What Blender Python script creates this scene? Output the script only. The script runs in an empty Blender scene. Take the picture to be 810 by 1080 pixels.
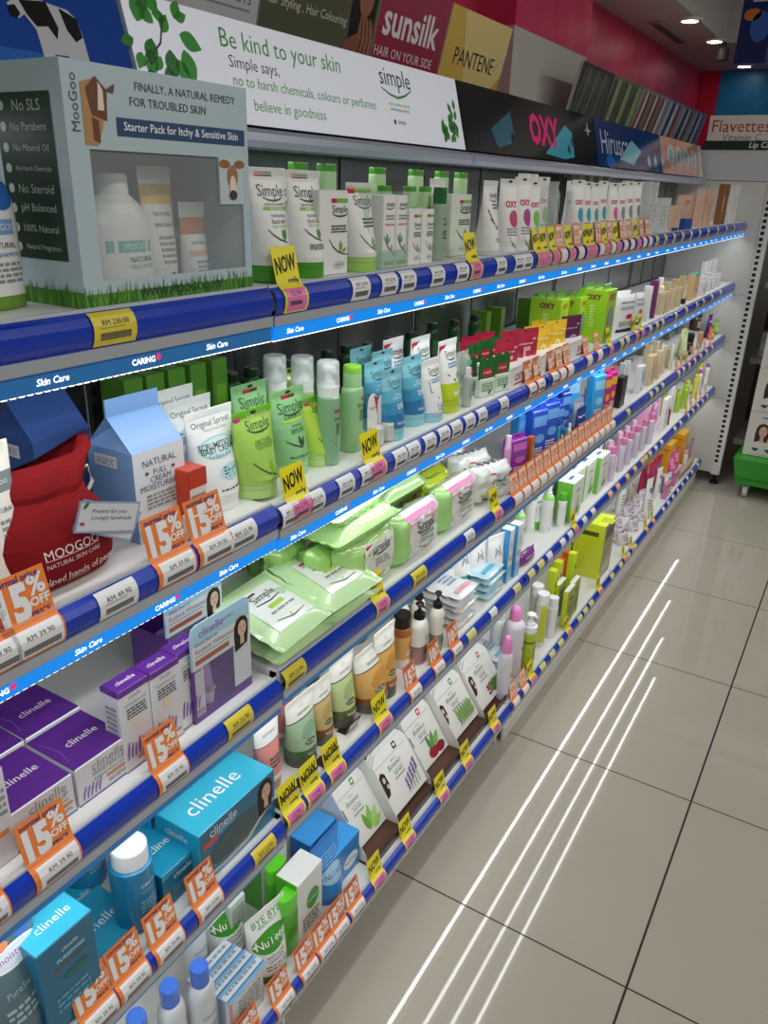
import bpy, bmesh, math, random
from mathutils import Vector, Matrix
random.seed(7)
PI = math.pi
SC = bpy.context.scene
COL = SC.collection
# ------------------------------------------------------------------ camera (solved from the photograph's vanishing points)
F, YAW, PITCH, ROLL, CH = 829.4, 0.5365, 0.3946, 0.0317, 1.4333
CO = Vector((0, 0, CH))
_f = Vector((-math.sin(YAW)*math.cos(PITCH), math.cos(YAW)*math.cos(PITCH), -math.sin(PITCH)))
_r = Vector((math.cos(YAW), math.sin(YAW), 0)); _u = _r.cross(_f)
RT = math.cos(ROLL)*_r + math.sin(ROLL)*_u
UP = -math.sin(ROLL)*_r + math.cos(ROLL)*_u
def proj(p):
    d = Vector(p) - CO; z = d.dot(_f)
    return 405 + F*d.dot(RT)/z, 540 - F*d.dot(UP)/z
def at(px, py, x=None, y=None, z=None):          # sight line through a photo pixel met with a plane of the shop
    d = _f*F + RT*(px-405) - UP*(py-540)
    i, v = [(i, v) for i, v in enumerate((x, y, z)) if v is not None][0]
    return CO + d*((v-CO[i])/d[i])
def bis(fn, a, b, t):
    for _ in range(50):
        m = (a+b)/2
        if fn(m) < t: a = m
        else: b = m
    return (a+b)/2
def y_at(px, x, z): return bis(lambda y: proj((x, y, z))[0], 0.12, 8, px)
def z_at(py, x, y): return bis(lambda z: -proj((x, y, z))[1], -0.2, 3, -py)
cam = bpy.data.cameras.new('camera'); cob = bpy.data.objects.new('camera', cam); COL.objects.link(cob)
cam.sensor_fit = 'VERTICAL'; cam.sensor_height = 36; cam.lens = F/1080*36; cam.clip_start = 0.02
cob.matrix_world = Matrix(((RT.x, UP.x, -_f.x, 0), (RT.y, UP.y, -_f.y, 0), (RT.z, UP.z, -_f.z, CH), (0, 0, 0, 1)))
SC.camera = cob
# ------------------------------------------------------------------ materials
def lin(c):
    if isinstance(c, str):
        c = c.lstrip('#'); c = [int(c[i:i+2], 16)/255 for i in (0, 2, 4)]
    return [(v/12.92 if v <= .04045 else ((v+.055)/1.055)**2.4) for v in c] + [1]
_M = {}
def M(c, rough=.45, metal=0, trans=0, coat=0, emit=0, alpha=1, bump=0, bscale=60, spec=.5, sss=0):
    key = (c, rough, metal, trans, coat, emit, alpha, bump, bscale, spec)
    if key in _M: return _M[key]
    m = bpy.data.materials.new('paint_%s' % c.lstrip('#')); m.use_nodes = True
    nt = m.node_tree; b = nt.nodes['Principled BSDF']
    b.inputs['Base Color'].default_value = lin(c); b.inputs['Roughness'].default_value = rough
    b.inputs['Metallic'].default_value = metal; b.inputs['Transmission Weight'].default_value = trans
    b.inputs['Coat Weight'].default_value = coat; b.inputs['Alpha'].default_value = alpha
    b.inputs['Specular IOR Level'].default_value = spec
    if coat: b.inputs['Coat Roughness'].default_value = .08
    if trans: b.inputs['IOR'].default_value = 1.3
    if emit:
        b.inputs['Emission Color'].default_value = lin(c); b.inputs['Emission Strength'].default_value = emit
    if bump:
        n = nt.nodes.new('ShaderNodeTexNoise'); n.inputs['Scale'].default_value = bscale; n.inputs['Detail'].default_value = 3
        t = nt.nodes.new('ShaderNodeTexCoord'); nt.links.new(t.outputs['Object'], n.inputs['Vector'])
        bp = nt.nodes.new('ShaderNodeBump'); bp.inputs['Strength'].default_value = bump; bp.inputs['Distance'].default_value = .004
        nt.links.new(n.outputs['Fac'], bp.inputs['Height']); nt.links.new(bp.outputs['Normal'], b.inputs['Normal'])
    _M[key] = m
    return m
def clear(c='#eef4f2', alpha=.16, rough=.08):       # thin clear plastic sheet
    key = ('clear', c, alpha, rough)
    if key in _M: return _M[key]
    m = bpy.data.materials.new('clear_plastic'); m.use_nodes = True; nt = m.node_tree; nt.nodes.clear()
    o = nt.nodes.new('ShaderNodeOutputMaterial'); mx = nt.nodes.new('ShaderNodeMixShader'); t = nt.nodes.new('ShaderNodeBsdfTransparent')
    p = nt.nodes.new('ShaderNodeBsdfPrincipled'); p.inputs['Base Color'].default_value = lin(c); p.inputs['Roughness'].default_value = rough
    mx.inputs[0].default_value = alpha
    nt.links.new(t.outputs[0], mx.inputs[1]); nt.links.new(p.outputs[0], mx.inputs[2]); nt.links.new(mx.outputs[0], o.inputs[0])
    _M[key] = m
    return m
# ------------------------------------------------------------------ lettering (flat outlines, cached)
_T = {}
def text2d(s, bold=0.0, shear=0.0):
    k = (s, bold, shear)
    if k in _T: return _T[k]
    c = bpy.data.curves.new('txt', 'FONT'); c.body = s; c.size = 1; c.resolution_u = 2; c.offset = bold; c.shear = shear
    c.align_x = 'CENTER'
    o = bpy.data.objects.new('txt', c); me = o.to_mesh()
    vs = [(v.co.x, v.co.y) for v in me.vertices]; fs = [tuple(p.vertices) for p in me.polygons]
    o.to_mesh_clear(); bpy.data.objects.remove(o); bpy.data.curves.remove(c)
    if vs:
        x0 = min(v[0] for v in vs); x1 = max(v[0] for v in vs); y0 = min(v[1] for v in vs); y1 = max(v[1] for v in vs)
        vs = [((v[0]-(x0+x1)/2)/(x1-x0), (v[1]-(y0+y1)/2)/(x1-x0)) for v in vs]   # unit width, centred
    _T[k] = (vs, fs)
    return _T[k]
# ------------------------------------------------------------------ mesh builder
class MB:
    def __init__(s): s.v = []; s.f = []; s.mi = []; s.sm = []; s.mats = []
    def m(s, mat):
        if mat not in s.mats: s.mats.append(mat)
        return s.mats.index(mat)
    def add(s, vs, fs, mat, smooth=False):
        o = len(s.v); i = s.m(mat)
        s.v += [tuple(v) for v in vs]
        for f in fs: s.f.append(tuple(o+k for k in f)); s.mi.append(i); s.sm.append(smooth)
        return o
    def box(s, x0, x1, y0, y1, z0, z1, mat, b=0.0, mats=None):
        # mats: dict face letter -> material  (F front -y, K back, L left -x, R right, T top, B bottom)
        c = lambda x, y, z: (x, y, z)
        b = min(b, (x1-x0)*.3, (y1-y0)*.3, (z1-z0)*.3)
        faces = {}
        if b <= 0:
            vs = [c(x, y, z) for x in (x0, x1) for y in (y0, y1) for z in (z0, z1)]
            fc = {'L': (0, 1, 3, 2), 'R': (4, 6, 7, 5), 'F': (0, 4, 5, 1), 'K': (2, 3, 7, 6), 'B': (0, 2, 6, 4), 'T': (1, 5, 7, 3)}
            for k, f in fc.items(): s.add([vs[i] for i in f], [(0, 1, 2, 3)], (mats or {}).get(k, mat))
            return
        bm = bmesh.new(); bmesh.ops.create_cube(bm, size=1)
        for v in bm.verts: v.co = Vector(((x0+x1)/2+v.co.x*(x1-x0), (y0+y1)/2+v.co.y*(y1-y0), (z0+z1)/2+v.co.z*(z1-z0)))
        bmesh.ops.bevel(bm, geom=bm.edges[:], offset=b, segments=1, affect='EDGES', profile=.5)
        bm.normal_update(); bm.verts.index_update()
        for f in bm.faces:
            n = f.normal; mt = mat
            if mats:
                ax = max((abs(n.x), 'LR'[n.x > 0]), (abs(n.y), 'FK'[n.y > 0]), (abs(n.z), 'BT'[n.z > 0]))
                mt = mats.get(ax[1], mat)
            s.add([v.co for v in f.verts], [tuple(range(len(f.verts)))], mt)
        bm.free()
    def loft(s, secs, mats, closed=True, cap0=True, cap1=True, smooth=True):
        # secs: list of equal-length point rings; mats: one material or one per gap
        n = len(secs[0])
        for i in range(len(secs)-1):
            mt = mats[i] if isinstance(mats, list) else mats
            vs = list(secs[i]) + list(secs[i+1]); fs = []
            for k in range(n if closed else n-1):
                k2 = (k+1) % n; fs.append((k, k2, n+k2, n+k))
            s.add(vs, fs, mt, smooth)
        m0 = mats[0] if isinstance(mats, list) else mats; m1 = mats[-1] if isinstance(mats, list) else mats
        if cap0: s.add(secs[0], [tuple(reversed(range(n)))], m0)
        if cap1: s.add(secs[-1], [tuple(range(n))], m1)
    def lathe(s, prof, mat, seg=20, sx=1, sy=1, cx=0, cy=0):
        # prof [(r,z)], upward; mat single or list per gap
        secs = [[(cx+sx*r*math.cos(2*PI*k/seg), cy+sy*r*math.sin(2*PI*k/seg), z) for k in range(seg)] for r, z in prof]
        s.loft(secs, mat)
    def wire(s, pts, r, mat, seg=6):
        pts = [Vector(p) for p in pts]; secs = []
        for i, p in enumerate(pts):
            t = (pts[min(i+1, len(pts)-1)]-pts[max(i-1, 0)]).normalized()
            a = t.cross(Vector((0, 0, 1)))
            if a.length < .05: a = t.cross(Vector((1, 0, 0)))
            a.normalize(); b = t.cross(a)
            secs.append([p + r*(math.cos(2*PI*k/seg)*a - math.sin(2*PI*k/seg)*b) for k in range(seg)])
        s.loft(secs, mat)
    def text(s, st, u, v, w, mat, place, bold=0., shear=0., hmax=None):
        vs, fs = text2d(st, bold, shear)
        if not vs: return
        if hmax:
            h = max(y for _, y in vs)-min(y for _, y in vs); w = min(w, hmax/h)
        s.add([place(u+x*w, v+y*w) for x, y in vs], fs, mat)
    def poly(s, pts, mat, place): s.add([place(*p) for p in pts], [tuple(range(len(pts)))], mat)
    def rect(s, u0, v0, u1, v1, mat, place, n=1):
        vs = []; fs = []
        for i in range(n+1):
            u = u0+(u1-u0)*i/n; vs += [place(u, v0), place(u, v1)]
        for i in range(n): fs.append((2*i, 2*i+2, 2*i+3, 2*i+1))
        s.add(vs, fs, mat)
    def ell(s, cu, cv, ru, rv, mat, place, n=20):
        vs = [place(cu, cv)]; fs = []; R = (.35, .7, 1) if max(ru, rv) > .006 else (1,)
        for q in R: vs += [place(cu+q*ru*math.cos(2*PI*k/n), cv+q*rv*math.sin(2*PI*k/n)) for k in range(n)]
        for k in range(n):
            fs.append((0, 1+k, 1+(k+1) % n))
            for q in range(len(R)-1): a = 1+q*n; fs.append((a+k, a+n+k, a+n+(k+1) % n, a+(k+1) % n))
        s.add(vs, fs, mat)
    def stroke(s, pts, w, mat, place):       # tapered stroke through 2-D points
        vs = []; n = len(pts)
        for i, (a, b) in enumerate(pts):
            p, q = pts[max(i-1, 0)], pts[min(i+1, n-1)]
            dx, dy = q[0]-p[0], q[1]-p[1]; L = math.hypot(dx, dy) or 1
            t = w*(.25+.75*math.sin(PI*(i+.5)/n))/2
            vs += [place(a-dy/L*t, b+dx/L*t), place(a+dy/L*t, b-dx/L*t)]
        s.add(vs, [(2*i+1, 2*i+3, 2*i+2, 2*i) for i in range(n-1)], mat)
    def build(s, name, parent=None):
        me = bpy.data.meshes.new(name); me.from_pydata(s.v, [], s.f)
        for m in s.mats: me.materials.append(m)
        me.polygons.foreach_set('material_index', s.mi); me.polygons.foreach_set('use_smooth', s.sm)
        me.update()
        o = bpy.data.objects.new(name, me); COL.objects.link(o)
        if parent is not None: o.parent = parent
        return o
def plane(o, u, v):                           # place() onto a flat face: origin, unit axes
    o, u, v = Vector(o), Vector(u), Vector(v)
    return lambda a, b: o + u*a + v*b
# ------------------------------------------------------------------ things
THINGS = []
def tag(o, label, cat, group=None, row=None):
    o['label'] = label; o['category'] = cat
    if group: o['group'] = group
    THINGS.append((o, row)); return o
def thing(name, label, cat, loc=(0, 0, 0), rz=0, group=None, row=None):
    o = bpy.data.objects.new(name, None); COL.objects.link(o); o.empty_display_size = .02
    o.location = loc; o.rotation_euler = (0, 0, rz)
    return tag(o, label, cat, group, row)
def dup(root, loc=None, rz=None, label=None, group=None, row=None):
    r = root.copy(); COL.objects.link(r)
    if loc is not None: r.location = loc
    if rz is not None: r.rotation_euler = (0, 0, rz)
    for ch in root.children:
        c = ch.copy(); COL.objects.link(c); c.parent = r
        for g in ch.children:
            d = g.copy(); COL.objects.link(d); d.parent = c
    if label: r['label'] = label
    if group: r['group'] = group
    THINGS.append((r, row)); return r
def struct(mb, name):
    o = mb.build(name); o['kind'] = 'structure'; return o
# ------------------------------------------------------------------ shop dimensions
XF = -0.597                                   # front of the shelf rails
XB = -0.955                                   # back panel
SZ = {1: 1.318, 2: 1.040, 3: .786, 4: .523, 5: .130}
SB = {1: .001, 2: .005, 3: -.009, 4: -.008, 5: 0}      # the nearest bay's shelves hang a touch off the others
def sz(s, y): return SZ[s]+(SB[s] if y < .74 else 0)
YE = 4.31                                     # far end of the run
BAYS = [(-.24, .74), (.74, 1.72), (1.72, 2.70), (2.70, 3.68), (3.68, YE)]
WX, WY, CZ = -1.25, 5.83, 2.147                # left wall, back wall, ceiling
WHITE = M('#e9e9e6', .35); BLUE = M('#0a37b4', .22, coat=.15); DBLUE = M('#0b2a80', .3)
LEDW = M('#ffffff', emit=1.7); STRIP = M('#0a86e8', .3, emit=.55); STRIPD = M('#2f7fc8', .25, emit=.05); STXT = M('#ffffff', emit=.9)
BLACK = M('#101012', .5); DARK = M('#26282a', .6); GREY = M('#8c8f90', .5)
# ------------------------------------------------------------------ floor, walls, ceiling
def floor_mat():
    m = bpy.data.materials.new('polished_tiles'); m.use_nodes = True; nt = m.node_tree; N = nt.nodes; L = nt.links
    b = N['Principled BSDF']; g = N.new('ShaderNodeNewGeometry'); sp = N.new('ShaderNodeSeparateXYZ'); L.new(g.outputs['Position'], sp.inputs[0])
    def mth(op, a, v):
        n = N.new('ShaderNodeMath'); n.operation = op; L.new(a, n.inputs[0])
        if v is not None: n.inputs[1].default_value = v
        return n.outputs[0]
    def line(sock, off, w):
        a = mth('ADD', sock, -off+.3+60); a = mth('MODULO', a, .6); a = mth('ADD', a, -.3); a = mth('ABSOLUTE', a, None)
        return mth('LESS_THAN', a, w)
    lx = line(sp.outputs['X'], -.1134, .0024); ly = line(sp.outputs['Y'], 2.9734, .0018)
    mx = N.new('ShaderNodeMath'); mx.operation = 'MAXIMUM'; L.new(lx, mx.inputs[0]); L.new(ly, mx.inputs[1])
    no = N.new('ShaderNodeTexNoise'); no.inputs['Scale'].default_value = 3; no.inputs['Detail'].default_value = 4; L.new(g.outputs['Position'], no.inputs['Vector'])
    cr = N.new('ShaderNodeValToRGB'); cr.color_ramp.elements[0].color = lin('#aea699'); cr.color_ramp.elements[1].color = lin('#bab2a5')
    L.new(no.outputs['Fac'], cr.inputs[0])
    mc = N.new('ShaderNodeMix'); mc.data_type = 'RGBA'; L.new(mx.outputs[0], mc.inputs['Factor']); L.new(cr.outputs[0], mc.inputs['A']); mc.inputs['B'].default_value = lin('#1a1815')
    L.new(mc.outputs['Result'], b.inputs['Base Color'])
    ro = mth('MULTIPLY_ADD', mx.outputs[0], .5); ro.node.inputs[2].default_value = .028; L.new(ro, b.inputs['Roughness'])
    b.inputs['IOR'].default_value = 1.5
    return m
fm = floor_mat()
mb = MB(); mb.box(-2.2, 4, -1.5, 7.2, -.05, 0, fm); struct(mb, 'floor')
def wall_mat(name, a, c2, sc):
    m = bpy.data.materials.new(name); m.use_nodes = True; nt = m.node_tree; b = nt.nodes['Principled BSDF']
    n = nt.nodes.new('ShaderNodeTexNoise'); n.inputs['Scale'].default_value = sc; n.inputs['Detail'].default_value = 2; n.inputs['Distortion'].default_value = 1.5
    t = nt.nodes.new('ShaderNodeTexCoord'); nt.links.new(t.outputs['Object'], n.inputs['Vector'])
    cr = nt.nodes.new('ShaderNodeValToRGB'); cr.color_ramp.elements[0].position = .35; cr.color_ramp.elements[1].position = .7
    cr.color_ramp.elements[0].color = lin(a); cr.color_ramp.elements[1].color = lin(c2)
    nt.links.new(n.outputs['Fac'], cr.inputs[0]); nt.links.new(cr.outputs[0], b.inputs['Base Color']); b.inputs['Roughness'].default_value = .35
    return m
pink = wall_mat('pink_wall', '#d52f5e', '#dd4772', 4); bluew = wall_mat('blue_wall', '#1583c4', '#2f9ad6', 3)
mb = MB(); mb.box(WX-.1, WX, -1.5, WY+.1, 0, 1.62, M('#a9a7a4', .6)); mb.box(WX-.1, WX, -1.5, WY+.1, 1.62, CZ+.4, pink); struct(mb, 'wall_left')
mb = MB(); mb.box(WX-.1, 4, WY, WY+.1, 0, 1.6, M('#b9b8b4', .6)); BX = at(757, 100, y=WY).x
mb.box(WX-.1, BX, WY, WY+.1, 1.6, CZ+.4, M('#d52350', .35))
mb.box(BX, 4, WY, WY+.1, 1.6, CZ+.4, bluew); struct(mb, 'wall_back')
# ceiling: a white soffit along the wall, then a step up to the main ceiling
SX = at(775, 55, z=CZ).x
CEIL = M('#c9c6c2', .7)
mb = MB(); mb.box(WX-.1, SX, -1.5, WY+.1, CZ, CZ+.4, CEIL)
mb.box(SX, 4, -1.5, WY+.1, CZ+.32, CZ+.4, M('#8f8d86', .8)); mb.box(SX-.001, 4, WY-1.0, WY+.1, CZ+.0, CZ+.32, CEIL); struct(mb, 'ceiling')
# square column of the wall, white below the pink band
p0 = at(540, 95, x=-1.12); p1 = at(613, 110, x=-1.12)
mb = MB(); mb.box(WX-.01, -1.12, p0.y-.02, p1.y, 0, CZ, M('#c7c5c0', .5)); mb.box(WX, -1.118, p0.y-.022, p1.y+.001, at(578, 42, x=-1.12).z, CZ+.001, pink); struct(mb, 'pillar')
# ------------------------------------------------------------------ shelving run
def rail_prof(zt):                              # (x, z) down the bulging price rail
    return [(XF-.013, zt), (XF-.0045, zt-.005), (XF-.0005, zt-.012), (XF, zt-.018), (XF-.001, zt-.025), (XF-.005, zt-.033)]
def tag_pt(s, y, t):                            # point on a rail tag: t metres from the rail's bottom edge upward
    pr = rail_prof(sz(s, y))[::-1]; acc = 0
    for (xa, za), (xb, zb) in zip(pr, pr[1:]):
        L = math.hypot(xb-xa, zb-za)
        if t <= acc+L:
            k = (t-acc)/L; return Vector((xa+(xb-xa)*k+.0014, y, za+(zb-za)*k+.0006))
        acc += L
    e = t-acc
    return Vector((pr[-1][0]+.0016-e*.22, y, pr[-1][1]+.0006+e*.97))
METAL = M('#b9bcbf', .35, metal=.6)
names = {0: 'nearest white shelving bay at the left with purple and teal cartons', 1: 'second white shelving bay holding green wipes and foil mask pouches',
         2: 'third white shelving bay with lime boxes on its bottom shelf', 3: 'fourth white shelving bay with pink bottles on its lower shelves',
         4: 'last white shelving bay beside the slotted end panel'}
backm = M('#7c8183', .22, metal=.75)
for bi, (y0, y1) in enumerate(BAYS):
    root = thing('shelving_bay', names[bi], 'shelving', (XB, (y0+y1)/2, 0), 0, 'shelving bays of the left run')
    off = root.location
    def bld(mb, name, par=None):
        o = mb.build(name, par or root)
        if par is None: o.matrix_parent_inverse = Matrix.Translation(-off)
        return o
    g = .002
    mb = MB(); mb.box(XB-.02, XB, y0+g, y1-g, .02, 1.66, WHITE, mats={'R': backm})
    for k in range(1, 3): mb.box(XB-.001, XB+.0015, y0+(y1-y0)*k/3-.002, y0+(y1-y0)*k/3+.002, .13, 1.5, DARK)
    bld(mb, 'back_panel')
    mb = MB(); mb.box(-1.075, XB-.003, y0+g, y1-g, 1.575, 1.599, M('#b5b6b4', .4), .002); bld(mb, 'top_ledge')
    mb = MB(); mb.box(XB+.0016, XB+.006, y0+g, y0+.02, .0, 1.47, backm, .001)
    for k in range(46): mb.box(XB+.0058, XB+.0064, y0+.008, y0+.013, .18+k*.028, .195+k*.028, BLACK)
    bld(mb, 'upright')
    for s in SZ:
        zt = sz(s, y0+.01)
        mb = MB()
        mb.box(XB+.0075, XF-.012, y0+g, y1-g, zt-.03, zt, WHITE, .003)
        mb.box(XF-.03, XF-.0135, y0+g, y1-g, zt-.043, zt-.0015, WHITE, .002)
        if s == 5: mb.box(XF-.035, XF-.018, y0+g, y1-g, .048, zt-.03, M('#d6d7d5', .35), .003)
        if s < 5:
            mb.box(XB+.002, XF-.03, y0+.004, y0+.009, zt-.046, zt-.03, WHITE)   # bracket
        sh = bld(mb, 'shelf')
        mb = MB()
        pr = rail_prof(zt)
        secs = [[(x, y0+g+.001, z), (x, y1-g-.001, z)] for x, z in pr]
        mb.loft(secs, BLUE, closed=False, cap0=False, cap1=False)
        back = [[(XF-.0135, y0+g+.001, zt-.0005), (XF-.0135, y1-g-.001, zt-.0005)], [(XF-.0135, y0+g+.001, zt-.033), (XF-.0135, y1-g-.001, zt-.033)]]
        mb.loft(back[::-1], BLUE, closed=False, cap0=False, cap1=False)
        # pale clip edges above and below the blue insert
        mb.box(XF-.0145, XF-.0105, y0+g, y1-g, zt-.001, zt+.0022, M('#c4ccd6', .25))
        mb.box(XF-.012, XF-.0025, y0+g, y1-g, zt-.0445, zt-.033, M('#b4bac2', .25, metal=.2))
        bld(mb, 'price_rail', sh)
        if s == 5:
            continue
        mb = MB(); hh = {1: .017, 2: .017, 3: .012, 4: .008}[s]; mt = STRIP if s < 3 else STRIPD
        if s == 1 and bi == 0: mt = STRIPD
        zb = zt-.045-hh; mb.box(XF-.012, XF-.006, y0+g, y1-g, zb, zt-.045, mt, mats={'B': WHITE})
        if s < 3:
            k = 0; y = y0+.045
            while y < y1-.03:
                pl = plane((XF-.0056, y, (zb+zt-.045)/2), (0, 1, 0), (0, 0, 1))
                if k % 2 == 0: mb.text('Skin Care', 0, 0, .034, STXT, pl, bold=.02, shear=.2)
                else:
                    mb.text('CARING', 0, 0, .03, STXT, pl, bold=.03); mb.ell(.0195, 0.0012, .0032, .0036, M('#e0357a', emit=.5), pl)
                y += .105; k += 1
        ls = bld(mb, 'light_strip', sh)
        mb = MB(); n = int((y1-y0)/.0085)
        for k in range(n):
            y = y0+.004+k*.0085
            mb.box(XF-.0105, XF-.0072, y, y+.0052, zb-.0014, zb+.0001, LEDW)
        bld(mb, 'led_row', sh)
    if bi >= 2:
        mb = MB(); mb.box(XF-.026, XF-.016, y0+g, y1-g, 0.001, .05, M('#d9dad7', .35), .002)
    else:
        mb = MB(); mb.box(-.80, -.79, y0+g, y1-g, 0.001, .1, DARK)
        for yy in (y0+.01, y1-.02): mb.box(-.79, XF-.03, yy, yy+.006, .001, .1, WHITE)
    bld(mb, 'kick_plate')
# ------------------------------------------------------------------ drawn motifs (flat print)
def leaf(mb, u, v, L, ang, mat, place, w=.42):
    c, s = math.cos(ang), math.sin(ang); P = []
    n = 9
    for sg in (1, -1):
        for i in range(n):
            t = i/(n-1) if sg > 0 else 1-i/(n-1)
            x = L*t; y = sg*L*w*.5*math.sin(PI*t**.85)
            if (sg < 0 and i in (0, n-1)): continue
            P.append((u+c*x-s*y, v+s*x+c*y))
    mb.poly(P, mat, place)
HAIR = M('#1c1412', .5); SKIN = M('#d9b49c', .5); LIP = M('#b0535a', .5); EYE = M('#2a1c18', .5)
def woman(mb, u, v, s, place, e=.0003, hair=HAIR, skin=SKIN, shoulders=None):      # head-and-hair print, s = head height
    def pl(k): return lambda a, b: place(a, b, k*e) if place.__code__.co_argcount > 2 else place(a, b)
    H = [(-.52, -1.25), (-.55, -.3), (-.5, .25), (-.34, .55), (0, .68), (.34, .55), (.5, .25), (.52, -.3), (.42, -1.05), (.2, -1.2), (.16, -.35), (-.2, -.35), (-.16, -1.2)]
    mb.poly([(u+x*s, v+y*s) for x, y in [(-.5, -1.2), (-.55, -.3), (-.5, .25), (-.34, .55), (0, .68), (.34, .55), (.5, .25), (.5, -.3), (.4, -1.0)]], hair, pl(0))
    if shoulders: mb.poly([(u+x*s, v+y*s) for x, y in [(-.75, -1.4), (-.6, -1.0), (-.2, -.8), (.2, -.8), (.6, -1.0), (.75, -1.4)]], shoulders, pl(1))
    mb.poly([(u+x*s, v+y*s) for x, y in [(-.14, -.9), (-.12, -.4), (.14, -.4), (.16, -.9)]], skin, pl(2))
    mb.ell(u+.02*s, v, .31*s, .44*s, skin, pl(3))
    for k in (-.12, .15):
        mb.ell(u+k*s, v+.03*s, .055*s, .022*s, EYE, pl(4), 8); mb.rect(u+(k-.08)*s, v+.1*s, u+(k+.08)*s, v+.125*s, hair, pl(4))
    mb.ell(u+.02*s, v-.22*s, .09*s, .03*s, LIP, pl(4), 10); mb.stroke([(u+.02*s, v+.03*s), (u+.05*s, v-.1*s), (u+.0*s, v-.11*s)], .02*s, LIP, pl(4))
def pl3(o, u, v, n=None):                     # place(a, b, lift) on a flat face
    o, u, v = Vector(o), Vector(u), Vector(v); n = u.cross(v).normalized()
    return lambda a, b, c=0.0: o + u*a + v*b + n*(c+.0002)
# ------------------------------------------------------------------ header signs over the top shelf: glossy slanted panels
HB, HT = Vector((-.835, 0, 1.508)), Vector((-.872, 0, 1.645))
hv = (HT-HB).normalized(); HH = (HT-HB).length; hu = Vector((0, 1, 0))
def header(name, label, y0, y1, face, edge):
    mb = MB()
    A = [(HB.x, HB.z), (HB.x-.002, HB.z+.03), ((HB.x+HT.x)/2+.006, (HB.z+HT.z)/2), (HT.x+.003, HT.z-.02), (HT.x, HT.z)]
    mb.box(-.93, HT.x-.006, y0+.001, y1-.001, HB.z-.003, HT.z-.001, edge)
    mb.add([(HB.x, y0+.001, HB.z), (HB.x, y1-.001, HB.z), (HT.x, y1-.001, HT.z), (HT.x, y0+.001, HT.z)], [(0, 1, 2, 3)], face)
    mb.add([(HB.x, y, z) if i < 1 else (x, y, z) for y in (y0+.001,) for i, (x, z) in enumerate([(HB.x, HB.z), (HT.x, HT.z), (HT.x-.01, HT.z), (HT.x-.01, HB.z)])], [(0, 1, 2, 3)], edge)
    mb.add([(x, y1-.001, z) for x, z in [(HB.x, HB.z), (HT.x, HT.z), (HT.x-.01, HT.z), (HT.x-.01, HB.z)]], [(3, 2, 1, 0)], edge)
    mb.add([(HB.x, y0+.001, HB.z), (HB.x-.05, y0+.001, HB.z), (HB.x-.05, y1-.001, HB.z), (HB.x, y1-.001, HB.z)], [(0, 1, 2, 3)], edge)
    return mb
def fin(mb, name, label, cat='sign', group='header signs above the top shelf'):
    o = mb.build(name); tag(o, label, cat, group); return o
def hpl(y0): return pl3((HB.x, y0, HB.z), hu, hv)
GL = dict(rough=.12, coat=.6)
# cow board
sky = M('#1246a0', **GL); mb = header('x', '', .02, .785, sky, M('#b9c6d8', .3)); P = hpl(.02)
mb.rect(.0, 0, .765, .05, M('#2a66b8', **GL), P); mb.poly([(0, 0), (0, .055), (.25, .062), (.5, .05), (.60, .03), (.66, 0)], M('#5f9a3a', **GL), lambda a, b: P(a, b, .0002))
cw = M('#c9ccd0', **GL); ck = M('#15161a', **GL)
hx = lambda px, py: (lambda p: (p.y-.02, (p.z-HB.z)/hv.z))(at(px, py, x=-.853))
for pts, m, c in [([(11, 2), (13, 16), (22, 19), (28, 15), (33, 22), (39, 32), (43, 60), (45, 82), (54, 82), (55, 58), (70, 60), (74, 84), (92, 84), (91, 62), (88, 37), (84, 20), (75, 10), (58, 4), (50, 0), (30, -2), (20, -3)], cw, .0004),
                  ([(24, -1), (53, 1), (63, 30), (60, 42), (52, 28), (40, 28), (31, 15)], ck, .0006), ([(66, 8), (84, 20), (88, 40), (80, 45), (72, 32)], ck, .0006), ([(11, 5), (19, 4), (24, 14), (20, 19), (13, 16)], ck, .0006)]:
    mb.poly([hx(*p) for p in pts], m, lambda a, b, c=c: P(a, min(b, HH-.001), c))
fin(mb, 'header_sign', 'blue header board with a black and white cow, leftmost above the top shelf')
# pale board with leaves and hand lettering
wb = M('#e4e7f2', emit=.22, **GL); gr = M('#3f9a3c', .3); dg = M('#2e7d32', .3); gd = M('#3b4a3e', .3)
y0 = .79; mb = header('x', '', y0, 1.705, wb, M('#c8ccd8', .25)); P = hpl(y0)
hx = lambda px, py: (lambda p: (p.y-y0, (p.z-HB.z)/hv.z))(at(px, py, x=-.853))
def hp(a, b, c=.0003): return P(a, b, c)
for px, py, L, ang in [(150, 22, .05, 70), (163, 40, .045, 250), (172, 8, .05, 110), (160, 12, .035, 90), (150, 55, .03, 240), (176, 34, .034, 60), (181, 52, .05, -95), (160, 52, .045, 255), (192, 16, .03, 20), (194, 36, .05, -20), (196, 52, .055, -80), (143, 40, .03, 200), (182, 20, .03, 170), (186, 62, .045, -60), (170, 60, .03, 230), (175, 70, .045, -85), (157, 72, .04, -100), (168, 24, .04, 140), (190, 2, .035, 60)]:
    a, b = hx(px, py); leaf(mb, a, min(max(b, .012), HH-.02), L*.8, math.radians(ang), dg if (px % 2) else gr, hp, .62)
mb.stroke([hx(150, 70), hx(172, 45), hx(178, 20), hx(172, 0)], .003, gd, lambda a, b: P(a, b, .0005))
for st, pa, pb, m in [('Be kind to your skin', (237, 38), (364, 74), gr), ('Simple says,', (243, 62), (296, 80), gd), ('no to harsh chemicals, colours or perfumes', (244, 85), (395, 113), gr), ('believe in goodness', (262, 110), (338, 126), gr)]:
    (a, b), (c, d) = hx(*pa), hx(*pb); mb.text(st, (a+c)/2, (b+d)/2, c-a, m, hp, bold=-.004, shear=.12)
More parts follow.
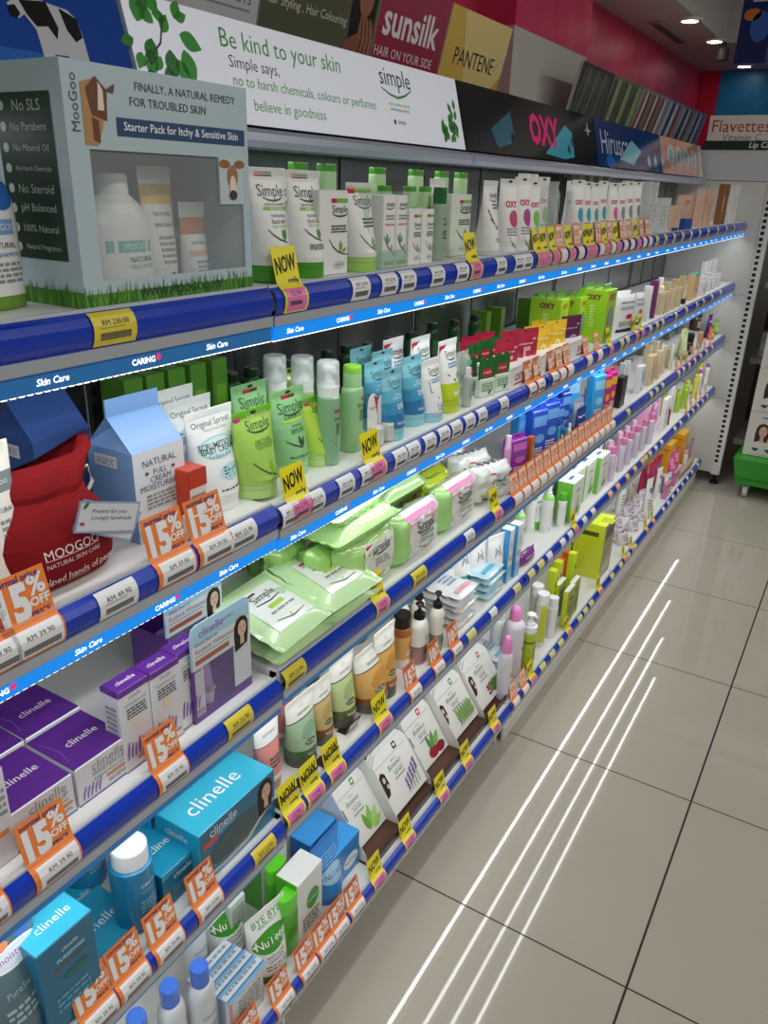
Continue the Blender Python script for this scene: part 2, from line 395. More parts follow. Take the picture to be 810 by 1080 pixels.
(a, b), (c, d) = hx(405, 78), hx(437, 92); mb.text('simple', (a+c)/2, (b+d)/2, (c-a), gd, hp)
ca, cb = (a+c)/2, (b+d)/2
mb.stroke([(a, cb-.016), ((a+ca)/2, cb-.026), (ca, cb-.03), ((c+ca)/2, cb-.024), (c, cb-.012)], .005, gr, hp)
mb.text('FOR THE KINDEST SKINCARE', ca, cb-.043, .08, gr, hp); mb.text('www.simple.com.my', ca, cb-.052, .07, gd, hp); mb.rect(ca-.03, cb-.078, ca-.023, cb-.07, BLACK, hp); mb.text('simple', ca, cb-.074, .03, gd, hp)
for k in range(26):
    a = .86+random.uniform(-.045, .04); b = .008+random.random()*(.022+.06*max(0, (a-.8)/.1)); leaf(mb, a, b, .022, math.radians(random.uniform(40, 140)), (dg, gr)[k % 2], hp, .6)
fin(mb, 'header_sign', 'long white header board with green leaves and hand lettering')
# black board
y0 = 1.71; mb = header('x', '', y0, 2.655, M('#15171b', **GL), M('#2a2c30', .2)); P = hpl(y0); hp = lambda a, b, c=.0003: P(a, b, c)
hx = lambda px, py: (lambda p: (p.y-y0, (p.z-HB.z)/hv.z))(at(px, py, x=-.853))
cy = M('#49b5cf', **GL); nb = M('#1d3f86', **GL)
(a, b) = hx(572, 136); mb.poly([hx(570, 162), hx(598, 132), hx(604, 140), hx(601, 166), hx(590, 168)], cy, hp); mb.poly([hx(516, 136), hx(541, 117), hx(540, 150), hx(520, 156)], M('#2b6f86', **GL), hp)
mb.poly([hx(500, 138), hx(516, 136), hx(520, 156), hx(500, 152)], M('#16233f', **GL), hp)
mb.text('OXY', .5, .072, .22, M('#ea2f86', .3), lambda a, b: P(a, b, .0007), bold=.05)
for px, py in [(602, 150), (597, 158), (538, 146)]: a, b = hx(px, py); mb.ell(a, b, .012, .012, M('#3a3230', .3), hp)
for k in range(5): a, b = hx(622, 138); mb.stroke([(a-.03+k*.004, b+.0), (a, b+.004*k), (a+.03-k*.004, b)], .004, M('#c9cdd2', .3), hp)
a, b = hx(622, 138); mb.ell(a, b+.004, .006, .02, M('#c9cdd2', .3), hp)
fin(mb, 'header_sign', 'black header board with large magenta lettering and cyan swatches')
# blue board
y0 = 2.66; mb = header('x', '', y0, 3.50, M('#1f3a78', **GL), M('#27407c', .2)); P = hpl(y0); hp = lambda a, b, c=.0003: P(a, b, c)
hx = lambda px, py: (lambda p: (p.y-y0, (p.z-HB.z)/hv.z))(at(px, py, x=-.853))
mb.text('Hiruscar', .23, .075, .36, M('#b9c6dd', .3), hp)
mb.poly([hx(650, 168), hx(668, 148), hx(676, 160), hx(664, 174)], M('#8fd6e8', **GL), lambda a, b: P(a, b, .0005)); mb.ell(*hx(640, 170), .05, .02, M('#2f6fd0', **GL), lambda a, b: P(a, b, .0005))
for px in (682, 689, 697): a, b = hx(px, 170); mb.ell(a, b, .03, .022, M('#7fb0de', **GL), hp); mb.ell(a, b, .012, .012, M('#dfe8f0', **GL), lambda a, b: P(a, b, .0006))
fin(mb, 'header_sign', 'dark blue header board with pale blue bottles printed on it')
# peach board
y0 = 3.505; mb = header('x', '', y0, YE-.01, M('#d99a86', **GL), M('#e6ded8', .2)); P = hpl(y0); hp = lambda a, b, c=.0003: P(a, b, c)
for k in range(4): a = .16+k*.15; mb.ell(a, .075, .062, .042, M('#cfe3e6', **GL), hp); mb.ell(a, .075, .03, .026, M('#86b6c4', **GL), lambda a, b: P(a, b, .0006)); mb.rect(a-.012, .02, a+.012, .05, M('#cfe3e6', **GL), hp)
mb.rect(.72, 0, .794, HH, M('#dfe3e6', **GL), hp)
fin(mb, 'header_sign', 'peach header board with four round pale blue emblems')
# aluminium lamp bar under the headers
for i, (a, b) in enumerate([(.02, 1.705), (1.709, 3.10), (3.104, YE-.01)]):
    mb = MB(); prof = [(-.90, 1.503), (-.822, 1.503), (-.815, 1.497), (-.814, 1.487), (-.822, 1.478), (-.90, 1.478)]
    secs = [[(x, y, z) for x, z in prof] for y in (a, b)]
    mb.loft(secs, M('#aab0c4', .28, metal=.35), smooth=False)
    o = mb.build('lamp_bar'); tag(o, ['long grey metal lamp bar under the leaf header board', 'grey metal lamp bar under the black header board', 'short grey metal lamp bar under the peach header board'][i], 'lamp')
# ------------------------------------------------------------------ tall photo boards leaning out behind the headers
bo = Vector((-1.045, 0, 1.60)); bt = Vector((-.99, 0, 1.828)); bv = (bt-bo).normalized(); BH = (bt-bo).length
def board(label, y0, y1, face, draw, edge=M('#c9c7c0', .4), top=None):
    mb = MB(); h = top or BH; n = Vector((bv.z, 0, -bv.x))
    pts = [bo+bv*0-n*.012, bo, bo+bv*h, bo+bv*h-n*.012]
    secs = [[(p.x, y, p.z) for p in pts] for y in (y0, y1)]
    mb.loft(secs, edge, smooth=False)
    P = pl3((bo.x, y0, bo.z), (0, 1, 0), bv); mb.rect(0, 0, y1-y0, h, face, P)
    if draw: draw(mb, lambda a, b, c=.0004: P(a, b, c), y1-y0)
    o = mb.build('poster_board'); tag(o, label, 'poster', 'photo boards along the top of the run')
yb = lambda px, py: at(px, py, x=-1.01).y
def d_nour(mb, P, w): mb.text('NOURISHED ROOTS', w-.12, .118, .2, M('#55565c', .4), P); mb.rect(w-.22, .1, w-.02, .103, M('#8a8a8e', .4), P)
board('white board with grey capitals behind the leaf header', .78, 1.235, M('#c9cace', .3), d_nour)
def d_hair(mb, P, w):
    t = M('#dcdccb', .4); mb.text('Hair Conditioner', .11, .168, .19, t, P); mb.text('Hair Styling , Hair Colouring', .135, .13, .25, t, P)
    woman(mb, w-.05, .185, .085, P, skin=M('#9a5f48', .4), shoulders=M('#8a523c', .4))
    sk = M('#a0644c', .4)
    for k in range(3): mb.stroke([(w-.045+k*.014, .08), (w-.04+k*.014, .11), (w-.05+k*.012, .148)], .012, sk, lambda a, b: P(a, b, .0022))
board('olive hair care board with a woman touching her chin', 1.24, 1.605, M('#56563f', .3), d_hair)
def d_suns(mb, P, w):
    t = M('#f2e9ee', .35); mb.text('sunsilk', w/2-.005, .162, w*.82, t, P, bold=.02); mb.text('HAIR ON YOUR SIDE', w/2-.015, .1, w*.86, t, P, bold=-.003)
board('crimson hair care board with bold white lettering', 1.61, 1.905, M('#9d1f45', .25), d_suns)
def d_pant(mb, P, w):
    mb.poly([(0, .0), (w*.5, 0), (w*.2, BH), (0, BH)], M('#d9b651', .3), P); mb.poly([(w*.6, 0), (w, 0), (w, .12)], M('#c9a040', .3), P)
    mb.text('PANTENE', w*.5, .135, w*.66, M('#1b1a18', .4), lambda a, b: P(a, b, .0008), bold=-.004)
    for k in range(4): mb.stroke([(w*.8+k*.01, .12+k*.004), (w*.88+k*.008, .135+k*.006), (w*.93+k*.008, .16+k*.006)], .008, M('#f4efe0', .3), lambda a, b: P(a, b, .001))
board('golden yellow hair care board with thin black lettering', 1.91, 2.26, M('#e6cf86', .25), d_pant)
def d_str(cols, n, bend):
    def f(mb, P, w):
        for k in range(n):
            c = M(cols[k % len(cols)], .3); x = w*(k+.3)/(n+abs(bend)*1.6+.3); 
            mb.stroke([(x, .01), (x+bend*.2*w/n*2, .08), (x+bend*.8*w/n, .15), (x+bend*w/n, BH-.01)], w/n*1.1, c, P)
    return f
board('dark board with grey hair strands beside the pillar', 2.86, 3.22, M('#1d211c', .3), d_str(['#3a4038', '#55594f'], 7, .8), top=BH)
board('green board with tall dark figures on it', 3.225, 3.62, M('#5f7a46', .3), d_str(['#2e3a28', '#86a06a', '#3c4a30'], 8, .3))
board('board with red, white and dark swirling stripes', 3.625, 4.06, M('#8d8a86', .3), d_str(['#8a2733', '#d5d2cc', '#3a3f44', '#a9485a', '#5f8a3a'], 12, 1.2))
board('pale blue photo board at the far corner', 4.065, 4.93, M('#74849a', .3), d_str(['#a8b4c2', '#3a3550', '#c9cdd4', '#6a4a6a', '#b9885a'], 14, .8))
# ------------------------------------------------------------------ far end: slotted panel, cross unit, sign, promo stand
PY = 4.33
root = thing('end_panel', 'tall white end panel with a slotted edge closing the shelves', 'panel', (-.73, PY, 0))
def bldat(mb, name, par):
    o = mb.build(name, par); o.matrix_parent_inverse = Matrix.Translation(-par.location); return o
mb = MB(); mb.box(-.955, -.545, PY, PY+.02, .06, 1.495, M('#c9cac6', .4), .001)
for z in (.46, .98): mb.box(-.955, -.545, PY-.0006, PY, z, z+.002, GREY)
bldat(mb, 'panel_sheet', root)
mb = MB(); mb.box(-.5445, -.50, PY-.004, PY+.03, .05, 1.496, M('#d4d5d1', .35), .002)
k = .12
while k < 1.47: mb.box(-.536, -.519, PY-.0046, PY-.0038, k, k+.016, BLACK); k += .0272
bldat(mb, 'slotted_upright', root)
mb = MB(); mb.lathe([(.022, .0), (.022, .012), (.01, .016), (.01, .055)], BLACK, 14, cx=-.522, cy=PY+.012); bldat(mb, 'levelling_foot', root)
mb = MB(); mb.lathe([(.022, .0), (.022, .012), (.01, .016), (.01, .065)], BLACK, 14, cx=-.90, cy=PY+.012); bldat(mb, 'levelling_foot', root)
root = thing('wall_unit', 'dark cross shelving unit beyond the slotted end panel', 'shelving', (.2, 4.6, 0))
mb = MB(); mb.box(-.497, 1.6, 4.96, 4.98, .0, 1.49, M('#55585a', .5)); bldat(mb, 'back_panel', root)
for z in (.18, .62, 1.0, 1.3):
    mb = MB(); mb.box(-.49, 1.6, 4.53, 4.955, z, z+.03, M('#b9bab6', .4), .002); bldat(mb, 'shelf', root)
mb = MB(); mb.box(-.955, 1.6, PY+.004, PY+.1, 1.4975, 1.632, M('#c3c5cc', .3), .002); tag(mb.build('fascia_panel'), 'plain pale grey fascia panel above the white end panel', 'panel')
mb = MB(); mb.box(-.868, 1.6, PY-.002, PY+.08, 1.634, 1.667, M('#17301f', .3), .001)
mb.text('Lip Care', -.60, 1.649, .12, M('#e9ece9', .4), pl3((0, PY-.0022, 0), (1, 0, 0), (0, 0, 1)), shear=.15, bold=.01); o = mb.build('sign_strip'); tag(o, 'dark green strip reading Lip Care under the white sign', 'sign')
mb = MB(); mb.box(-.855, 1.6, PY+.002, PY+.08, 1.669, 1.778, M('#d5d2cc', .35), .002); P = pl3((0, PY+.0018, 0), (1, 0, 0), (0, 0, 1))
mb.text('Flavettes', -.71, 1.732, .255, M('#a8332e', .4), P); mb.text('Vitamin C', -.70, 1.684, .17, M('#6b6f78', .4), P); o = mb.build('header_sign'); tag(o, 'white sign with red lettering above the dark green strip', 'sign')
# promo stand on castors
root = thing('promo_stand', 'green promotional stand on white castors beside the end panel', 'stand', (-.16, 4.32, 0), 0)
gm = M('#2f9a2c', .4)
mb = MB(); secs = [[(-.24, -.14, .075), (.28, -.14, .075), (.28, .16, .075), (-.24, .16, .075)], [(-.27, -.16, .21), (.3, -.16, .21), (.3, .18, .21), (-.27, .18, .21)]]; mb.loft(secs, gm, smooth=False)
mb.box(-.255, .285, -.152, .17, .105, .11, M('#217a20', .4)); mb.build('tray', root)
mb = MB(); mb.box(-.26, .29, .14, .17, .2, .34, gm, .004); mb.build('back_lip', root)
for x in (-.19, .22):
    for y in (-.1, .12):
        mb = MB(); pr = [(.0, -.012), (.03, -.012), (.033, -.006), (.033, .006), (.03, .012), (0, .012)]
        secs = [[(x+z, y+r*math.cos(2*PI*k/16), .034+r*math.sin(2*PI*k/16)) for k in range(16)] for r, z in pr[1:-1]]
        mb.loft(secs, M('#c9cbc8', .3)); mb.box(x-.018, x+.018, y-.01, y+.01, .05, .078, GREY); mb.build('castor', root)
for i in range(4):
    mb = MB(); w, h = .36, .222; z0 = .212+i*.223
    mb.box(-.16, .2, -.08, .12, 0, h, M('#d8d6cf', .4), .002); P = pl3((-.16, -.08, 0), (1, 0, 0), (0, 0, 1))
    woman(mb, .075, .13, .062, P, hair=M('#3a251c', .5), shoulders=M('#ded9d2', .5)); mb.rect(.06, .197, .115, .203, M('#3a5a8a', .4), P)
    for u in (.055, .115): leaf(mb, u, .025, .045, PI/2, M('#24406e', .4), P, .75)
    mb.rect(.17, .02, .3, .18, M('#b5a580', .4), P); mb.rect(.02, .008, .2, .012, M('#c9a9a0', .4), P)
    o = mb.build('display_carton'); o.location = (-.245, 4.33, z0)
    tag(o, ['white carton printed with a brown haired woman, resting on green tray', 'white woman-printed carton, second up from the green tray', 'white woman-printed carton, third up from the green tray', 'white woman-printed carton topping the stack on green stand'][i], 'carton', 'cartons stacked on the green stand')
# a few dim products deep in the cross unit
for i, (x, z, w, h, c) in enumerate([(-.46, 1.031, .05, .1, '#a33a44'), (-.40, 1.031, .06, .09, '#d8d8d2'), (-.46, .651, .07, .13, '#c9c9c4'), (-.38, .651, .05, .1, '#c7ad3a'), (-.47, 1.331, .06, .12, '#e0e0da'), (-.40, 1.331, .05, .15, '#5f7f4a'), (-.34, 1.031, .05, .11, '#9aa0a8')]):
    if not w: continue
    mb = MB(); mb.box(0, w, 0, .05, 0, h, M(c, .4), .003, mats={'T': M('#c9c9c9', .4)}); mb.rect(.1*w, .3*h, .9*w, .6*h, M('#efefec', .4), pl3((0, 0, 0), (1, 0, 0), (0, 0, 1)))
    o = mb.build('carton'); o.location = (x, 4.56, z); tag(o, 'small dim %s carton deep in the cross unit' % {'#a33a44': 'red', '#d8d8d2': 'off white', '#c9c9c4': 'pale grey', '#c7ad3a': 'mustard', '#e0e0da': 'white', '#5f7f4a': 'olive', '#9aa0a8': 'slate'}[c], 'carton', 'cartons in the cross unit')
# hanging banner, ceiling fittings
a = at(773, 68, y=3.6); b_ = at(806, 70, y=3.6)
mb = MB(); mb.box(a.x, b_.x, 3.6, 3.612, a.z, a.z+.42, M('#16265f', .3), .001); P = pl3((a.x, 3.6, a.z), (1, 0, 0), (0, 0, 1))
w = b_.x-a.x; mb.rect(.003, .003, w-.003, .42, M('#14245e', .25), P); mb.ell(w*.35, .16, .03, .02, M('#c9702a', .4), lambda u, v: P(u, v, .0003)); mb.ell(w*.65, .12, .035, .05, M('#2f62b0', .4), lambda u, v: P(u, v, .0003)); mb.rect(w*.3, .2, w*.9, .235, M('#b9c2e0', .4), lambda u, v: P(u, v, .0003)); mb.rect(w*.2, .26, w*.95, .3, M('#b9c2e0', .4), lambda u, v: P(u, v, .0003))
for u in (.03, w-.03): mb.wire([(a.x+u, 3.606, a.z+.42), (a.x+u, 3.606, CZ+.32)], .002, GREY)
tag(mb.build('hanging_banner'), 'dark blue banner hanging from the ceiling at top right', 'banner')
for i, (px, py) in enumerate([(728, 20), (754, 42), (793, 75)]):
    p = at(px, py, z=CZ); p.y = min(p.y, WY-.2)
    r = thing('downlight', ['ceiling downlight nearest the vent', 'second ceiling downlight, beside the sprinkler', 'far ceiling downlight near the blue wall'][i], 'light', (p.x, p.y, CZ), 0, 'round downlights in the soffit')
    mb = MB(); mb.lathe([(.035, -.01), (.052, -.007), (.056, 0)], M('#e9e7e2', .4), 24); mb.build('trim_ring', r)
    mb = MB(); mb.lathe([(.0, -.006), (.035, -.0105)], M('#fff6e6', emit=14), 24); mb.build('lamp', r)
p, q = at(690, 22, z=CZ), at(725, 43, z=CZ)
mb = MB(); mb.box(p.x-.02, p.x+.03, p.y, q.y, CZ-.012, CZ-.0002, M('#a39a94', .5), .002)
for k in range(6): mb.box(p.x-.015+k*.007, p.x-.011+k*.007, p.y+.02, q.y-.02, CZ-.0135, CZ-.0118, M('#6a5f5a', .6))
tag(mb.build('air_vent'), 'slim brown slotted air vent in the ceiling', 'vent')
p = at(763, 52, z=CZ-.03); mb = MB(); mb.lathe([(.03, CZ-.08), (.03, CZ-.03), (.012, CZ-.028), (.012, CZ)], DARK, 14, cx=p.x, cy=p.y); tag(mb.build('ceiling_speaker'), 'small dark cylindrical fitting hanging beside the downlights', 'fitting')
# hanging banner further lights over the aisle are bare lamps set into the main ceiling
# ------------------------------------------------------------------ goods: local frame has its front at -y, right at +x, base at z = 0
RZ = PI/2                                     # turns a front at -y towards the aisle (+x)
def place(s, d, xl, xr, yt, xt=None, zb=None):
    """Front-bottom centre, width along the shelf and height of goods on shelf s, d behind the rail, seen between photo columns xl..xr up to row yt."""
    x = XF-d; zb = SZ[s]+(SB[s] if xl+xr < 592 else 0) if zb is None else zb; h = .12
    for _ in range(4):
        zm = zb+h*.5; ya, yb2 = y_at(xl, x, zm), y_at(xr, x, zm); yc = (ya+yb2)/2
        h = min(max(.01, z_at(yt, x, yc)-zb), {1: .3, 2: .21, 3: .19, 4: .198, 5: .325}[s])
    return x, yc, yb2-ya, h, zb
def roundw(x, yc, z, w):                      # flat width seen -> true diameter of a round thing there
    p = Vector((x, yc, z))-CO; c = abs(p.x)/math.hypot(p.x, p.y)
    return w*c
def prints(mb, P, w, h, L):
    """P(u, v, lift) with u centred and v from the base; L: print list in face fractions."""
    for k, it in enumerate(L):
        c = .00025+.00004*k; t = it[0]; Q = lambda a, b, c=c: P(a, b, c)
        if t == 't': mb.text(it[1], it[2]*w, it[3]*h, it[4]*w, it[5], Q, *((it[6:]+(0., 0.))[:2]), .041*h if len(it[1]) > 7 and h > 1.5*w else None)
        elif t == 'r': mb.rect(it[1]*w, it[2]*h, it[3]*w, it[4]*h, it[5], Q, 6)
        elif t == 'e': mb.ell(it[1]*w, it[2]*h, it[3]*w, it[4]*h, it[5], Q)
        elif t == 's': mb.stroke([(a*w, b*h) for a, b in it[1]], it[2]*w, it[3], Q)
        elif t == 'p': mb.poly([(a*w, b*h) for a, b in it[1]], it[2], Q)
        elif t == 'l': leaf(mb, it[1]*w, it[2]*h, it[3]*w, math.radians(it[4]), it[5], Q)
        elif t == 'b':                          # small print: rows of short dashes
            _, u0, v0, u1, v1, n, m = it; rnd = random.Random(int(abs(v0)*1000)+n)
            for i in range(n):
                v = v0+(v1-v0)*(i+.5)/n; g = (v1-v0)/n*.28*h; a = u0
                while a < u1-.02:
                    b = min(u1, a+rnd.uniform(.04, .14)); mb.rect(a*w, v*h-g, b*w, v*h+g, m, Q); a = b+.025
        elif t == 'w': woman(mb, it[1]*w, it[2]*h, it[3]*w, lambda a, b, e=0, c=c: P(a, b, c+e))
INK = M('#3a4440', .4); INKG = M('#8b9490', .4); WINK = M('#f2f3f2', .35)
# ---- carton
def carton(mb, w, d, h, mat, mats=None, F_=(), T_=(), L_=(), b=.0012):
    mb.box(-w/2, w/2, 0, d, 0, h, mat, b, mats)
    prints(mb, pl3((0, 0, 0), (1, 0, 0), (0, 0, 1)), w, h, F_)
    prints(mb, pl3((0, 0, h), (1, 0, 0), (0, 1, 0)), w, d, T_)
    prints(mb, pl3((-w/2, d/2, 0), (0, -1, 0), (0, 0, 1)), d, h, L_)
# ---- bodies of round or oval section: prof [(z, half width, half depth)]
class Body:
    def __init__(s, prof, n=2.0, seg=24): s.p = prof; s.n = n; s.seg = seg
    def ab(s, z):
        p = s.p
        if z <= p[0][0]: return p[0][1:]
        for (z0, a0, b0), (z1, a1, b1) in zip(p, p[1:]):
            if z <= z1:
                k = (z-z0)/max(1e-9, z1-z0); return a0+(a1-a0)*k, b0+(b1-b0)*k
        return p[-1][1:]
    def ring(s, z):
        a, b = s.ab(z); e = 2/s.n; R = []
        for k in range(s.seg):
            t = 2*PI*k/s.seg; c, q = math.cos(t), math.sin(t)
            R.append((a*math.copysign(abs(c)**e, c), b*math.copysign(abs(q)**e, q), z))
        return R
    def mesh(s, mb, zones, cap0=True, cap1=True):
        # zones: [(z_start, mat)] upward
        zs = sorted(set([p[0] for p in s.p]+[z for z, _ in zones if s.p[0][0] < z < s.p[-1][0]]))
        ms = []
        for z0, z1 in zip(zs, zs[1:]):
            m = zones[0][1]
            for z, mt in zones:
                if (z0+z1)/2 >= z: m = mt
            ms.append(m)
        mb.loft([s.ring(z) for z in zs], ms, cap0=cap0, cap1=cap1)
    def P(s, amax=None):
        def f(u, v, c=.0003):
            a, b = s.ab(v)
            if amax: u = u*a/amax          # print follows the taper
            k = min(.97, abs(u)/max(a, 1e-6))
            return Vector((u, -(b*(1-k**s.n)**(1/s.n))-c-.0001, v))
        return f
def tube(root, w, h, cap, cm, zones, F_=(), dia=None, hang=False, bm=None, crimp=.009):
    """Squeeze tube standing on its cap: round at the cap, pressed flat at the top."""
    a = w/2; r = (dia or w*.8)/2; hc = h*cap
    mb = MB(); rc = r*.97
    B = Body([(0, rc*.985, rc*.985), (.0015, rc, rc), (hc-.001, rc*.99, rc*.99), (hc, rc*.96, rc*.96)], seg=22); B.mesh(mb, [(0, cm)])
    if cap > .1: mb.loft([[(x*1.004, y*1.004, z) for x, y, z in B.ring(hc*.62)], [(x*1.004, y*1.004, z+.0008) for x, y, z in B.ring(hc*.62)]], DARKEN(cm), cap0=False, cap1=False)
    mb.build('cap', root)
    mb = MB(); B = Body([(hc, r, r*.98), (hc+.006, r, r)]+[(hc+(h-hc-crimp)*t, r+(a-r)*t, max(.0012, r*(1-t**1.25))) for t in (.12, .25, .4, .55, .7, .85, .95, 1)]+[(h-.0005, a, .0009), (h, a*.99, .0008)], seg=26)
    B.mesh(mb, zones); prints(mb, B.P(a), w, h, F_)
    for k in range(5): mb.rect(-a*.96, h-crimp+.001+k*.0017, a*.96, h-crimp+.0017+k*.0017, zones[-1][1], lambda u, v: Vector((u, -.0018, v)))
    if hang: mb.ell(0, h-crimp*.5, .006, .0022, DARK, lambda u, v: Vector((u, -.0021, v)))
    o = mb.build('tube_body', root)
    return root
_dk = {}
def DARKEN(m):
    if m in _dk: return _dk[m]
    n = m.copy(); b = n.node_tree.nodes.get('Principled BSDF')
    if b:
        c = b.inputs['Base Color'].default_value; b.inputs['Base Color'].default_value = (c[0]*.7, c[1]*.7, c[2]*.7, 1)
    _dk[m] = n; return n
def bottle(root, w, h, d, cap, cm, zones, F_=(), neck=.03, n=2.0, capw=.62, shoulder=.1, captype='flip', nm=None, taper=1.0, overcap=None):
    """Bottle with parts body, cap (or pump_head / overcap)."""
    hb = h*(1-cap); a, b = w/2, d/2; rc = capw*w/2; rcd = min(rc, b*.98) if n > 2.01 or d < w*.9 else rc
    sh = shoulder*h
    prof = [(0, a*.93*taper, b*.93*taper), (.003, a*taper, b*taper), (hb-sh, a, b)]
    for t in (.25, .5, .75, 1): prof.append((hb-sh+sh*t, rc+(a-rc)*math.cos(t*PI/2)**.8 if t < 1 else rc*.96, rcd+(b-rcd)*math.cos(t*PI/2)**.8 if t < 1 else rcd*.96))
    B = Body(prof, n, 28); mb = MB(); B.mesh(mb, zones); prints(mb, B.P(), w, h, F_); mb.build('bottle_body', root)
    mb = MB(); C = h-hb
    if captype == 'flip':
        K = Body([(hb, rc*.98, rcd*.98), (hb+.001, rc, rcd), (hb+C*.62, rc*.99, rcd*.99), (hb+C*.625, rc*.965, rcd*.965), (hb+C*.66, rc*.99, rcd*.99), (h-.0025, rc*.97, rcd*.97), (h, rc*.9, rcd*.9)], n, 26); K.mesh(mb, [(0, cm), (hb+C*.64, nm or cm)])
        mb.build('cap', root)
    elif captype == 'flat':
        K = Body([(hb, rc, rcd), (h-.002, rc, rcd), (h, rc*.95, rcd*.95)], n, 26); K.mesh(mb, [(0, cm)]); mb.build('cap', root)
    elif captype == 'dome':
        K = Body([(hb, rc, rc)]+[(hb+C*t, rc*math.sqrt(max(.02, 1-(t*.98)**4)), rc*math.sqrt(max(.02, 1-(t*.98)**4))) for t in (.3, .55, .75, .88, .96, 1)], 2, 24); K.mesh(mb, [(0, cm)]); mb.build('cap', root)
    elif captype == 'foam':
        W = nm or M('#eceeee', .3); r2 = rc
        K = Body([(hb, r2*.98, r2*.98), (hb+C*.28, r2, r2), (hb+C*.30, r2*.7, r2*.7), (hb+C*.42, r2*.6, r2*.6)], 2, 24); K.mesh(mb, [(0, W)]); mb.build('collar', root)
        mb = MB(); K = Body([(hb+C*.42, r2*.3, r2*.3), (hb+C*.6, r2*.3, r2*.3), (hb+C*.6, r2*.72, r2*.72), (hb+C*.82, r2*.7, r2*.7), (hb+C*.86, r2*.5, r2*.5)], 2, 22); K.mesh(mb, [(0, W)])
        mb.loft([[(r2*.2*math.cos(t*PI/4), -y, hb+C*.72+r2*.16*math.sin(t*PI/4)) for t in range(8)] for y in (r2*.6, r2*.95)], W); mb.build('pump_head', root)
        if overcap:
            mb = MB(); K = Body([(hb+C*.24, r2*1.04, r2*1.04), (h-.004, r2*.99, r2*.99), (h-.001, r2*.94, r2*.94), (h, r2*.86, r2*.86)], 2, 26); K.mesh(mb, [(0, overcap)], cap0=False); mb.build('overcap', root)
    elif captype == 'pump':
        r2 = rc
        K = Body([(hb, r2, r2), (hb+C*.34, r2, r2), (hb+C*.36, r2*.5, r2*.5), (hb+C*.55, r2*.42, r2*.42)], 2, 22); K.mesh(mb, [(0, cm)])
        for k in range(22): mb.box(r2*math.cos(k*PI/11)-.0006, r2*math.cos(k*PI/11)+.0006, r2*math.sin(k*PI/11)-.0006, r2*math.sin(k*PI/11)+.0006, hb+.001, hb+C*.33, cm)
        mb.build('collar', root)
        mb = MB(); K = Body([(hb+C*.5, r2*.25, r2*.25), (hb+C*.66, r2*.25, r2*.25), (hb+C*.66, r2*.8, r2*.8), (h-.004, r2*.85, r2*.85), (h, r2*.6, r2*.6)], 2, 22); K.mesh(mb, [(0, cm)])
        mb.loft([[(r2*.32*math.cos(t*PI/4)*(1-.3*q), -y, h-.007-.004*q+r2*.22*math.sin(t*PI/4)) for t in range(8)] for q, y in ((0, r2*.5), (.5, r2*1.3), (1, r2*1.9))], cm); mb.build('pump_head', root)
    elif captype == 'spike':
        K = Body([(hb, rc, rc), (hb+C*.12, rc, rc), (hb+C*.14, rc*.75, rc*.75), (hb+C*.5, rc*.62, rc*.62), (hb+C*.85, rc*.42, rc*.42), (h, rc*.2, rc*.2)], 2, 20); K.mesh(mb, [(0, cm)]); mb.build('cap', root)
    return root
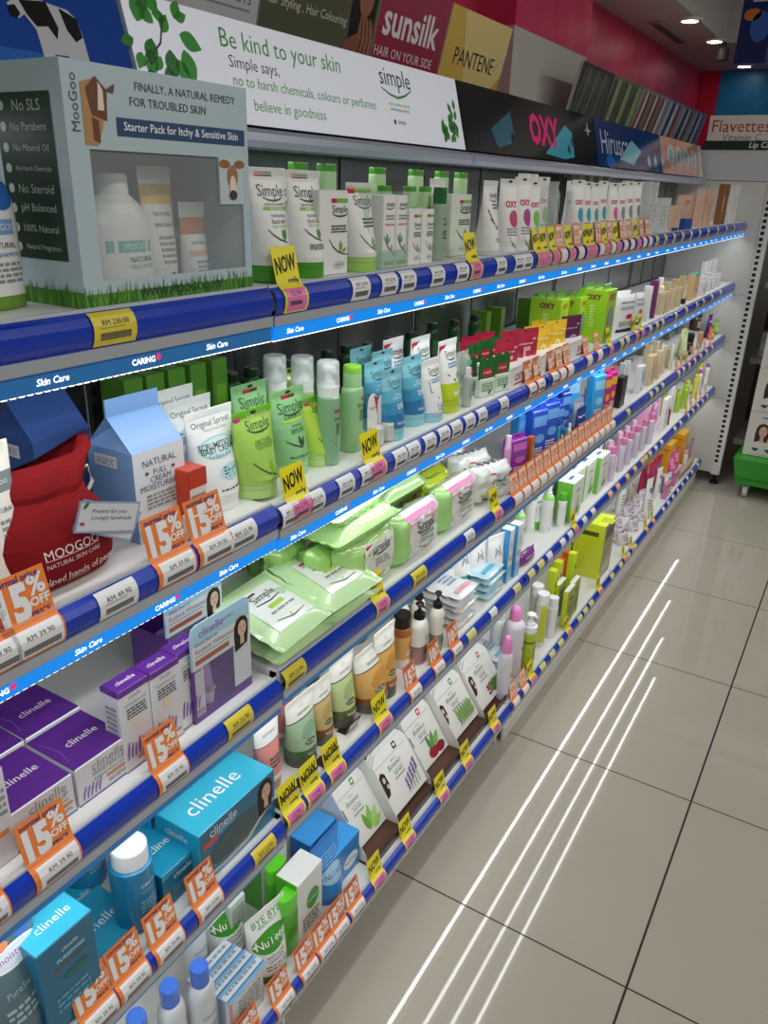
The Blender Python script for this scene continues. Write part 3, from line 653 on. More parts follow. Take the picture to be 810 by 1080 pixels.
def pack(mb, w, h, d, mat, F_=(), seal=True, puff=.5, frontmat=None, wob=.0, left=None):
    """Soft film pack lying with its print towards -y, standing on its lower edge; crimped ends at left and right."""
    nx, nz = 12, 10; rnd = random.Random(int(w*9999)+int(h*777)); grid = {}
    def th(u, v):
        if puff < .5: return d/2*((1-abs(2*u-1)**6)**.45)*((1-abs(2*v-1)**6)**.45)     # brick-like
        return d/2*((1-abs(2*u-1)**3.2)**.55)*((1-abs(2*v-1)**2.8)**puff)
    W = [[rnd.uniform(-1, 1)*wob for _ in range(nz+1)] for _ in range(nx+1)]
    def pt(u, v, sg): i = int(round(u*nx)); j = int(round(v*nz)); return (-w/2+u*w, d/2+sg*(th(u, v)+W[i][j]*d*(0 if i in (0, nx) or j in (0, nz) else 1)), v*h)
    for sg in (-1, 1):
        vs = [pt(i/nx, j/nz, sg) for i in range(nx+1) for j in range(nz+1)]; fs = []
        for i in range(nx):
            for j in range(nz):
                a = i*(nz+1)+j; q = (a, a+nz+1, a+nz+2, a+1); fs.append(q if sg < 0 else q[::-1])
        if left:
            nl = int(nx*left[1])*nz; mb.add(vs, fs[:nl], left[0], True); mb.add(vs, fs[nl:], mat, True)
        else: mb.add(vs, fs, mat, True)
    if seal:
        for sx in (-1, 1):
            vs = []; fs = []
            for j in range(nz+1):
                z = j/nz*h; z2 = z; zig = .0012*(1 if j % 2 else -1)
                vs += [(sx*w/2, d/2, z), (sx*(w/2+w*.07), d/2+zig, z2)]
            for j in range(nz): fs.append((2*j, 2*j+1, 2*j+3, 2*j+2) if sx > 0 else (2*j, 2*j+2, 2*j+3, 2*j+1))
            sm = left[0] if left else mat; mb.add(vs, fs, sm); mb.add([(x, y+.0006, z) for x, y, z in vs], [f[::-1] for f in fs], sm)
    def P(u, v, c=.0003):
        uu = min(1, max(0, (u+w/2)/w)); vv = min(1, max(0, v/h))
        # bilinear on the front grid
        fi, fj = uu*nx, vv*nz; i, j = min(nx-1, int(fi)), min(nz-1, int(fj)); a, b = fi-i, fj-j
        q = [Vector(pt((i+p)/nx, (j+r)/nz, -1)) for p in (0, 1) for r in (0, 1)]
        y = (q[0].y*(1-a)*(1-b)+q[1].y*(1-a)*b+q[2].y*a*(1-b)+q[3].y*a*b)
        return Vector((u, y-c-.0012, v))
    if frontmat:
        m, u0, v0, u1, v1 = frontmat; N = 10
        vs = [P((u0+(u1-u0)*i/N)*w, (v0+(v1-v0)*j/N)*h, .0) for i in range(N+1) for j in range(N+1)]
        fs = [(i*(N+1)+j, (i+1)*(N+1)+j, (i+1)*(N+1)+j+1, i*(N+1)+j+1) for i in range(N) for j in range(N)]
        mb.add(vs, fs, m, True)
    prints(mb, lambda a, b, c=.0: P(a, b, c+.0006), w, h, F_)
def simple_print(v0=.78, wd=.62, lines=True, col=None, u=0.06, script='Simple', sprig=True, ink=None):
    col = col or M('#78b52b', .35); k = ink or INK
    L = [('t', script, u, v0, wd, k), ('s', [(u-.26, v0-.045), (u-.12, v0-.068), (u+.04, v0-.074), (u+.2, v0-.062), (u+.3, v0-.04)], .035, k)]
    if sprig:
        L += [('s', [(u-.38, .43), (u-.26, .35), (u-.08, .28), (u+.12, .245), (u+.32, .235)], .03, k), ('l', u+.0, .27, .2, 60, col), ('l', u+.04, .27, .24, 95, col), ('l', u+.1, .265, .17, 35, col)]
    return L
# ------------------------------------------------------------------ price tags and rail labels
def railtag(s, yc, w, t1, mats, draw=None, name='price_tag', label='', cat='price tag', group=None, t0=.001, lean=0):
    """Paper strip following the rail, from t0 up to t1 (metres along the rail profile)."""
    mb = MB(); n = 12; vs = []; fs = []
    P = lambda u, v, c=0.0: tag_pt(s, yc+u, v) + Vector((.9, 0, .3))*(c+.0002)
    N = Vector((.0012, 0, 0))
    for i in range(n+1):
        t = t0+(t1-t0)*i/n; vs += [P(-w/2, t), P(w/2, t)]
    for i in range(n): fs.append((2*i, 2*i+1, 2*i+3, 2*i+2))
    mb.add(vs, fs, mats); mb.add([v-N*.5 for v in vs], [f[::-1] for f in fs], mats)
    if draw: draw(mb, P, w)
    o = mb.build(name); tag(o, label, cat, group); return o
PY_ = M('#f4e61c', .4, coat=.2); PK = M('#e879b4', .35, coat=.2); OR = M('#f2863a', .4, coat=.2); PW = M('#eceef0', .35, coat=.2); INKB = M('#151515', .5); NAVY = M('#2a2a78', .5); PO = M('#f2c9a8', .4)
def grid(mb, m, P, u0, v0, u1, v1, lift, n=8):
    vs = [P(u, v0+(v1-v0)*j/n, lift) for j in range(n+1) for u in (u0, u1)]
    mb.add(vs, [(2*j, 2*j+1, 2*j+3, 2*j+2) for j in range(n)], m)
def bar(mb, P, u0, v0, u1, v1, c):          # bar code block
    k = u0; i = 0
    while k < u1: mb.add([P(k, v0, c), P(min(u1, k+.0009), v0, c), P(min(u1, k+.0009), v1, c), P(k, v1, c)], [(0, 1, 2, 3)], M('#55575a', .5)); k += .0013
SN = {1: 'top', 2: 'second', 3: 'third', 4: 'fourth', 5: 'bottom'}
def y_on(s, px): return y_at(px, XF, SZ[s]+(SB[s] if px < 298 else 0)-.02)
def now_tag(s, px, w=.046, small=False):
    def dr(mb, P, w):
        grid(mb, PK, P, -w*.42, .003, w*.42, .032, .0002)
        mb.text('NOW', 0, 0, w*.86, INKB, lambda a, b: P(a, .064+b*1.75+a*.14, .0005), bold=.022); mb.text('only', w*.2, .0430, w*.44, INKB, lambda a, b: P(a, b, .0005), bold=.015)
        if not small: bar(mb, P, -w*.3, .011, w*.2, .016, .0006); mb.text('12.90', 0, .025, w*.4, M('#8a3a6a', .5), lambda a, b: P(a, b, .0005))
    railtag(s, y_on(s, px), w, .084, PY_, dr, 'price_tag', 'yellow NOW only tag with pink base, %s rail' % SN[s], group='yellow now price tags, %s shelf' % SN[s])
def off_tag(s, px, w=.052, pct='15', small=False):
    def dr(mb, P, w):
        grid(mb, PW, P, -w*.40, .004, w*.46, .034, .0002)
        if small:
            grid(mb, M('#f3dccd', .4), P, -w*.42, .041, w*.42, .083, .0002, 3); mb.text(pct+'%', 0, 0, w*.7, OR, lambda a, b: P(a, .066+b*1.2, .0005), bold=.03); mb.text('OFF', 0, .049, w*.45, OR, lambda a, b: P(a, b, .0005), bold=.02); return
        mb.text(pct, 0, 0, w*.54, PW, lambda a, b: P(a-w*.15, .060+b*1.3, .0005), bold=.055); mb.text('%', w*.29, .072, w*.32, PW, lambda a, b: P(a, b, .0005), bold=.03); mb.text('OFF', w*.29, .056, w*.36, PW, lambda a, b: P(a, b, .0005), bold=.035)
        if not small:
            mb.text('normal price', -w*.02, .082, w*.8, NAVY, lambda a, b: P(a, b, .0005), bold=.02); mb.text('PRICE', w*.26, .0445, w*.34, NAVY, lambda a, b: P(a, b, .0005), bold=.02)
            bar(mb, P, -w*.3, .008, w*.4, .015, .0006); mb.text('RM 39.90', w*.05, .024, w*.5, INK, lambda a, b: P(a, b, .0005))
    railtag(s, y_on(s, px), w, .088, OR, dr, 'price_tag', 'orange %s percent off tag on %s rail' % (pct, SN[s]), group='orange discount tags, %s shelf' % SN[s])
def flat_tag(s, px, col='white', w=.044, small=False, price='RM 23.90'):
    m = {'white': PW, 'yellow': M('#e6d33a', .4, coat=.2), 'pale yellow': M('#ddd888', .4, coat=.2), 'peach': M('#f0c090', .4), 'pink': PK}[col]
    def dr(mb, P, w):
        if small: grid(mb, M('#9a9c9e', .4), P, -w*.3, .008, w*.3, .016, .0003, 2); return
        bar(mb, P, -w*.36, .007, w*.36, .014, .0006); mb.text(price, w*.02, .0235, w*.62, INK, lambda a, b: P(a, b, .0005)); mb.rect(-w*.36, .0182, w*.2, .019, M('#8b8d90', .4), lambda a, b: P(a, b, .0004))
    railtag(s, y_on(s, px), w, .0355, m, dr, 'price_label', '%s price label flush on %s rail' % (col, SN[s]), 'price label', '%s price labels, %s shelf' % (col, SN[s]))
# ------------------------------------------------------------------ stocking helpers
FOOT = {}
def free(s, x, y, w, dep, move=True):
    """Nearest spot that is not already taken on shelf s (x = front face), then remember it."""
    L = FOOT.setdefault(s, []); y = min(y, YE-.012-w/2)
    if move:
        for _ in range(40):
            hit = None
            for (a, b, c, d) in L:              # front x, back x, y0, y1
                ox = min(x, a)-max(x-dep, b); oy = min(y+w/2, d)-max(y-w/2, c)
                if ox > .0006 and oy > .0006: hit = (a, b, c, d, ox, oy); break
            if not hit: break
            a, b, c, d, ox, oy = hit
            if oy < .35*w: y += (oy+.0004)*(1 if y > (c+d)/2 else -1)*1.0
            else: x = b-.0008
            if x-dep < XB+.002: x = XB+.002+dep; break
    L.append((x, x-dep, y-w/2, y+w/2))
    return x, y
def mk(fn, s, d, xl, xr, yt, name, label, cat, group=None, kind='tube', rz=0, dep=None, zb=None):
    x, yc, w, h, z = place(s, d, xl, xr, yt, zb=zb); w0 = w
    if kind in ('tube', 'round'):
        for _ in range(2):
            if kind == 'round': w = roundw(x, yc, z+h/2, w0)
            off = w*.31 if kind == 'tube' else w*(.5 if not dep else min(.5, .5*dep/w0 if dep < w0 else .5))
            x, yc, w0, h, z = place(s, d+off, xl, xr, yt, zb=zb); x += off
            w = roundw(x, yc, z+h/2, w0) if kind == 'round' else w0
        off = w*.31 if kind == 'tube' else w*.5
    else: off = 0
    c_ = abs(x)/math.hypot(x, yc)              # far goods show mostly their sides, so less of the seen width is frontage
    if kind == 'tube': w *= min(1, c_/.5); off = w*.31
    if kind == 'flat': w *= min(1, c_/.42)
    fd = {'tube': w*.62, 'round': w, 'flat': dep or .03}[kind]; fw = w*(.66 if kind == 'tube' else .97)
    if zb is None: x, yc = free(s, x, yc, fw, fd, move=yc > 1.25)
    if yc > 1.5 and kind in ('tube', 'flat') and not rz: rz = -.3      # far goods sit turned a little towards the near end
    r = thing(name, label, cat, (x-off, yc, z+.0005), RZ+rz, group)
    r['_rz'] = rz; r['_w'] = w; r['_h'] = h; r['_off'] = off; r['_fw'] = fw; r['_fd'] = fd
    fn(r, w, h)
    return r
def again(root, s, d, px, label=None, rz=0, group=None, dz=0, zm=None):
    """A copy of a thing further along (photo column px at half height), d behind the rail."""
    h = root['_h']; x = XF-d; y = y_at(px, x-root['_off'], SZ[s]+h/2); zz = SZ[s]+(SB[s] if px < 296 else 0)
    if not dz: x, y = free(s, x, y, root['_fw'], root['_fd'])
    return dup(root, (x-root['_off'], y, zz+.0005+dz), RZ+(rz or (root['_rz'] if '_rz' in root else 0)), label, group)
def behind(root, dx, label, dy=0, group=None, n=1):
    for k in range(1, n+1):
        l = root.location; r = dup(root, (l.x-dx*k, l.y+dy*k, l.z), root.rotation_euler.z, label, group)
def box(s, d, xl, xr, yt, dep, mat, label, group=None, mats=None, F_=(), T_=(), L_=(), name='carton', cat='carton', rz=0, b=.0012, zb=None, w0=None):
    x, yc, w, h, z = place(s, d, xl, xr, yt, zb=zb)
    if yc > 1.6:                               # far cartons: the seen columns span the left side and the front together
        y1 = yc+w/2; y0 = y_at(xl, x-dep, z+h*.5); w = y1-y0
        if w < .022: dep = max(.016, dep*.5); y0 = y_at(xl, x-dep, z+h*.5); w = max(.02, y1-y0)
        yc = y1-w/2
    w = max(.006, w-.0008)
    if zb is None: x, yc = free(s, x, yc, w, dep, move=yc > 1.25)
    mb = MB(); carton(mb, w, dep, h, mat, mats, F_, T_, L_, b); o = mb.build(name)
    o.location = (x, yc, z+.0005); o.rotation_euler = (0, 0, RZ+rz); o['_w'] = w; o['_h'] = h; o['_off'] = 0; o['_fw'] = w; o['_fd'] = dep
    return tag(o, label, cat, group)
PWH = M('#eef0ee', .32); GRN = M('#4d9a2c', .32); SGRN = M('#a3d84a', .3, coat=.3); RED = M('#c4163f', .35); MAG = M('#d2257c', .35); LGR = M('#7fbb3a', .35)
REDK = [('r', -.36, .925, -.2, .965, RED), ('r', -.2, .925, .1, .965, INK)]
# ================================================================== TOP SHELF
# shampoo bottle at the far left edge
def f(r, w, h):
    bl = M('#2f6fc4', .35)
    bottle(r, w, h, w*.55, .2, PWH, [(0, M('#6f9a3c', .35)), (.012, PWH)], [('e', .22, .6, .2, .075, bl), ('r', -.45, .40, .47, .48, M('#7ba5d8', .35)), ('t', 'MOOGOO', .12, .44, .5, WINK), ('t', 'NATURAL', .14, .345, .4, INK), ('t', 'MILK SHAMPOO', .14, .295, .5, M('#4a7ac0', .4)), ('b', -.1, .14, .4, .26, 4, INKG)], capw=.42, shoulder=.3)
mk(f, 1, .045, -70, 36, 118, 'shampoo_bottle', 'white shampoo bottle with blue band left of the gift box', 'bottle', kind='round', dep=.045)
# the large gift box with a window
x, yc, w, h, z = place(1, .017, 77, 263, 79)
GX = dict(x=x, yc=yc, w=w, h=h, z=z); D = .115
root = thing('gift_box', 'large pale blue gift box with cow pictures and a clear window', 'gift box', (x, yc, z+.0005), RZ)
gb = M('#b9cdd6', .3, coat=.5); mb = MB(); t = .0022
mb.box(-w/2, -w/2+t, 0, D, 0, h, gb); mb.box(w/2-t, w/2, 0, D, 0, h, gb); mb.box(-w/2+t, w/2-t, D-t, D, 0, h, M('#c6d3d6', .4)); mb.box(-w/2+t, w/2-t, 0, D-t, 0, t, gb); mb.box(-w/2+t, w/2-t, 0, D-t, h-t, h, gb)
u0, u1, v0, v1 = -.405, .455, .115, .665                  # window cut out of the front
mb.box(-w/2+t, w/2-t, 0, t, v1*h, h-t, gb); mb.box(-w/2+t, w/2-t, 0, t, t, v0*h, gb); mb.box(-w/2+t, u0*w, 0, t, v0*h, v1*h, gb); mb.box(u1*w, w/2-t, 0, t, v0*h, v1*h, gb)
P = pl3((0, 0, 0), (1, 0, 0), (0, 0, 1)); NV = M('#24466f', .4)
prints(mb, P, w, h, [('t', 'FINALLY, A NATURAL REMEDY', .13, .93, .58, INK), ('t', 'FOR TROUBLED SKIN', .02, .87, .42, INK), ('r', -.265, .725, .475, .80, NV), ('t', 'Starter Pack for Itchy & Sensitive Skin', .1, .762, .66, WINK, .01)])
Pv = pl3((0, 0, 0), (0, 0, 1), (-1, 0, 0)); mb.text('MooGoo', h*.84, w*.455, h*.22, M('#4a5a66', .4), lambda a, b: Pv(a, b, .0004))
br = M('#6b4326', .4); tn = M('#b98a5a', .4); cr = M('#e8dccb', .4)
for (a, b, m, c) in [([(-.42, .68), (-.36, .68), (-.33, .76), (-.31, .86), (-.36, .94), (-.42, .92)], 0, tn, .0003), ([(-.38, .80), (-.31, .78), (-.30, .9), (-.35, .95), (-.40, .9)], 0, br, .0005), ([(-.31, .90), (-.26, .93), (-.27, .89)], 0, br, .0006), ([(-.35, .82), (-.32, .82), (-.32, .9), (-.34, .93)], 0, cr, .0007), ([(-.38, .7), (-.35, .69), (-.35, .78), (-.38, .79)], 0, br, .0006)]:
    mb.poly([(p*w, q*h) for p, q in a], m, lambda u, v, c=c: P(u, v, c))
pan = M('#c3d3da', .3, coat=.4); mb.box(.3*w, u1*w, .0, t, .44*h, v1*h, pan)
for (cx, cv, rx, rv, m, c) in [(.385, .575, .035, .055, M('#a9744a', .4), .0005), (.335, .635, .035, .02, M('#9a6238', .4), .0004), (.435, .635, .035, .02, M('#9a6238', .4), .0004), (.385, .52, .022, .06, cr, .0006), (.385, .485, .026, .025, M('#4a3a34', .4), .0007)]: mb.ell(cx*w, cv*h, rx*w, rv*h, m, lambda u, v, c=c: P(u, v, c))
gs = [M('#4a8a2c', .4), M('#6aa63a', .4), M('#356f24', .4)]; rnd = random.Random(3)
mb.rect(-w/2, 0, w/2, .06*h, gs[0], lambda u, v: P(u, v, .0001))
for k in range(150): a = rnd.uniform(-.5, .49)*w; q = rnd.uniform(.05, .115)*h; b = rnd.uniform(-.006, .006); mb.poly([(a-.0015, .0), (a+.0015, 0), (a+b, q)], gs[k % 3], lambda u, v, k=k: P(u, v, .0003+.000002*k))
mb.text('WWW.MOOGOO.MY', .03*w, .045*h, .5*w, INK, lambda u, v: P(u, v, .0012))
PL_ = pl3((-w/2, D/2, 0), (0, -1, 0), (0, 0, 1))
mb.rect(-.3*D, .2*h, .36*D, .88*h, M('#1d3526', .4), lambda u, v: PL_(u, v, .0003)); mb.rect(-.5*D, 0, .5*D, .07*h, gs[0], lambda u, v: PL_(u, v, .0002))
for k in range(80): a = rnd.uniform(-.49, .49)*D; q = rnd.uniform(.06, .12)*h; mb.poly([(a-.0015, .0), (a+.0015, 0), (a, q)], gs[k % 3], lambda u, v, k=k: PL_(u, v, .0003+.000002*k))
for k, st in enumerate(['No SLS', 'No Parabens', 'No Mineral Oil', 'No Harsh Chemicals', 'No Steroid', 'pH Balanced', '100% Natural', 'Natural Fragrance']):
    v = (.83-k*.083)*h; mb.text(st, .08*D, v, .42*D, M('#b9c8b9', .4), lambda a, b: PL_(a, b, .0007), 0, 0, .009); mb.ell(-.22*D, v, .004, .004, M('#b9c8b9', .4), lambda a, b: PL_(a, b, .0007))
mb.build('carton_shell', root)
mb = MB(); mb.box(u0*w-.002, u1*w+.002, t+.0002, t+.0005, v0*h-.002, v1*h+.002, clear('#dfe8ea', .13, .05)); mb.build('window_film', root)
def inside(fn, du, dv, wf, hf, name, label, cat, off):
    r = thing(name, label, cat, (x-off, yc+du*w, z+t+.001), RZ, 'goods inside the gift box'); fn(r, wf*w, hf*h)
TEAL = M('#6fc0b4', .35); YEL = M('#e3bf5a', .35); ORN = M('#d98f62', .35)
def f(r, w, h): bottle(r, w, h, w*.62, .16, PWH, [(0, PWH)], [('r', -.49, .36, .49, .46, TEAL), ('t', 'MOOGOO', .12, .41, .5, WINK), ('t', 'NATURAL', .14, .3, .4, INK), ('t', 'MILK WASH', .14, .24, .4, TEAL), ('l', .0, .08, .12, 20, INK)], capw=.4, shoulder=.32)
inside(f, -.12, 0, .36, .56, 'wash_bottle', 'white bottle with teal band inside the gift box window', 'bottle', .055)
def f(r, w, h): tube(r, w, h, .16, PWH, [(0, PWH), (h*.70, YEL), (h*.86, PWH)], [('t', 'MOOGOO', .0, .78, .6, WINK), ('t', 'NATURAL', 0, .62, .55, INK), ('t', 'SKIN BALM', 0, .53, .6, INK), ('b', -.25, .2, .3, .45, 5, INKG), ('l', -.1, .1, .25, 20, INK)])
inside(f, .15, 0, .2, .6, 'cream_tube', 'white tube with yellow band inside the gift box window', 'tube', .06)
def f(r, w, h): tube(r, w, h, .16, PWH, [(0, PWH), (h*.62, ORN), (h*.82, PWH)], [('t', 'NATURAL', 0, .52, .55, INK), ('r', -.4, .36, .4, .43, M('#e8b99a', .4)), ('b', -.25, .15, .3, .32, 3, M('#6fa6b8', .4))])
inside(f, .33, 0, .17, .43, 'cream_tube', 'small white tube with orange band inside the gift box window', 'tube', .05)
def f(r, w, h): tube(r, w, h, .16, PWH, [(0, PWH), (h*.7, M('#6f7a80', .4)), (h*.88, PWH)], [('t', 'MOOGOO', .0, .79, .6, WINK), ('b', -.25, .3, .3, .6, 5, INKG)])
inside(f, -.34, 0, .15, .6, 'cream_tube', 'white tube with grey band inside the gift box window', 'tube', .06)
# white facial wash tubes
def sw(r, w, h): tube(r, w, h, .15, GRN, [(0, PWH)], REDK+simple_print(.79, .72, u=.0)[:2]+[('t', 'SENSITIVE SKIN EXPERTS', .05, .685, .62, INK), ('r', -.3, .635, .38, .665, LGR), ('t', 'KIND TO SKIN', .05, .65, .4, WINK, .01), ('t', 'moisturising', .06, .585, .68, INK), ('t', 'facial wash', .06, .54, .64, INK), ('t', '100% SOAP FREE', .06, .495, .5, LGR)]+[('s', [(-.3, .47), (-.2, .42), (-.05, .38), (.15, .355), (.4, .345)], .03, INK), ('l', .1, .37, .2, 100, GRN), ('l', .1, .37, .22, 65, GRN), ('b', -.25, .27, .4, .325, 3, INK)])
t1 = mk(sw, 1, .03, 263, 301, 177, 'face_wash_tube', 'white face wash tube with green cap beside the gift box', 'tube', 'white face wash tubes, top shelf')
again(t1, 1, .033, 320)
again(t1, 1, .10, 322, 'white face wash tube standing behind the front pair'); again(t1, 1, .10, 288, 'white face wash tube hidden behind the front pair')
# pale cartons and tubes with sprig
def sprig(F0=.8): return [('r', -.1, .855, .08, .905, RED), ('r', .08, .855, .48, .905, LGR)]+simple_print(F0-.03, .55, u=.2)+[('b', -.1, .5, .45, .6, 3, INK), ('e', .2, .12, .2, .05, M('#cfd6d2', .4)), ('b', .08, .1, .32, .14, 1, INKG)]
box(1, .035, 337, 367, 201, .045, PWH, 'white carton with green sprig beside the face wash tubes', 'white sprig cartons, top shelf', F_=sprig(), T_=[('t', 'simple', 0, .5, .6, INK)])
def f(r, w, h): tube(r, w, h, .17, M('#a9d86a', .35), [(0, PWH), (h*.905, PWH)], [('r', -.48, .88, -.2, .955, RED), ('r', -.2, .89, .48, .945, LGR)]+simple_print(.79, .72)+[('b', -.15, .5, .4, .62, 3, INK)])
mk(f, 1, .025, 364, 391, 193, 'cream_tube', 'white cream tube with lime cap and red corner flash', 'tube')
# tall green-capped bottles in the back row
def gcap(r, w, h): bottle(r, w, h, w*.6, .075, GRN, [(0, M('#b9dca6', .3))], simple_print(.7, .6), n=3, capw=.94, shoulder=.03, captype='flat')
b1 = mk(gcap, 1, .15, 336, 361, 173, 'lotion_bottle', 'pale green lotion bottle at back of top shelf', 'bottle', 'pale green lotion bottles, top shelf', kind='round', dep=.035)
for px in (315, 397, 437, 464, 484): again(b1, 1, .165, px)
b2 = mk(gcap, 1, .10, 398, 417, 196, 'lotion_bottle', 'shorter pale green lotion bottle, middle of top shelf', 'bottle', 'pale green lotion bottles, top shelf', kind='round', dep=.035)
for px in (431, 447): again(b2, 1, .10, px)
# clear display case with two small cartons
gk = M('#5fa88c', .35); pkk = M('#d88aa0', .4)
fl = [('t', 'simple', .05, .87, .65, INK), ('s', [(-.3, .83), (0, .805), (.35, .835)], .05, INK), ('b', -.3, .66, .4, .74, 2, INKG), ('r', -.35, .59, .4, .615, pkk), ('s', [(-.45, .45), (-.1, .3), (.45, .18)], .05, INK), ('l', -.2, .36, .4, 85, gk), ('l', -.15, .34, .35, 50, gk), ('l', .15, .24, .3, 70, pkk), ('b', -.4, .04, .4, .1, 2, INKG)]
c1 = box(1, .03, 404, 417, 206, .04, PWH, 'slim white floral carton inside the clear display case', 'slim floral cartons', F_=fl)
again(c1, 1, .03, 424)
x, yc, w, h, z = place(1, .026, 389, 431, 203)
mb = MB(); cl = clear('#9fd0b0', .25); t = .001
for a in ((-w/2, -w/2+t, .0, .075), (w/2-t, w/2, .0, .075)): mb.box(a[0], a[1], a[2], a[3], 0, h, cl)
mb.box(-w/2+t, w/2-t, 0, t, 0, h*.25, cl); mb.box(-w/2+t, w/2-t, .074, .075, 0, h, cl)
o = mb.build('display_case'); o.location = (x, yc, z+.0006); o.rotation_euler = (0, 0, RZ); tag(o, 'open clear plastic case holding the slim floral cartons', 'display case')
c2 = box(1, .03, 431, 444, 221, .035, PWH, 'short white sprig carton between display case and clear bottle', 'short sprig cartons, top shelf', F_=sprig(.75)); again(c2, 1, .03, 451)
def f(r, w, h): bottle(r, w, h, w*.7, .22, M('#1e6a34', .3), [(0, M('#cfe6d6', .1, trans=.55))], [('r', -.15, .56, .1, .585, RED), ('t', 'simple', .1, .5, .5, INK), ('s', [(-.2, .2), (0, .16), (.4, .19)], .04, INK), ('b', -.2, .1, .4, .14, 2, INKG), ('b', -.15, .3, .4, .42, 3, INK)], n=2.6, capw=.66, shoulder=.05, captype='flat')
mk(f, 1, .03, 457, 478, 198, 'toner_bottle', 'clear toner bottle with a dark green cap', 'bottle', kind='round', dep=.032)
box(1, .06, 475, 496, 205, .04, M('#dde8dc', .35), 'pale carton with sprig right of the clear toner bottle', F_=sprig())
# gusset tubes with dark sprigs
def gus(r, w, h): tube(r, w, h, .06, M('#d8d9d4', .35), [(0, PWH)], [('t', 'simple', .1, .8, .55, INK), ('s', [(-.2, .75), (.1, .72), (.38, .76)], .04, INK), ('b', -.1, .62, .4, .7, 2, INK), ('s', [(-.35, .62), (-.15, .45), (.1, .36), (.42, .3)], .07, M('#3f5a42', .4)), ('s', [(-.3, .5), (0, .38), (.3, .3)], .05, INK), ('b', -.1, .18, .4, .24, 2, INKG)])
g1 = mk(gus, 1, .025, 488, 507, 190, 'cream_tube', 'white tube with dark feather sprig on top shelf', 'tube', 'white feather sprig tubes'); again(g1, 1, .02, 515)
# acne care tubes with bold three-letter name
def oxy(colr, txt=RED, body=PWH):
    def g(r, w, h): tube(r, w, h, .14, body, [(0, body)], [('t', 'OXY', 0, .66, .62, txt, .05), ('e', .08, .46, .26, .12, colr), ('b', -.3, .22, .3, .34, 3, INKG), ('s', [(-.2, .2), (.0, .1), (.25, .05)], .1, INKG)], hang=True)
    return g
cl_ = {'plum': '#a83a8c', 'magenta': '#c42f6a', 'green': '#7ac143', 'teal': '#2f9fb4', 'pink': '#d85a8a', 'grey': '#7d8a8c'}
def sq(c): return M(cl_[c], .35)
prev = {}
for xl, xr, yt, c, d in [(524, 540, 189, 'magenta', .03), (539, 554, 187, 'plum', .025), (552, 564, 191, 'green', .02), (563, 573, 187, 'green', .05), (592, 602, 191, 'green', .05), (597, 609, 190, 'teal', .02), (608, 618, 192, 'teal', .03), (617, 626, 193, 'teal', .02), (625, 634, 191, 'teal', .04), (634, 645, 193, 'pink', .03), (644, 653, 193, 'grey', .02), (652, 661, 192, 'grey', .03), (660, 669, 192, 'grey', .04)]:
    mk(oxy(sq(c)), 1, d, xl, xr, yt, 'gel_tube', 'white gel tube with a %s oval on top shelf' % c, 'tube', 'white gel tubes, top shelf')
c3 = box(1, .09, 545, 556, 183, .04, PWH, 'white carton behind the gel tubes on top shelf', 'white cartons behind the gel tubes', F_=[('t', 'OXY', 0, .8, .7, RED)]); again(c3, 1, .09, 563)
mb = MB(); pack(mb, .055, .13, .03, clear('#dde6e6', .3, .15), wob=.12); o = mb.build('clear_bag'); x, yc, w, h, z = place(1, .03, 572, 592, 192); o.scale = (w/.055, 1, h/.13); o.location = (x, yc, z+.0012); o.rotation_euler = (0, 0, RZ); tag(o, 'crumpled clear bag between the gel tubes', 'bag')
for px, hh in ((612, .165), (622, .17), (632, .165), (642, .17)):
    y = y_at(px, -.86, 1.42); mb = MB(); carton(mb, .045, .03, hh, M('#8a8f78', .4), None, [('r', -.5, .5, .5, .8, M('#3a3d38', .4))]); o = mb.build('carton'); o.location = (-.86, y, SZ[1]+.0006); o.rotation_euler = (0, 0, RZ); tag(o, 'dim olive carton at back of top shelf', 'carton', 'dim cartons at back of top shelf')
W2 = M('#d5d7d8', .3)
cg = box(1, .025, 669, 681, 191, .06, W2, 'tall silvery white carton on top shelf', 'tall silvery cartons, top shelf', F_=[('b', -.35, .82, .35, .95, 3, INKG), ('b', -.3, .2, .3, .6, 4, INKG)])
for px in (685, 691): again(cg, 1, .025, px)
cg = box(1, .02, 694, 699, 209, .05, W2, 'short silvery carton on top shelf', 'short silvery cartons, top shelf', F_=[('b', -.3, .2, .3, .8, 5, INKG)])
again(cg, 1, .02, 701); again(cg, 1, .03, 705)
PCH = M('#e0bda6', .35); PC2 = M('#c99a78', .35)
def pf(c): return [('r', -.4, .55, .4, .62, c), ('b', -.35, .65, .35, .85, 3, M('#a8705a', .4))]
cg = box(1, .035, 706, 713, 217, .05, PCH, 'peach carton in the front row of top shelf', 'peach cartons, top shelf', F_=pf(PC2))
for px in (717, 725): again(cg, 1, .035, px)
cg = box(1, .08, 713, 727, 206, .05, M('#d9ae94', .35), 'peach carton in second row of top shelf', 'peach cartons, top shelf', F_=pf(PC2)); again(cg, 1, .09, 734)
cg = box(1, .05, 734, 742, 199, .06, PCH, 'tall peach carton near end of top shelf', 'tall peach cartons, top shelf', F_=pf(PC2))
for px in (745, 752): again(cg, 1, .045, px)
box(1, .017, 716, 733, 231, .03, M('#1d4f9e', .35), 'small royal blue carton in front of peach cartons', T_=[])
box(1, .017, 708, 715, 243, .03, M('#1d4f9e', .35), 'low royal blue carton left of the small blue carton')
cg = box(1, .03, 758, 763, 194, .05, M('#8a6038', .35), 'slim brown and cream carton near end of top shelf', 'slim brown cartons', F_=[('r', -.5, .3, .5, .7, M('#d8c4a4', .4))]); again(cg, 1, .03, 767)
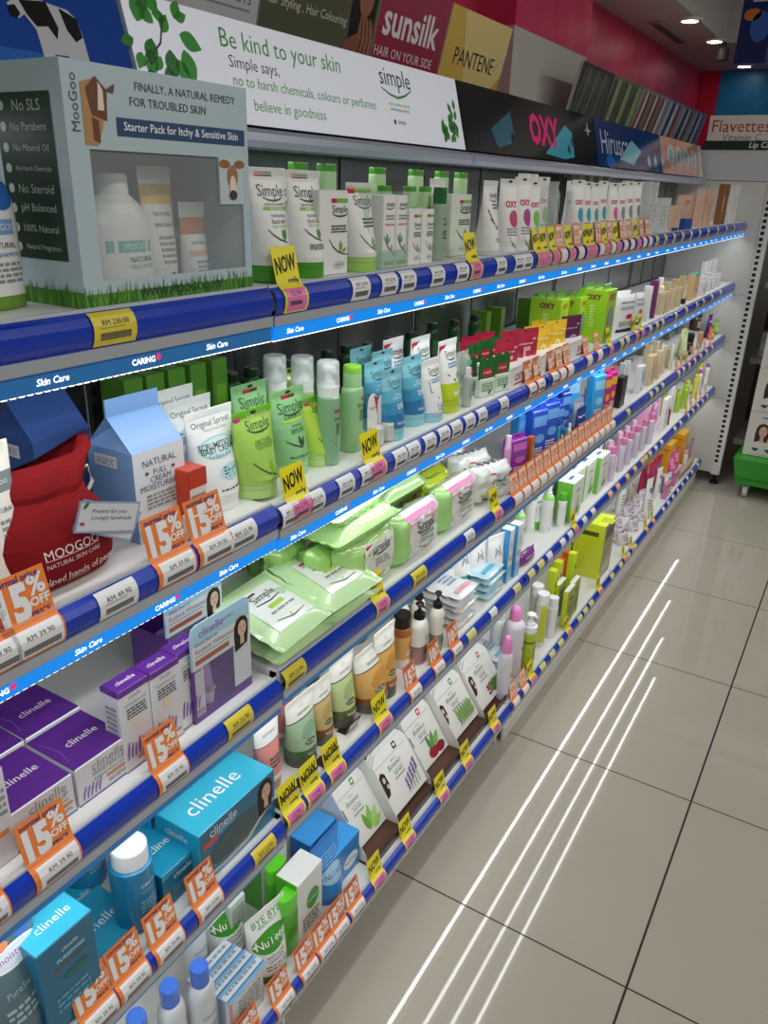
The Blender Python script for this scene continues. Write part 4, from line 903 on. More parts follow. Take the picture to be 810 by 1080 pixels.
cg = box(1, .03, 770, 775, 195, .05, M('#d8d8d4', .3), 'silver white carton against the end panel', 'silver cartons by the end panel', F_=[('b', -.3, .2, .3, .8, 5, INKG)]); again(cg, 1, .03, 778)
# ================================================================== SECOND SHELF
CRM = M('#ebe8e0', .35)
def f(r, w, h): tube(r, w, h, .13, M('#7fae4a', .35), [(0, CRM), (h*.70, M('#7d878c', .35)), (h*.82, CRM)], [('t', 'MOOGOO', .1, .76, .5, WINK), ('t', 'NATURAL', .1, .6, .5, INK), ('b', .0, .35, .42, .55, 5, INKG), ('l', .15, .2, .2, 40, INK), ('l', .3, .22, .12, 100, INK)])
mk(f, 2, .05, -36, 20, 470, 'cream_tube', 'white cream tube with grey band left of the red bag', 'tube')
# gable-top moisturiser cartons
def milk(r, w, h, front, side, txt):
    d = w*.95; hb = h*.66; hg = h*.88; mb = MB(); ms = M(side, .35); mf = M(front, .35)
    y0, y1, ym = 0, d, d/2
    V = [(-w/2, 0, 0), (w/2, 0, 0), (w/2, d, 0), (-w/2, d, 0), (-w/2, 0, hb), (w/2, 0, hb), (w/2, d, hb), (-w/2, d, hb), (-w/2, ym-.001, hg), (w/2, ym-.001, hg), (-w/2, ym+.001, hg), (w/2, ym+.001, hg), (-w/2, ym-.001, h), (w/2, ym-.001, h), (-w/2, ym+.001, h), (w/2, ym+.001, h)]
    for fc, m in [((0, 1, 5, 4), mf), ((1, 2, 6, 5), ms), ((2, 3, 7, 6), ms), ((3, 0, 4, 7), ms), ((0, 3, 2, 1), ms), ((4, 5, 9, 8), ms), ((6, 7, 10, 11), ms), ((8, 9, 13, 12), ms), ((11, 10, 14, 15), ms), ((12, 13, 15, 14), ms), ((8, 12, 14, 10), ms), ((9, 11, 15, 13), ms)]: mb.add([V[i] for i in fc], [tuple(range(4))], m)
    for sx in (-1, 1):       # tucked-in gussets
        mb.add([(sx*w/2, 0, hb), (sx*w/2, d, hb), (sx*(w/2-w*.16), ym, hg-.01)], [(0, 1, 2)], ms); mb.add([(sx*w/2, 0, hb), (sx*(w/2-w*.16), ym, hg-.01), (sx*w/2, ym-.001, hg)], [(0, 1, 2)], ms); mb.add([(sx*w/2, d, hb), (sx*(w/2-w*.16), ym, hg-.01), (sx*w/2, ym+.001, hg)], [(0, 1, 2)], ms)
    b = M('#49586f', .4)
    if txt: prints(mb, pl3((0, 0, 0), (1, 0, 0), (0, 0, 1)), w, hb, [('t', 'NATURAL', .0, .86, .66, b), ('t', 'FULL', .0, .75, .26, b), ('t', 'CREAM', .0, .67, .4, b), ('t', 'MOISTURISER', .0, .59, .8, b), ('b', -.3, .34, .32, .52, 4, INKG), ('e', -.26, .75, .035, .018, b), ('e', .26, .75, .035, .018, b)])
    sl = Vector((0, ym, hg-hb)); sl.normalize()
    pg = pl3((0, 0, hb), (1, 0, 0), sl); mb.text('MOOGOO', 0, (hg-hb)*.75, w*.62, WINK, pg); mb.text('skin milk udder cream', 0, (hg-hb)*.45, w*.5, WINK, pg)
    prints(mb, pl3((-w/2, d/2, 0), (0, -1, 0), (0, 0, 1)), d, hb, [('r', -.35, .8, .15, .93, M('#d9dee4', .4)), ('b', -.3, .82, .1, .9, 3, INKG)])
    mb.build('carton_body', r)
    return r
x, yc, w, h, z = place(2, .055, 141, 194, 413)
r = thing('gable_carton', 'white and pale blue gable top carton behind the red bag', 'carton', (x, yc, z+.0005), RZ); milk(r, w*1.0, h*.95, '#dde3e8', '#789fd0', True)
p = at(77, 408, x=-.72)
r = thing('gable_carton', 'dark blue gable top carton at the back behind the red bag', 'carton', (-.75, p.y, z+.0005), RZ); milk(r, w*1.0, h*1.02, '#3f5f9e', '#35569a', False)
# red drawstring bag
x, yc, w, h, z = place(2, .03, 8, 134, 497)
root = thing('drawstring_bag', 'red cloth drawstring bag with white lettering and a paper tag', 'bag', (x-.05, yc, z+.0005), RZ)
cloth = M('#84131a', .85, bump=.5, bscale=900, spec=.2); B = .1; rnd = random.Random(5)
mb = MB(); secs = []; seg = 40
prof = [(0, .80, .62), (.02, .95, .80), (.12, 1.0, .98), (.3, 1.0, 1.0), (.45, .97, .95), (.58, .88, .82), (.68, .74, .64), (.74, .70, .52), (.80, .76, .52), (.86, .84, .46), (.94, .95, .34), (1.0, .98, .12)]
def bag_ab(t):
    for (t0, a0, b0), (t1, a1, b1) in zip(prof, prof[1:]):
        if t <= t1: k = (t-t0)/(t1-t0); return a0+(a1-a0)*k, b0+(b1-b0)*k
    return prof[-1][1:]
def bag_pt(ang, t):
    a, b = bag_ab(t); fold = .0 if t < .4 else (t-.4)*.26*math.sin(ang*9+2.2*math.sin(t*5))*(.5+.5*math.sin(ang*4+1))
    low = .02*math.sin(ang*3+t*6)+.015*math.sin(ang*5-t*9)
    e = 2/2.7; c, s_ = math.cos(ang), math.sin(ang); k = 1+fold+low
    hh = h*(1+(.05*math.sin(ang*2+.6)+.06*c if t > .7 else 0))
    return Vector((w/2*a*k*math.copysign(abs(c)**e, c), .05*b*k*math.copysign(abs(s_)**e, s_), t*hh))
ts = [0, .01, .03, .07, .12, .2, .28, .36, .44, .5, .55, .6, .64, .68, .71, .74, .77, .8, .85,   .9, .94, .97, 1.0]
secs = [[bag_pt(2*PI*k/72, t) for k in range(72)] for t in ts]
mb.loft(secs, cloth, cap1=False)
def PB(u, v, c=0):
    t = v/h; a, b = bag_ab(t); k = min(.98, abs(u)/(w/2*a)); q = (1-k**2.7)**(1/2.7)
    ang = -math.acos(max(-1, min(1, math.copysign(k**(2.7/2), u)))); p = bag_pt(ang, t)
    return Vector((u, p.y-.0018-c, v))
for st, u, v, ww in [('MOOGOO', .0, .36, .46), ('NATURAL SKIN CARE', -.0, .27, .46), ('has helped hands of people', .0, .13, .86)]: mb.text(st, u*w, v*h, ww*w, M('#e2d6d2', .6), PB)
mb.rect(-.23*w, .315*h, .23*w, .32*h, M('#e2d6d2', .6), PB, 8); mb.rect(-.08*w, .085*h, .12*w, .09*h, M('#e2d6d2', .6), PB, 4)
mb.build('cloth_bag', root)
mb = MB(); pts = []; rope = M('#d9d6cd', .8)
for k in range(41): q = bag_pt(2*PI*k/40, .74); pts.append((q.x*1.005, q.y*1.005, q.z))

mb = MB(); q = bag_pt(0, .74); mb.wire([(q.x, q.y, q.z), (q.x+.012, q.y-.012, q.z+.006), (q.x+.016, q.y-.012, q.z-.012), (q.x+.004, q.y-.01, q.z-.03)], .0022, rope); mb.build('string_loop', root)
mb = MB(); q = bag_pt(PI, .74); mb.wire([(q.x, q.y, q.z), (q.x-.006, q.y-.016, q.z-.02), (q.x-.004, q.y-.02, q.z*.6), (q.x+.004, q.y-.022, q.z*.35), (q.x+.003, q.y-.014, q.z*.15)], .0022, rope); mb.build('string_loop', root)
tg = M('#dfe3ec', .5); tgb = M('#9fb0d2', .5)
for k, (u, v, rot, ty) in enumerate([(.26, .50, -28, -.060), (.24, .55, -17, -.0645)]):
    mb = MB(); c, s_ = math.cos(math.radians(rot)), math.sin(math.radians(rot)); L, Hh = .07, .033
    P = pl3((u*w, ty, v*h), (c, -.12, s_), (-s_, -.1, c))
    mb.add([P(-L/2, -Hh/2, -.0012), P(L/2, -Hh/2, -.0012), P(L/2, Hh/2, -.0012), P(-L/2, Hh/2, -.0012)], [(3, 2, 1, 0)], tgb); mb.rect(-L/2, -Hh/2, L/2, Hh/2, tgb, P); mb.rect(-L/2+.002, -Hh/2+.002, L/2-.002, Hh/2-.002, tg, lambda a, b: P(a, b, .0002))
    if k: mb.text('Present for you', .0, .006, .04, INK, lambda a, b: P(a, b, .0004), 0, .25); mb.text('Lovingly handmade', .004, -.001, .046, INK, lambda a, b: P(a, b, .0004), 0, .25); leaf(mb, -.03, .008, .01, 1, M('#3f7a4a', .5), lambda a, b: P(a, b, .0004)); mb.ell(-.028, -.007, .003, .002, M('#c04a58', .5), lambda a, b: P(a, b, .0004))
    mb.build('paper_tag', root)
# little red cartons, white card, white baby cream tubes
RO = M('#c8402a', .35)
c1 = box(2, .034, 200, 219, 495, .03, PWH, 'small white carton with red top beside the gable carton', 'small red topped cartons', mats={'T': RO, 'L': RO}, F_=[('r', -.5, .7, .5, 1, RO), ('b', -.4, .2, .4, .6, 5, INKG)]); again(c1, 2, .045, 194)
box(2, .017, 200, 225, 541, .012, M('#e6e6e2', .4), 'low plain white carton in front of the red topped cartons')
def f(r, w, h): tube(r, w, h, .12, PWH, [(0, M('#eef1f0', .3))], [('t', 'Original Sprout', .0, .86, .8, INK), ('t', 'Worry-Free Luxury', .05, .80, .5, INKG), ('e', .0, .63, .4, .11, M('#a9dbe0', .35)), ('e', .0, .63, .36, .095, M('#d6eff0', .35)), ('t', 'SCRUMPTIOUS', 0, .655, .78, INK, .015), ('t', 'BABY CREAM', 0, .61, .72, INK, .015), ('t', 'For Babies & Up', 0, .545, .5, M('#3a8a9a', .4)), ('e', .12, .38, .26, .08, M('#b5e0e4', .35)), ('b', -.05, .32, .35, .44, 4, INK), ('b', -.2, .2, .3, .23, 1, INK)])
s1 = mk(f, 2, .05, 197, 246, 431, 'cream_tube', 'white baby cream tube with pale blue circles, in front', 'tube', 'white baby cream tubes')
again(s1, 2, .105, 201, 'white baby cream tube with pale blue circles, behind the front one'); again(s1, 2, .16, 183, 'white baby cream tube at the back, mostly hidden')
# green face wash tubes and lotions
G1 = M('#a5cf5c', .28, coat=.4); G2 = M('#8fc98a', .28, coat=.4); G1c = M('#b9dc86', .28, coat=.3); G2c = M('#a9d8a2', .3, coat=.3); DG = M('#33522c', .4)
def ga(r, w, h): tube(r, w, h, .17, G1c, [(0, G1), (h*.915, M('#76bf2e', .3))], [('e', -.40, .925, .09, .035, MAG), ('t', 'KIND TO SKIN', .1, .935, .5, WINK)]+simple_print(.81, .6, u=.06, ink=DG, col=M('#86bf3e', .3))+[('t', 'KIND TO SKIN', .05, .645, .4, DG), ('t', 'refreshing', .08, .605, .5, M('#6a8f3a', .4)), ('t', 'facial wash gel', .08, .57, .48, M('#6a8f3a', .4)), ('b', .1, .18, .4, .2, 1, DG)], hang=True)
def gb_(r, w, h): tube(r, w, h, .15, G2c, [(0, G2)], [('r', -.2, .89, .2, .93, RED), ('r', -.02, .895, .18, .925, DG)]+simple_print(.78, .72, u=.0, ink=DG, col=M('#4f9a4a', .3), sprig=False)+[('t', 'EXPERTS', 0, .69, .5, DG), ('r', -.32, .635, .3, .665, M('#b5e04a', .3)), ('t', 'refreshing', .02, .585, .62, DG), ('t', 'facial wash', .02, .545, .62, DG), ('t', '100% soap free', .02, .51, .45, DG), ('s', [(-.35, .43), (-.2, .38), (0, .335), (.3, .315)], .03, DG), ('l', .02, .34, .22, 100, DG), ('l', .04, .34, .2, 60, DG), ('b', -.35, .22, .2, .25, 2, DG)], hang=True)
def gc(r, w, h): tube(r, w, h, .17, G1c, [(0, M('#b4d94f', .28, coat=.4)), (h*.915, M('#76bf2e', .3))], [('e', -.34, .92, .13, .035, MAG)]+simple_print(.82, .66, u=.1, ink=DG, col=M('#8fc43e', .3))+[('t', 'refreshing', .1, .63, .6, M('#6a8f3a', .4)), ('b', -.1, .57, .4, .6, 1, DG)])
t1 = mk(ga, 2, .035, 246, 287, 431, 'face_wash_tube', 'lime green face wash tube nearest the baby cream', 'tube', 'green face wash tubes, second shelf')
t2 = mk(gb_, 2, .06, 285, 320, 410, 'face_wash_tube', 'mint green face wash tube, second in the green row', 'tube', 'green face wash tubes, second shelf')
t3 = mk(gc, 2, .055, 319, 346, 417, 'face_wash_tube', 'yellow green face wash tube with magenta spot', 'tube', 'green face wash tubes, second shelf')
again(t2, 2, .11, 264, 'mint face wash tube peeking up behind the lime tube'); again(t1, 2, .16, 305, 'lime face wash tube hidden at back of green row')
OVC = clear('#e8efed', .42, .08)
def fo(bc): return lambda r, w, h: bottle(r, w, h, w, .33, None, [(0, bc)], [('r', -.2, .52, .3, .55, M('#a03f6a', .4)), ('t', 'simple', .1, .46, .6, DG), ('b', -.1, .3, .35, .42, 4, DG), ('s', [(-.35, .26), (-.1, .2), (.3, .17)], .04, DG)], capw=.95, shoulder=.04, captype='foam', overcap=OVC)
ft = mk(fo(M('#86b58a', .2, coat=.5)), 2, .04, 336, 361, 381, 'foam_bottle', 'green foaming pump bottle under a clear overcap', 'bottle', 'foaming pump bottles, second shelf', 'round', dep=.045)
fb = mk(fo(M('#b9d89a', .2, coat=.5)), 2, .10, 309, 334, 376, 'foam_bottle', 'pale green foaming pump bottle in second row', 'bottle', 'foaming pump bottles, second shelf', 'round', dep=.045)
again(fb, 2, .12, 291)
lc = M('#8fd044', .3)
def f(r, w, h): bottle(r, w, h, w*.8, .24, M('#a8d69a', .3), [(0, M('#9ccb96', .28, coat=.3))], [('r', .05, .61, .35, .64, RED), ('t', 'Simple', .12, .545, .62, DG), ('b', -.05, .36, .4, .5, 5, DG), ('s', [(-.1, .22), (.1, .17), (.4, .15)], .04, DG), ('b', .1, .1, .4, .13, 2, DG)], n=2.3, capw=.72, shoulder=.05, nm=lc)
lot = mk(f, 2, .045, 362, 389, 386, 'lotion_bottle', 'mint green lotion bottle with bright green flip cap', 'bottle', None, 'round', dep=.042)
mb = lot
for k, px in enumerate((393, 404)):
    r = thing('blister_pack', 'white arched card with small jar, %s of the pair beside lotion bottle' % ('left' if k == 0 else 'right'), 'pack', (XF-.05, y_at(px, XF-.05, 1.07), SZ[2]+.0005), RZ, 'small arched blister cards')
    w, h = .030, .085 if k == 0 else .082
    mb = MB(); P2 = [(-w/2, 0), (w/2, 0), (w/2, h*.75)]+[(w/2*math.cos(a*PI/8), h*.75+h*.25*math.sin(a*PI/8)) for a in range(1, 8)]+[(-w/2, h*.75)]
    mb.loft([[(u, y, v) for u, v in P2] for y in (0.0015, 0)], M('#e9ebe7', .35), smooth=False)
    Pf = pl3((0, 0, 0), (1, 0, 0), (0, 0, 1)); mb.poly([(w*.05, h*.97), (w*.42, h*.9), (w*.45, h*.55)], RED, Pf); mb.text('simple', -w*.05, h*.72, w*.5, INK, Pf); mb.build('card', r)
    mb = MB(); Bd = Body([(.004, .012, .008), (.008, .013, .009), (.03, .013, .009), (.032, .012, .008)], 2.6, 20); Bd.mesh(mb, [(0, M('#cfd3cc', .2, coat=.5))]); mb.v = [(a, b-.010, c) for a, b, c in mb.v]; mb.build('jar', r)
T1 = M('#6fb9c6', .3, coat=.3); T2 = M('#3f8fb4', .3, coat=.3); TC = M('#8fd0d8', .3)
def tl(r, w, h): tube(r, w, h, .18, TC, [(0, M('#2a78ac', .28, coat=.3)), (h*.38, M('#3f94bd', .28, coat=.3)), (h*.55, M('#5fb0c8', .28, coat=.3)), (h*.72, M('#86c8d2', .28, coat=.3))], simple_print(.8, .66, ink=M('#2a5a6a', .4), sprig=False)+[('t', 'hydrating', .05, .64, .6, WINK), ('t', 'gel moisturiser', .05, .6, .6, WINK), ('s', [(-.4, .5), (-.1, .36), (.4, .32)], .04, M('#1c5a80', .4)), ('t', 'skin & soul', .0, .26, .6, WINK), ('b', -.1, .44, .4, .52, 3, WINK)], hang=True)
a1 = mk(tl, 2, .045, 421, 443, 375, 'scrub_tube', 'teal blue face scrub tube, larger one in front', 'tube', 'teal face scrub tubes')
a2 = mk(tl, 2, .03, 401, 422, 389, 'scrub_tube', 'teal blue face scrub tube, smaller one in front', 'tube', 'teal face scrub tubes')
again(a1, 2, .11, 402, 'teal face scrub tube standing behind the front pair'); again(a2, 2, .085, 394, 'small teal face scrub tube in middle row'); again(a1, 2, .15, 382, 'teal face scrub tube at the back beside lotion bottle')
def f(r, w, h): tube(r, w, h, .15, M('#9fcfe0', .3), [(0, PWH)], simple_print(.8, .6, sprig=False)+[('b', -.2, .62, .3, .7, 2, M('#3f7fae', .4)), ('s', [(-.3, .68), (-.3, .5), (.0, .38), (.4, .33)], .05, M('#4f8fb8', .4)), ('t', 'Light', .1, .24, .5, M('#4f8fb8', .4))])
mk(f, 2, .03, 441, 462, 378, 'cream_tube', 'white cream tube with pale blue cap beside teal scrubs', 'tube')
YG = M('#c2d52c', .3, coat=.3)
def f(r, w, h): tube(r, w, h, .18, YG, [(0, YG), (h*.42, PWH)], [('p', [(-.47, .93), (-.05, .95), (-.47, .82)], RED), ('p', [(-.5, .41), (.5, .41), (.5, .45), (.2, .5), (-.2, .58), (-.5, .62)], YG)]+simple_print(.80, .6, u=.05, sprig=False)+[('b', -.2, .62, .3, .7, 2, M('#3f7fae', .4)), ('t', 'MATTE', .1, .28, .55, WINK, .02), ('e', .22, .5, .09, .05, M('#5f9a3a', .4)), ('s', [(-.3, .55), (0, .45), (.4, .4)], .05, DG)])
y1 = mk(f, 2, .035, 457, 479, 358, 'cream_tube', 'white and lime cream tube with red corner', 'tube', 'white and lime cream tubes')
again(y1, 2, .09, 442, 'white and lime cream tube, behind and left of front one'); again(y1, 2, .12, 418, 'white and lime cream tube at the back above teal scrubs')
# clear pouch and green scalloped packs
mb = MB(); pack(mb, .075, .125, .035, clear('#cfe6da', .3, .12), wob=.15); x, yc, w, h, z = place(2, .045, 479, 501, 373); o = mb.build('clear_pouch'); o.scale = (w/.085, 1, h/.125); o.location = (x, yc, z+.0005); o.rotation_euler = (0, 0, RZ); tag(o, 'crinkled clear pouch right of the lime cream tube', 'pouch')
def f(r, w, h): bottle(r, w, h, w, .2, M('#e4e8e8', .3), [(0, M('#dfe5e6', .15, trans=.5))], [('b', -.3, .2, .3, .6, 4, INKG)], capw=.6, shoulder=.08)
mk(f, 2, .025, 490, 501, 388, 'mini_bottle', 'tiny clear bottle in front of the crinkled pouch', 'bottle', None, 'round', dep=.02)
SCG = M('#1f6a2c', .35)
def scal(r, w, h):
    mb = MB(); P2 = [(-w/2, h*.42), (-w/2, h*.8)]+[(-w/2+w*.25+w*.25*math.cos(PI-a*PI/6), h*.8+h*.19*math.sin(a*PI/6)) for a in range(1, 6)]+[(0, h*.8)]+[(w*.25+w*.25*math.cos(PI-a*PI/6), h*.8+h*.19*math.sin(a*PI/6)) for a in range(1, 6)]+[(w/2, h*.8), (w/2, h*.42)]
    mb.loft([[(u, y, v) for u, v in P2] for y in (.004, .001)], SCG, smooth=False); P = pl3((0, .001, 0), (1, 0, 0), (0, 0, 1))
    mb.rect(-w*.3, h*.5, w*.3, h*.7, RED, P); mb.text('simple', 0, h*.6, w*.5, WINK, lambda a, b: P(a, b, .0003)); mb.build('header_card', r)
    mb = MB(); mb.box(-w/2, w/2, -.0025, .012, 0, h*.45, M('#dfe8dd', .25, coat=.4), .002); prints(mb, pl3((0, -.0025, 0), (1, 0, 0), (0, 0, 1)), w, h*.45, [('b', -.4, .3, .4, .8, 4, M('#4f9a5a', .4)), ('l', .1, .1, .3, 60, SCG)]); mb.build('tray', r)
sc = mk(scal, 2, .03, 525, 535, 371, 'hang_pack', 'white pack with scalloped dark green card', 'pack', 'scalloped green card packs', 'flat')
for px, d in ((514, .035), (507, .04)): again(sc, 2, d, px)
for px, d in ((523, .12), (512, .12), (500, .12)): again(sc, 2, d, px, 'scalloped green card pack in the back row')
# sachets
def sach(c, c2, st):
    def f(r, w, h):
        mb = MB(); pack(mb, w*.98, h*.9, .006, c, [('t', st, .05, .4, .34, c2, .02), ('b', -.3, .72, .3, .8, 1, c2), ('b', -.1, .08, .4, .16, 2, c2), ('e', .3, .86, .08, .03, c2)], seal=False, wob=.2); mb.build('sachet_body', r)
        mb = MB(); mb.box(-w*.49, w*.49, .0026, .0034, h*.86, h, c); mb.ell(0, h*.95, w*.05, h*.015, DARK, lambda u, v: Vector((u, .0022, v))); mb.build('hang_strip', r)
    return f
CR = M('#b0213f', .3, coat=.3); CR2 = M('#e79fae', .4); YL = M('#ecc22c', .3, coat=.3); YL2 = M('#f7e9a0', .4); PU = M('#5a1746', .3, coat=.3); PU2 = M('#b58aa8', .4)
def srow(c, c2, st, nm, L, f0):
    base = None
    for xl, xr, yt, d in L:
        if base is None or abs(base['_n']-(xr-xl)) > 2: base = mk(sach(c, c2, st), 2, d, xl, xr, yt, 'mask_sachet', '%s mask sachet on second shelf' % nm, 'sachet', '%s mask sachets' % nm, 'flat'); base['_n'] = xr-xl
        else: again(base, 2, d, (xl+xr)/2)
srow(CR, CR2, '5', 'crimson', [(543, 563, 347, .05), (529, 546, 356, .055)], 0); srow(CR, CR2, '5', 'dark crimson', [(529, 543, 350, .11), (517, 530, 350, .12), (505, 518, 352, .13)], 0)
srow(YL, YL2, '0', 'yellow', [(578, 594, 338, .05), (563, 579, 342, .052)], 0); srow(M('#e2b723', .3), YL2, '0', 'pale yellow', [(555, 568, 344, .11), (543, 556, 347, .11), (562, 576, 338, .13)], 0)
srow(PU, PU2, 'C', 'purple', [(594, 610, 333, .05)], 0); srow(PU, PU2, 'C', 'dark purple', [(586, 597, 334, .11), (575, 588, 336, .12)], 0)
# low display tray with three-letter name
x, yc, w, h, z = place(2, .02, 537, 618, 402)
mb = MB(); H_ = .042; mb.box(-w/2, w/2, 0, .004, 0, H_, PWH, .001); mb.box(-w/2, w/2, .0, .05, H_-.003, H_, PWH, .001); mb.box(-w/2, -w/2+.003, .004, .05, 0, H_-.003, M('#b0213f', .35)); mb.box(w/2-.003, w/2, .004, .05, 0, H_-.003, PWH)
P = pl3((0, 0, 0), (1, 0, 0), (0, 0, 1))
for k in range(5): u = -w/2+w*(k+.5)/5; mb.text('OXY', u, .02, w*.09, RED, P, .04); mb.rect(u-w*.055, .004, u+w*.055, .008, RED, P)
o = mb.build('display_tray'); o.location = (x, yc, z+.0005); o.rotation_euler = (0, 0, RZ); tag(o, 'long low white tray with red lettering before the sachets', 'tray')
# lime cartons
LM = M('#9fd02a', .3, coat=.3); LMD = M('#5f8a1a', .35)
lf = [('t', 'OXY', .05, .86, .5, M('#7a1f3a', .4), .05), ('b', -.05, .3, .12, .72, 8, M('#d9eaa0', .4))]
def limebox(pr, yt, dep, d, label, w=.06):
    x, yc, _, h, z = place(2, d, pr-6, pr, yt); yc = y_at(pr, x, z+h/2)-w/2
    x, yc = free(2, x, yc, w, dep); r = thing('hang_carton', label, 'carton', (x, yc, z+.0005), RZ, 'lime green cartons, second shelf')
    mb = MB(); carton(mb, w, dep, h, LM, None, [('e', 0, .42, .36, .26, M('#7f8f84', .15, coat=.6)), ('t', 'OXY', 0, .86, .6, RED, .04)], [], lf); mb.build('carton_body', r)
    for k in range(3):
        mb = MB(); y = dep*(.2+.3*k); mb.box(-w*.42, w*.42, y, y+.001, h, h+.014, M('#4f8a1f', .3, coat=.3), .0003); mb.build('hang_flap', r)
    return r
limebox(648, 305, .085, .025, 'tall lime green carton with clear oval, in front', .085)
limebox(618, 313, .085, .08, 'tall lime green carton, middle one behind mask sachets'); limebox(598, 315, .085, .085, 'tall lime green carton, left one behind mask sachets')
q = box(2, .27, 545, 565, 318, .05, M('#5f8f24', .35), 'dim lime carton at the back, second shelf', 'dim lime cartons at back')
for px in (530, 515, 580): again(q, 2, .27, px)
# back row: dark bottles standing in for blurred reflections in the back panel
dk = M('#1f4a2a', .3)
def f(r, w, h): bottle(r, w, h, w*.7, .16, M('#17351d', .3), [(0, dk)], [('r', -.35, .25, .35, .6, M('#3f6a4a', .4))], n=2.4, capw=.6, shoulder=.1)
d1 = mk(f, 2, .24, 380, 400, 362, 'reflection_bottle', 'dark green bottle standing in for a reflection at back', 'bottle', 'dark green stand-in bottles at back, second shelf', 'round', dep=.05)
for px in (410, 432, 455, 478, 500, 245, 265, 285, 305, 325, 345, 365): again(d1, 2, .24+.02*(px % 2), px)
gw = M('#5f9a34', .35)  # green cartons stand in for the blurred reflections behind the gable cartons
c = box(2, .25, 135, 155, 400, .05, gw, 'green carton standing in for a reflection behind gable cartons', 'green stand-in cartons at back, second shelf', F_=[('r', -.3, .4, .3, .7, LGR)])
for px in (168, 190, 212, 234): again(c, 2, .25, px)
# far right: pouches, cream cartons, tubes
def pouch(c, dot):
    def f(r, w, h):
        mb = MB(); pack(mb, w*.95, h, .02, c, [('b', -.3, .76, .3, .84, 1, INKG), ('e', .1, .42, .13, .07, dot), ('b', -.3, .6, .3, .7, 2, INKG), ('b', -.3, .15, .3, .3, 3, INKG)], seal=False, wob=.05); mb.build('pouch_body', r)
        mb = MB(); mb.box(-w*.3, w*.3, .002, .018, 0, h*.08, BLACK, .002); mb.build('base_cap', r)
    return f
p1 = mk(pouch(M('#e6e8ea', .25, coat=.4), RED), 2, .03, 651, 671, 311, 'refill_pouch', 'white refill pouch with a red dot', 'pouch', 'white refill pouches, second shelf', 'flat')
mk(pouch(M('#dfe2e6', .25, coat=.4), M('#d8552a', .35)), 2, .035, 669, 680, 309, 'refill_pouch', 'narrow white refill pouch with orange dot', 'pouch', None, 'flat'); again(p1, 2, .07, 655, 'white refill pouch behind the red dot pouch')
box(2, .03, 680, 687, 303, .05, PWH, 'slim white carton right of the refill pouches', F_=[('b', -.3, .2, .3, .8, 6, INKG)]); box(2, .03, 687, 693, 297, .05, M('#7a2a6a', .35), 'slim plum carton right of the refill pouches')
BG = M('#d9c8a4', .35)
def f(r, w, h): bottle(r, w, h, w, .22, PWH, [(0, M('#e3d9bd', .3))], [('b', -.3, .2, .3, .6, 4, INKG)], capw=.6, shoulder=.08)
mk(f, 2, .05, 693, 704, 293, 'toner_bottle', 'cream bottle with white cap among beige cartons', 'bottle', None, 'round', dep=.035)
cb = box(2, .025, 696, 702, 310, .05, BG, 'beige carton in the front row of second shelf', 'beige cartons, second shelf', F_=[('b', -.3, .2, .3, .8, 6, M('#a08a5a', .4)), ('r', -.5, .05, .5, .12, M('#6aa03a', .4))])
for px in (706, 712, 718): again(cb, 2, .025, px)
cb = box(2, .03, 704, 711, 299, .05, M('#c9b284', .35), 'taller tan carton behind beige cartons on second shelf', 'tan cartons, second shelf'); again(cb, 2, .045, 715); again(cb, 2, .05, 722)
box(2, .025, 720, 723.5, 316, .03, M('#241a14', .3), 'tiny dark brown carton beside beige cartons')
box(2, .03, 724, 737, 290, .055, M('#d8b98a', .35), 'tan carton with teal lid on second shelf', mats={'T': M('#2f9f8f', .35)}, F_=[('r', -.5, .94, .5, 1, M('#2f9f8f', .35)), ('e', .1, .35, .12, .05, RED)])
cw_ = box(2, .025, 738, 743, 297, .045, M('#dfe0e2', .3), 'slim white carton at far end of second shelf', 'slim white cartons, far end of second shelf', F_=[('b', -.3, .2, .3, .8, 5, INKG), ('r', -.5, .4, .5, .5, M('#c8a0b4', .4))])
for px, d in ((745, .025), (750, .03), (755, .03), (760, .03), (742, .08), (748, .08), (754, .08)): again(cw_, 2, d, px)
cw_ = box(2, .1, 740, 745, 277, .04, M('#e2dfe2', .3), 'tall white carton at far end of second shelf', 'tall white cartons, far end of second shelf')
for px in (748, 753, 758): again(cw_, 2, .1, px)
# ================================================================== THIRD SHELF
def D(s, px, py): return max(.017, XF-at(px, py, z=SZ[s]+(SB[s] if px < 296 else 0)).x)      # how far behind the rail a base seen at a photo pixel stands
PUR = M('#5d2a8c', .3, coat=.3); PURL = M('#8a55b8', .35); LGY = M('#d9d9de', .3, coat=.2); ORL = M('#d08a4a', .4)
def wt(n=6): return [('s', [(-.46+.05*k, .12), (-.44+.05*k, .2), (-.43+.05*k, .3+.03*(k % 3))], .02, PURL) for k in range(n)]
ct = [('t', 'clinelle', .05, .5, .55, WINK), ('s', [(-.42, .2), (-.36, .45), (-.42, .8)], .02, PURL)]
cf = [('t', 'clinelle', .08, .80, .6, INKG), ('t', 'WHITEN UP', .08, .6, .62, INKG, .01), ('t', 'Brightening Moisture Cream', .1, .45, .6, INK), ('r', .02, .28, .45, .36, ORL), ('b', .05, .12, .45, .22, 2, INKG), ('r', -.5, .0, .5, .035, PUR)]+[('s', [(-.42+.07*k, .1), (-.40+.07*k, .25), (-.36+.07*k, .42-.03*(k % 2))], .03, PURL) for k in range(5)]
dA = D(3, 47, 880)
cA = box(3, dA, 13, 79, 838, .085, LGY, 'purple topped white cream carton, front left of the purple stack', 'purple topped cream cartons', mats={'T': PUR}, F_=cf, T_=ct, L_=[('b', -.3, .2, .3, .7, 5, INKG)])
l = cA.location; yw = cA['_w']+.004
def cpy(o, dx, dy, label, dz=0):
    l = o.location; return dup(o, (l.x+dx, l.y+dy, l.z+dz), None, label)
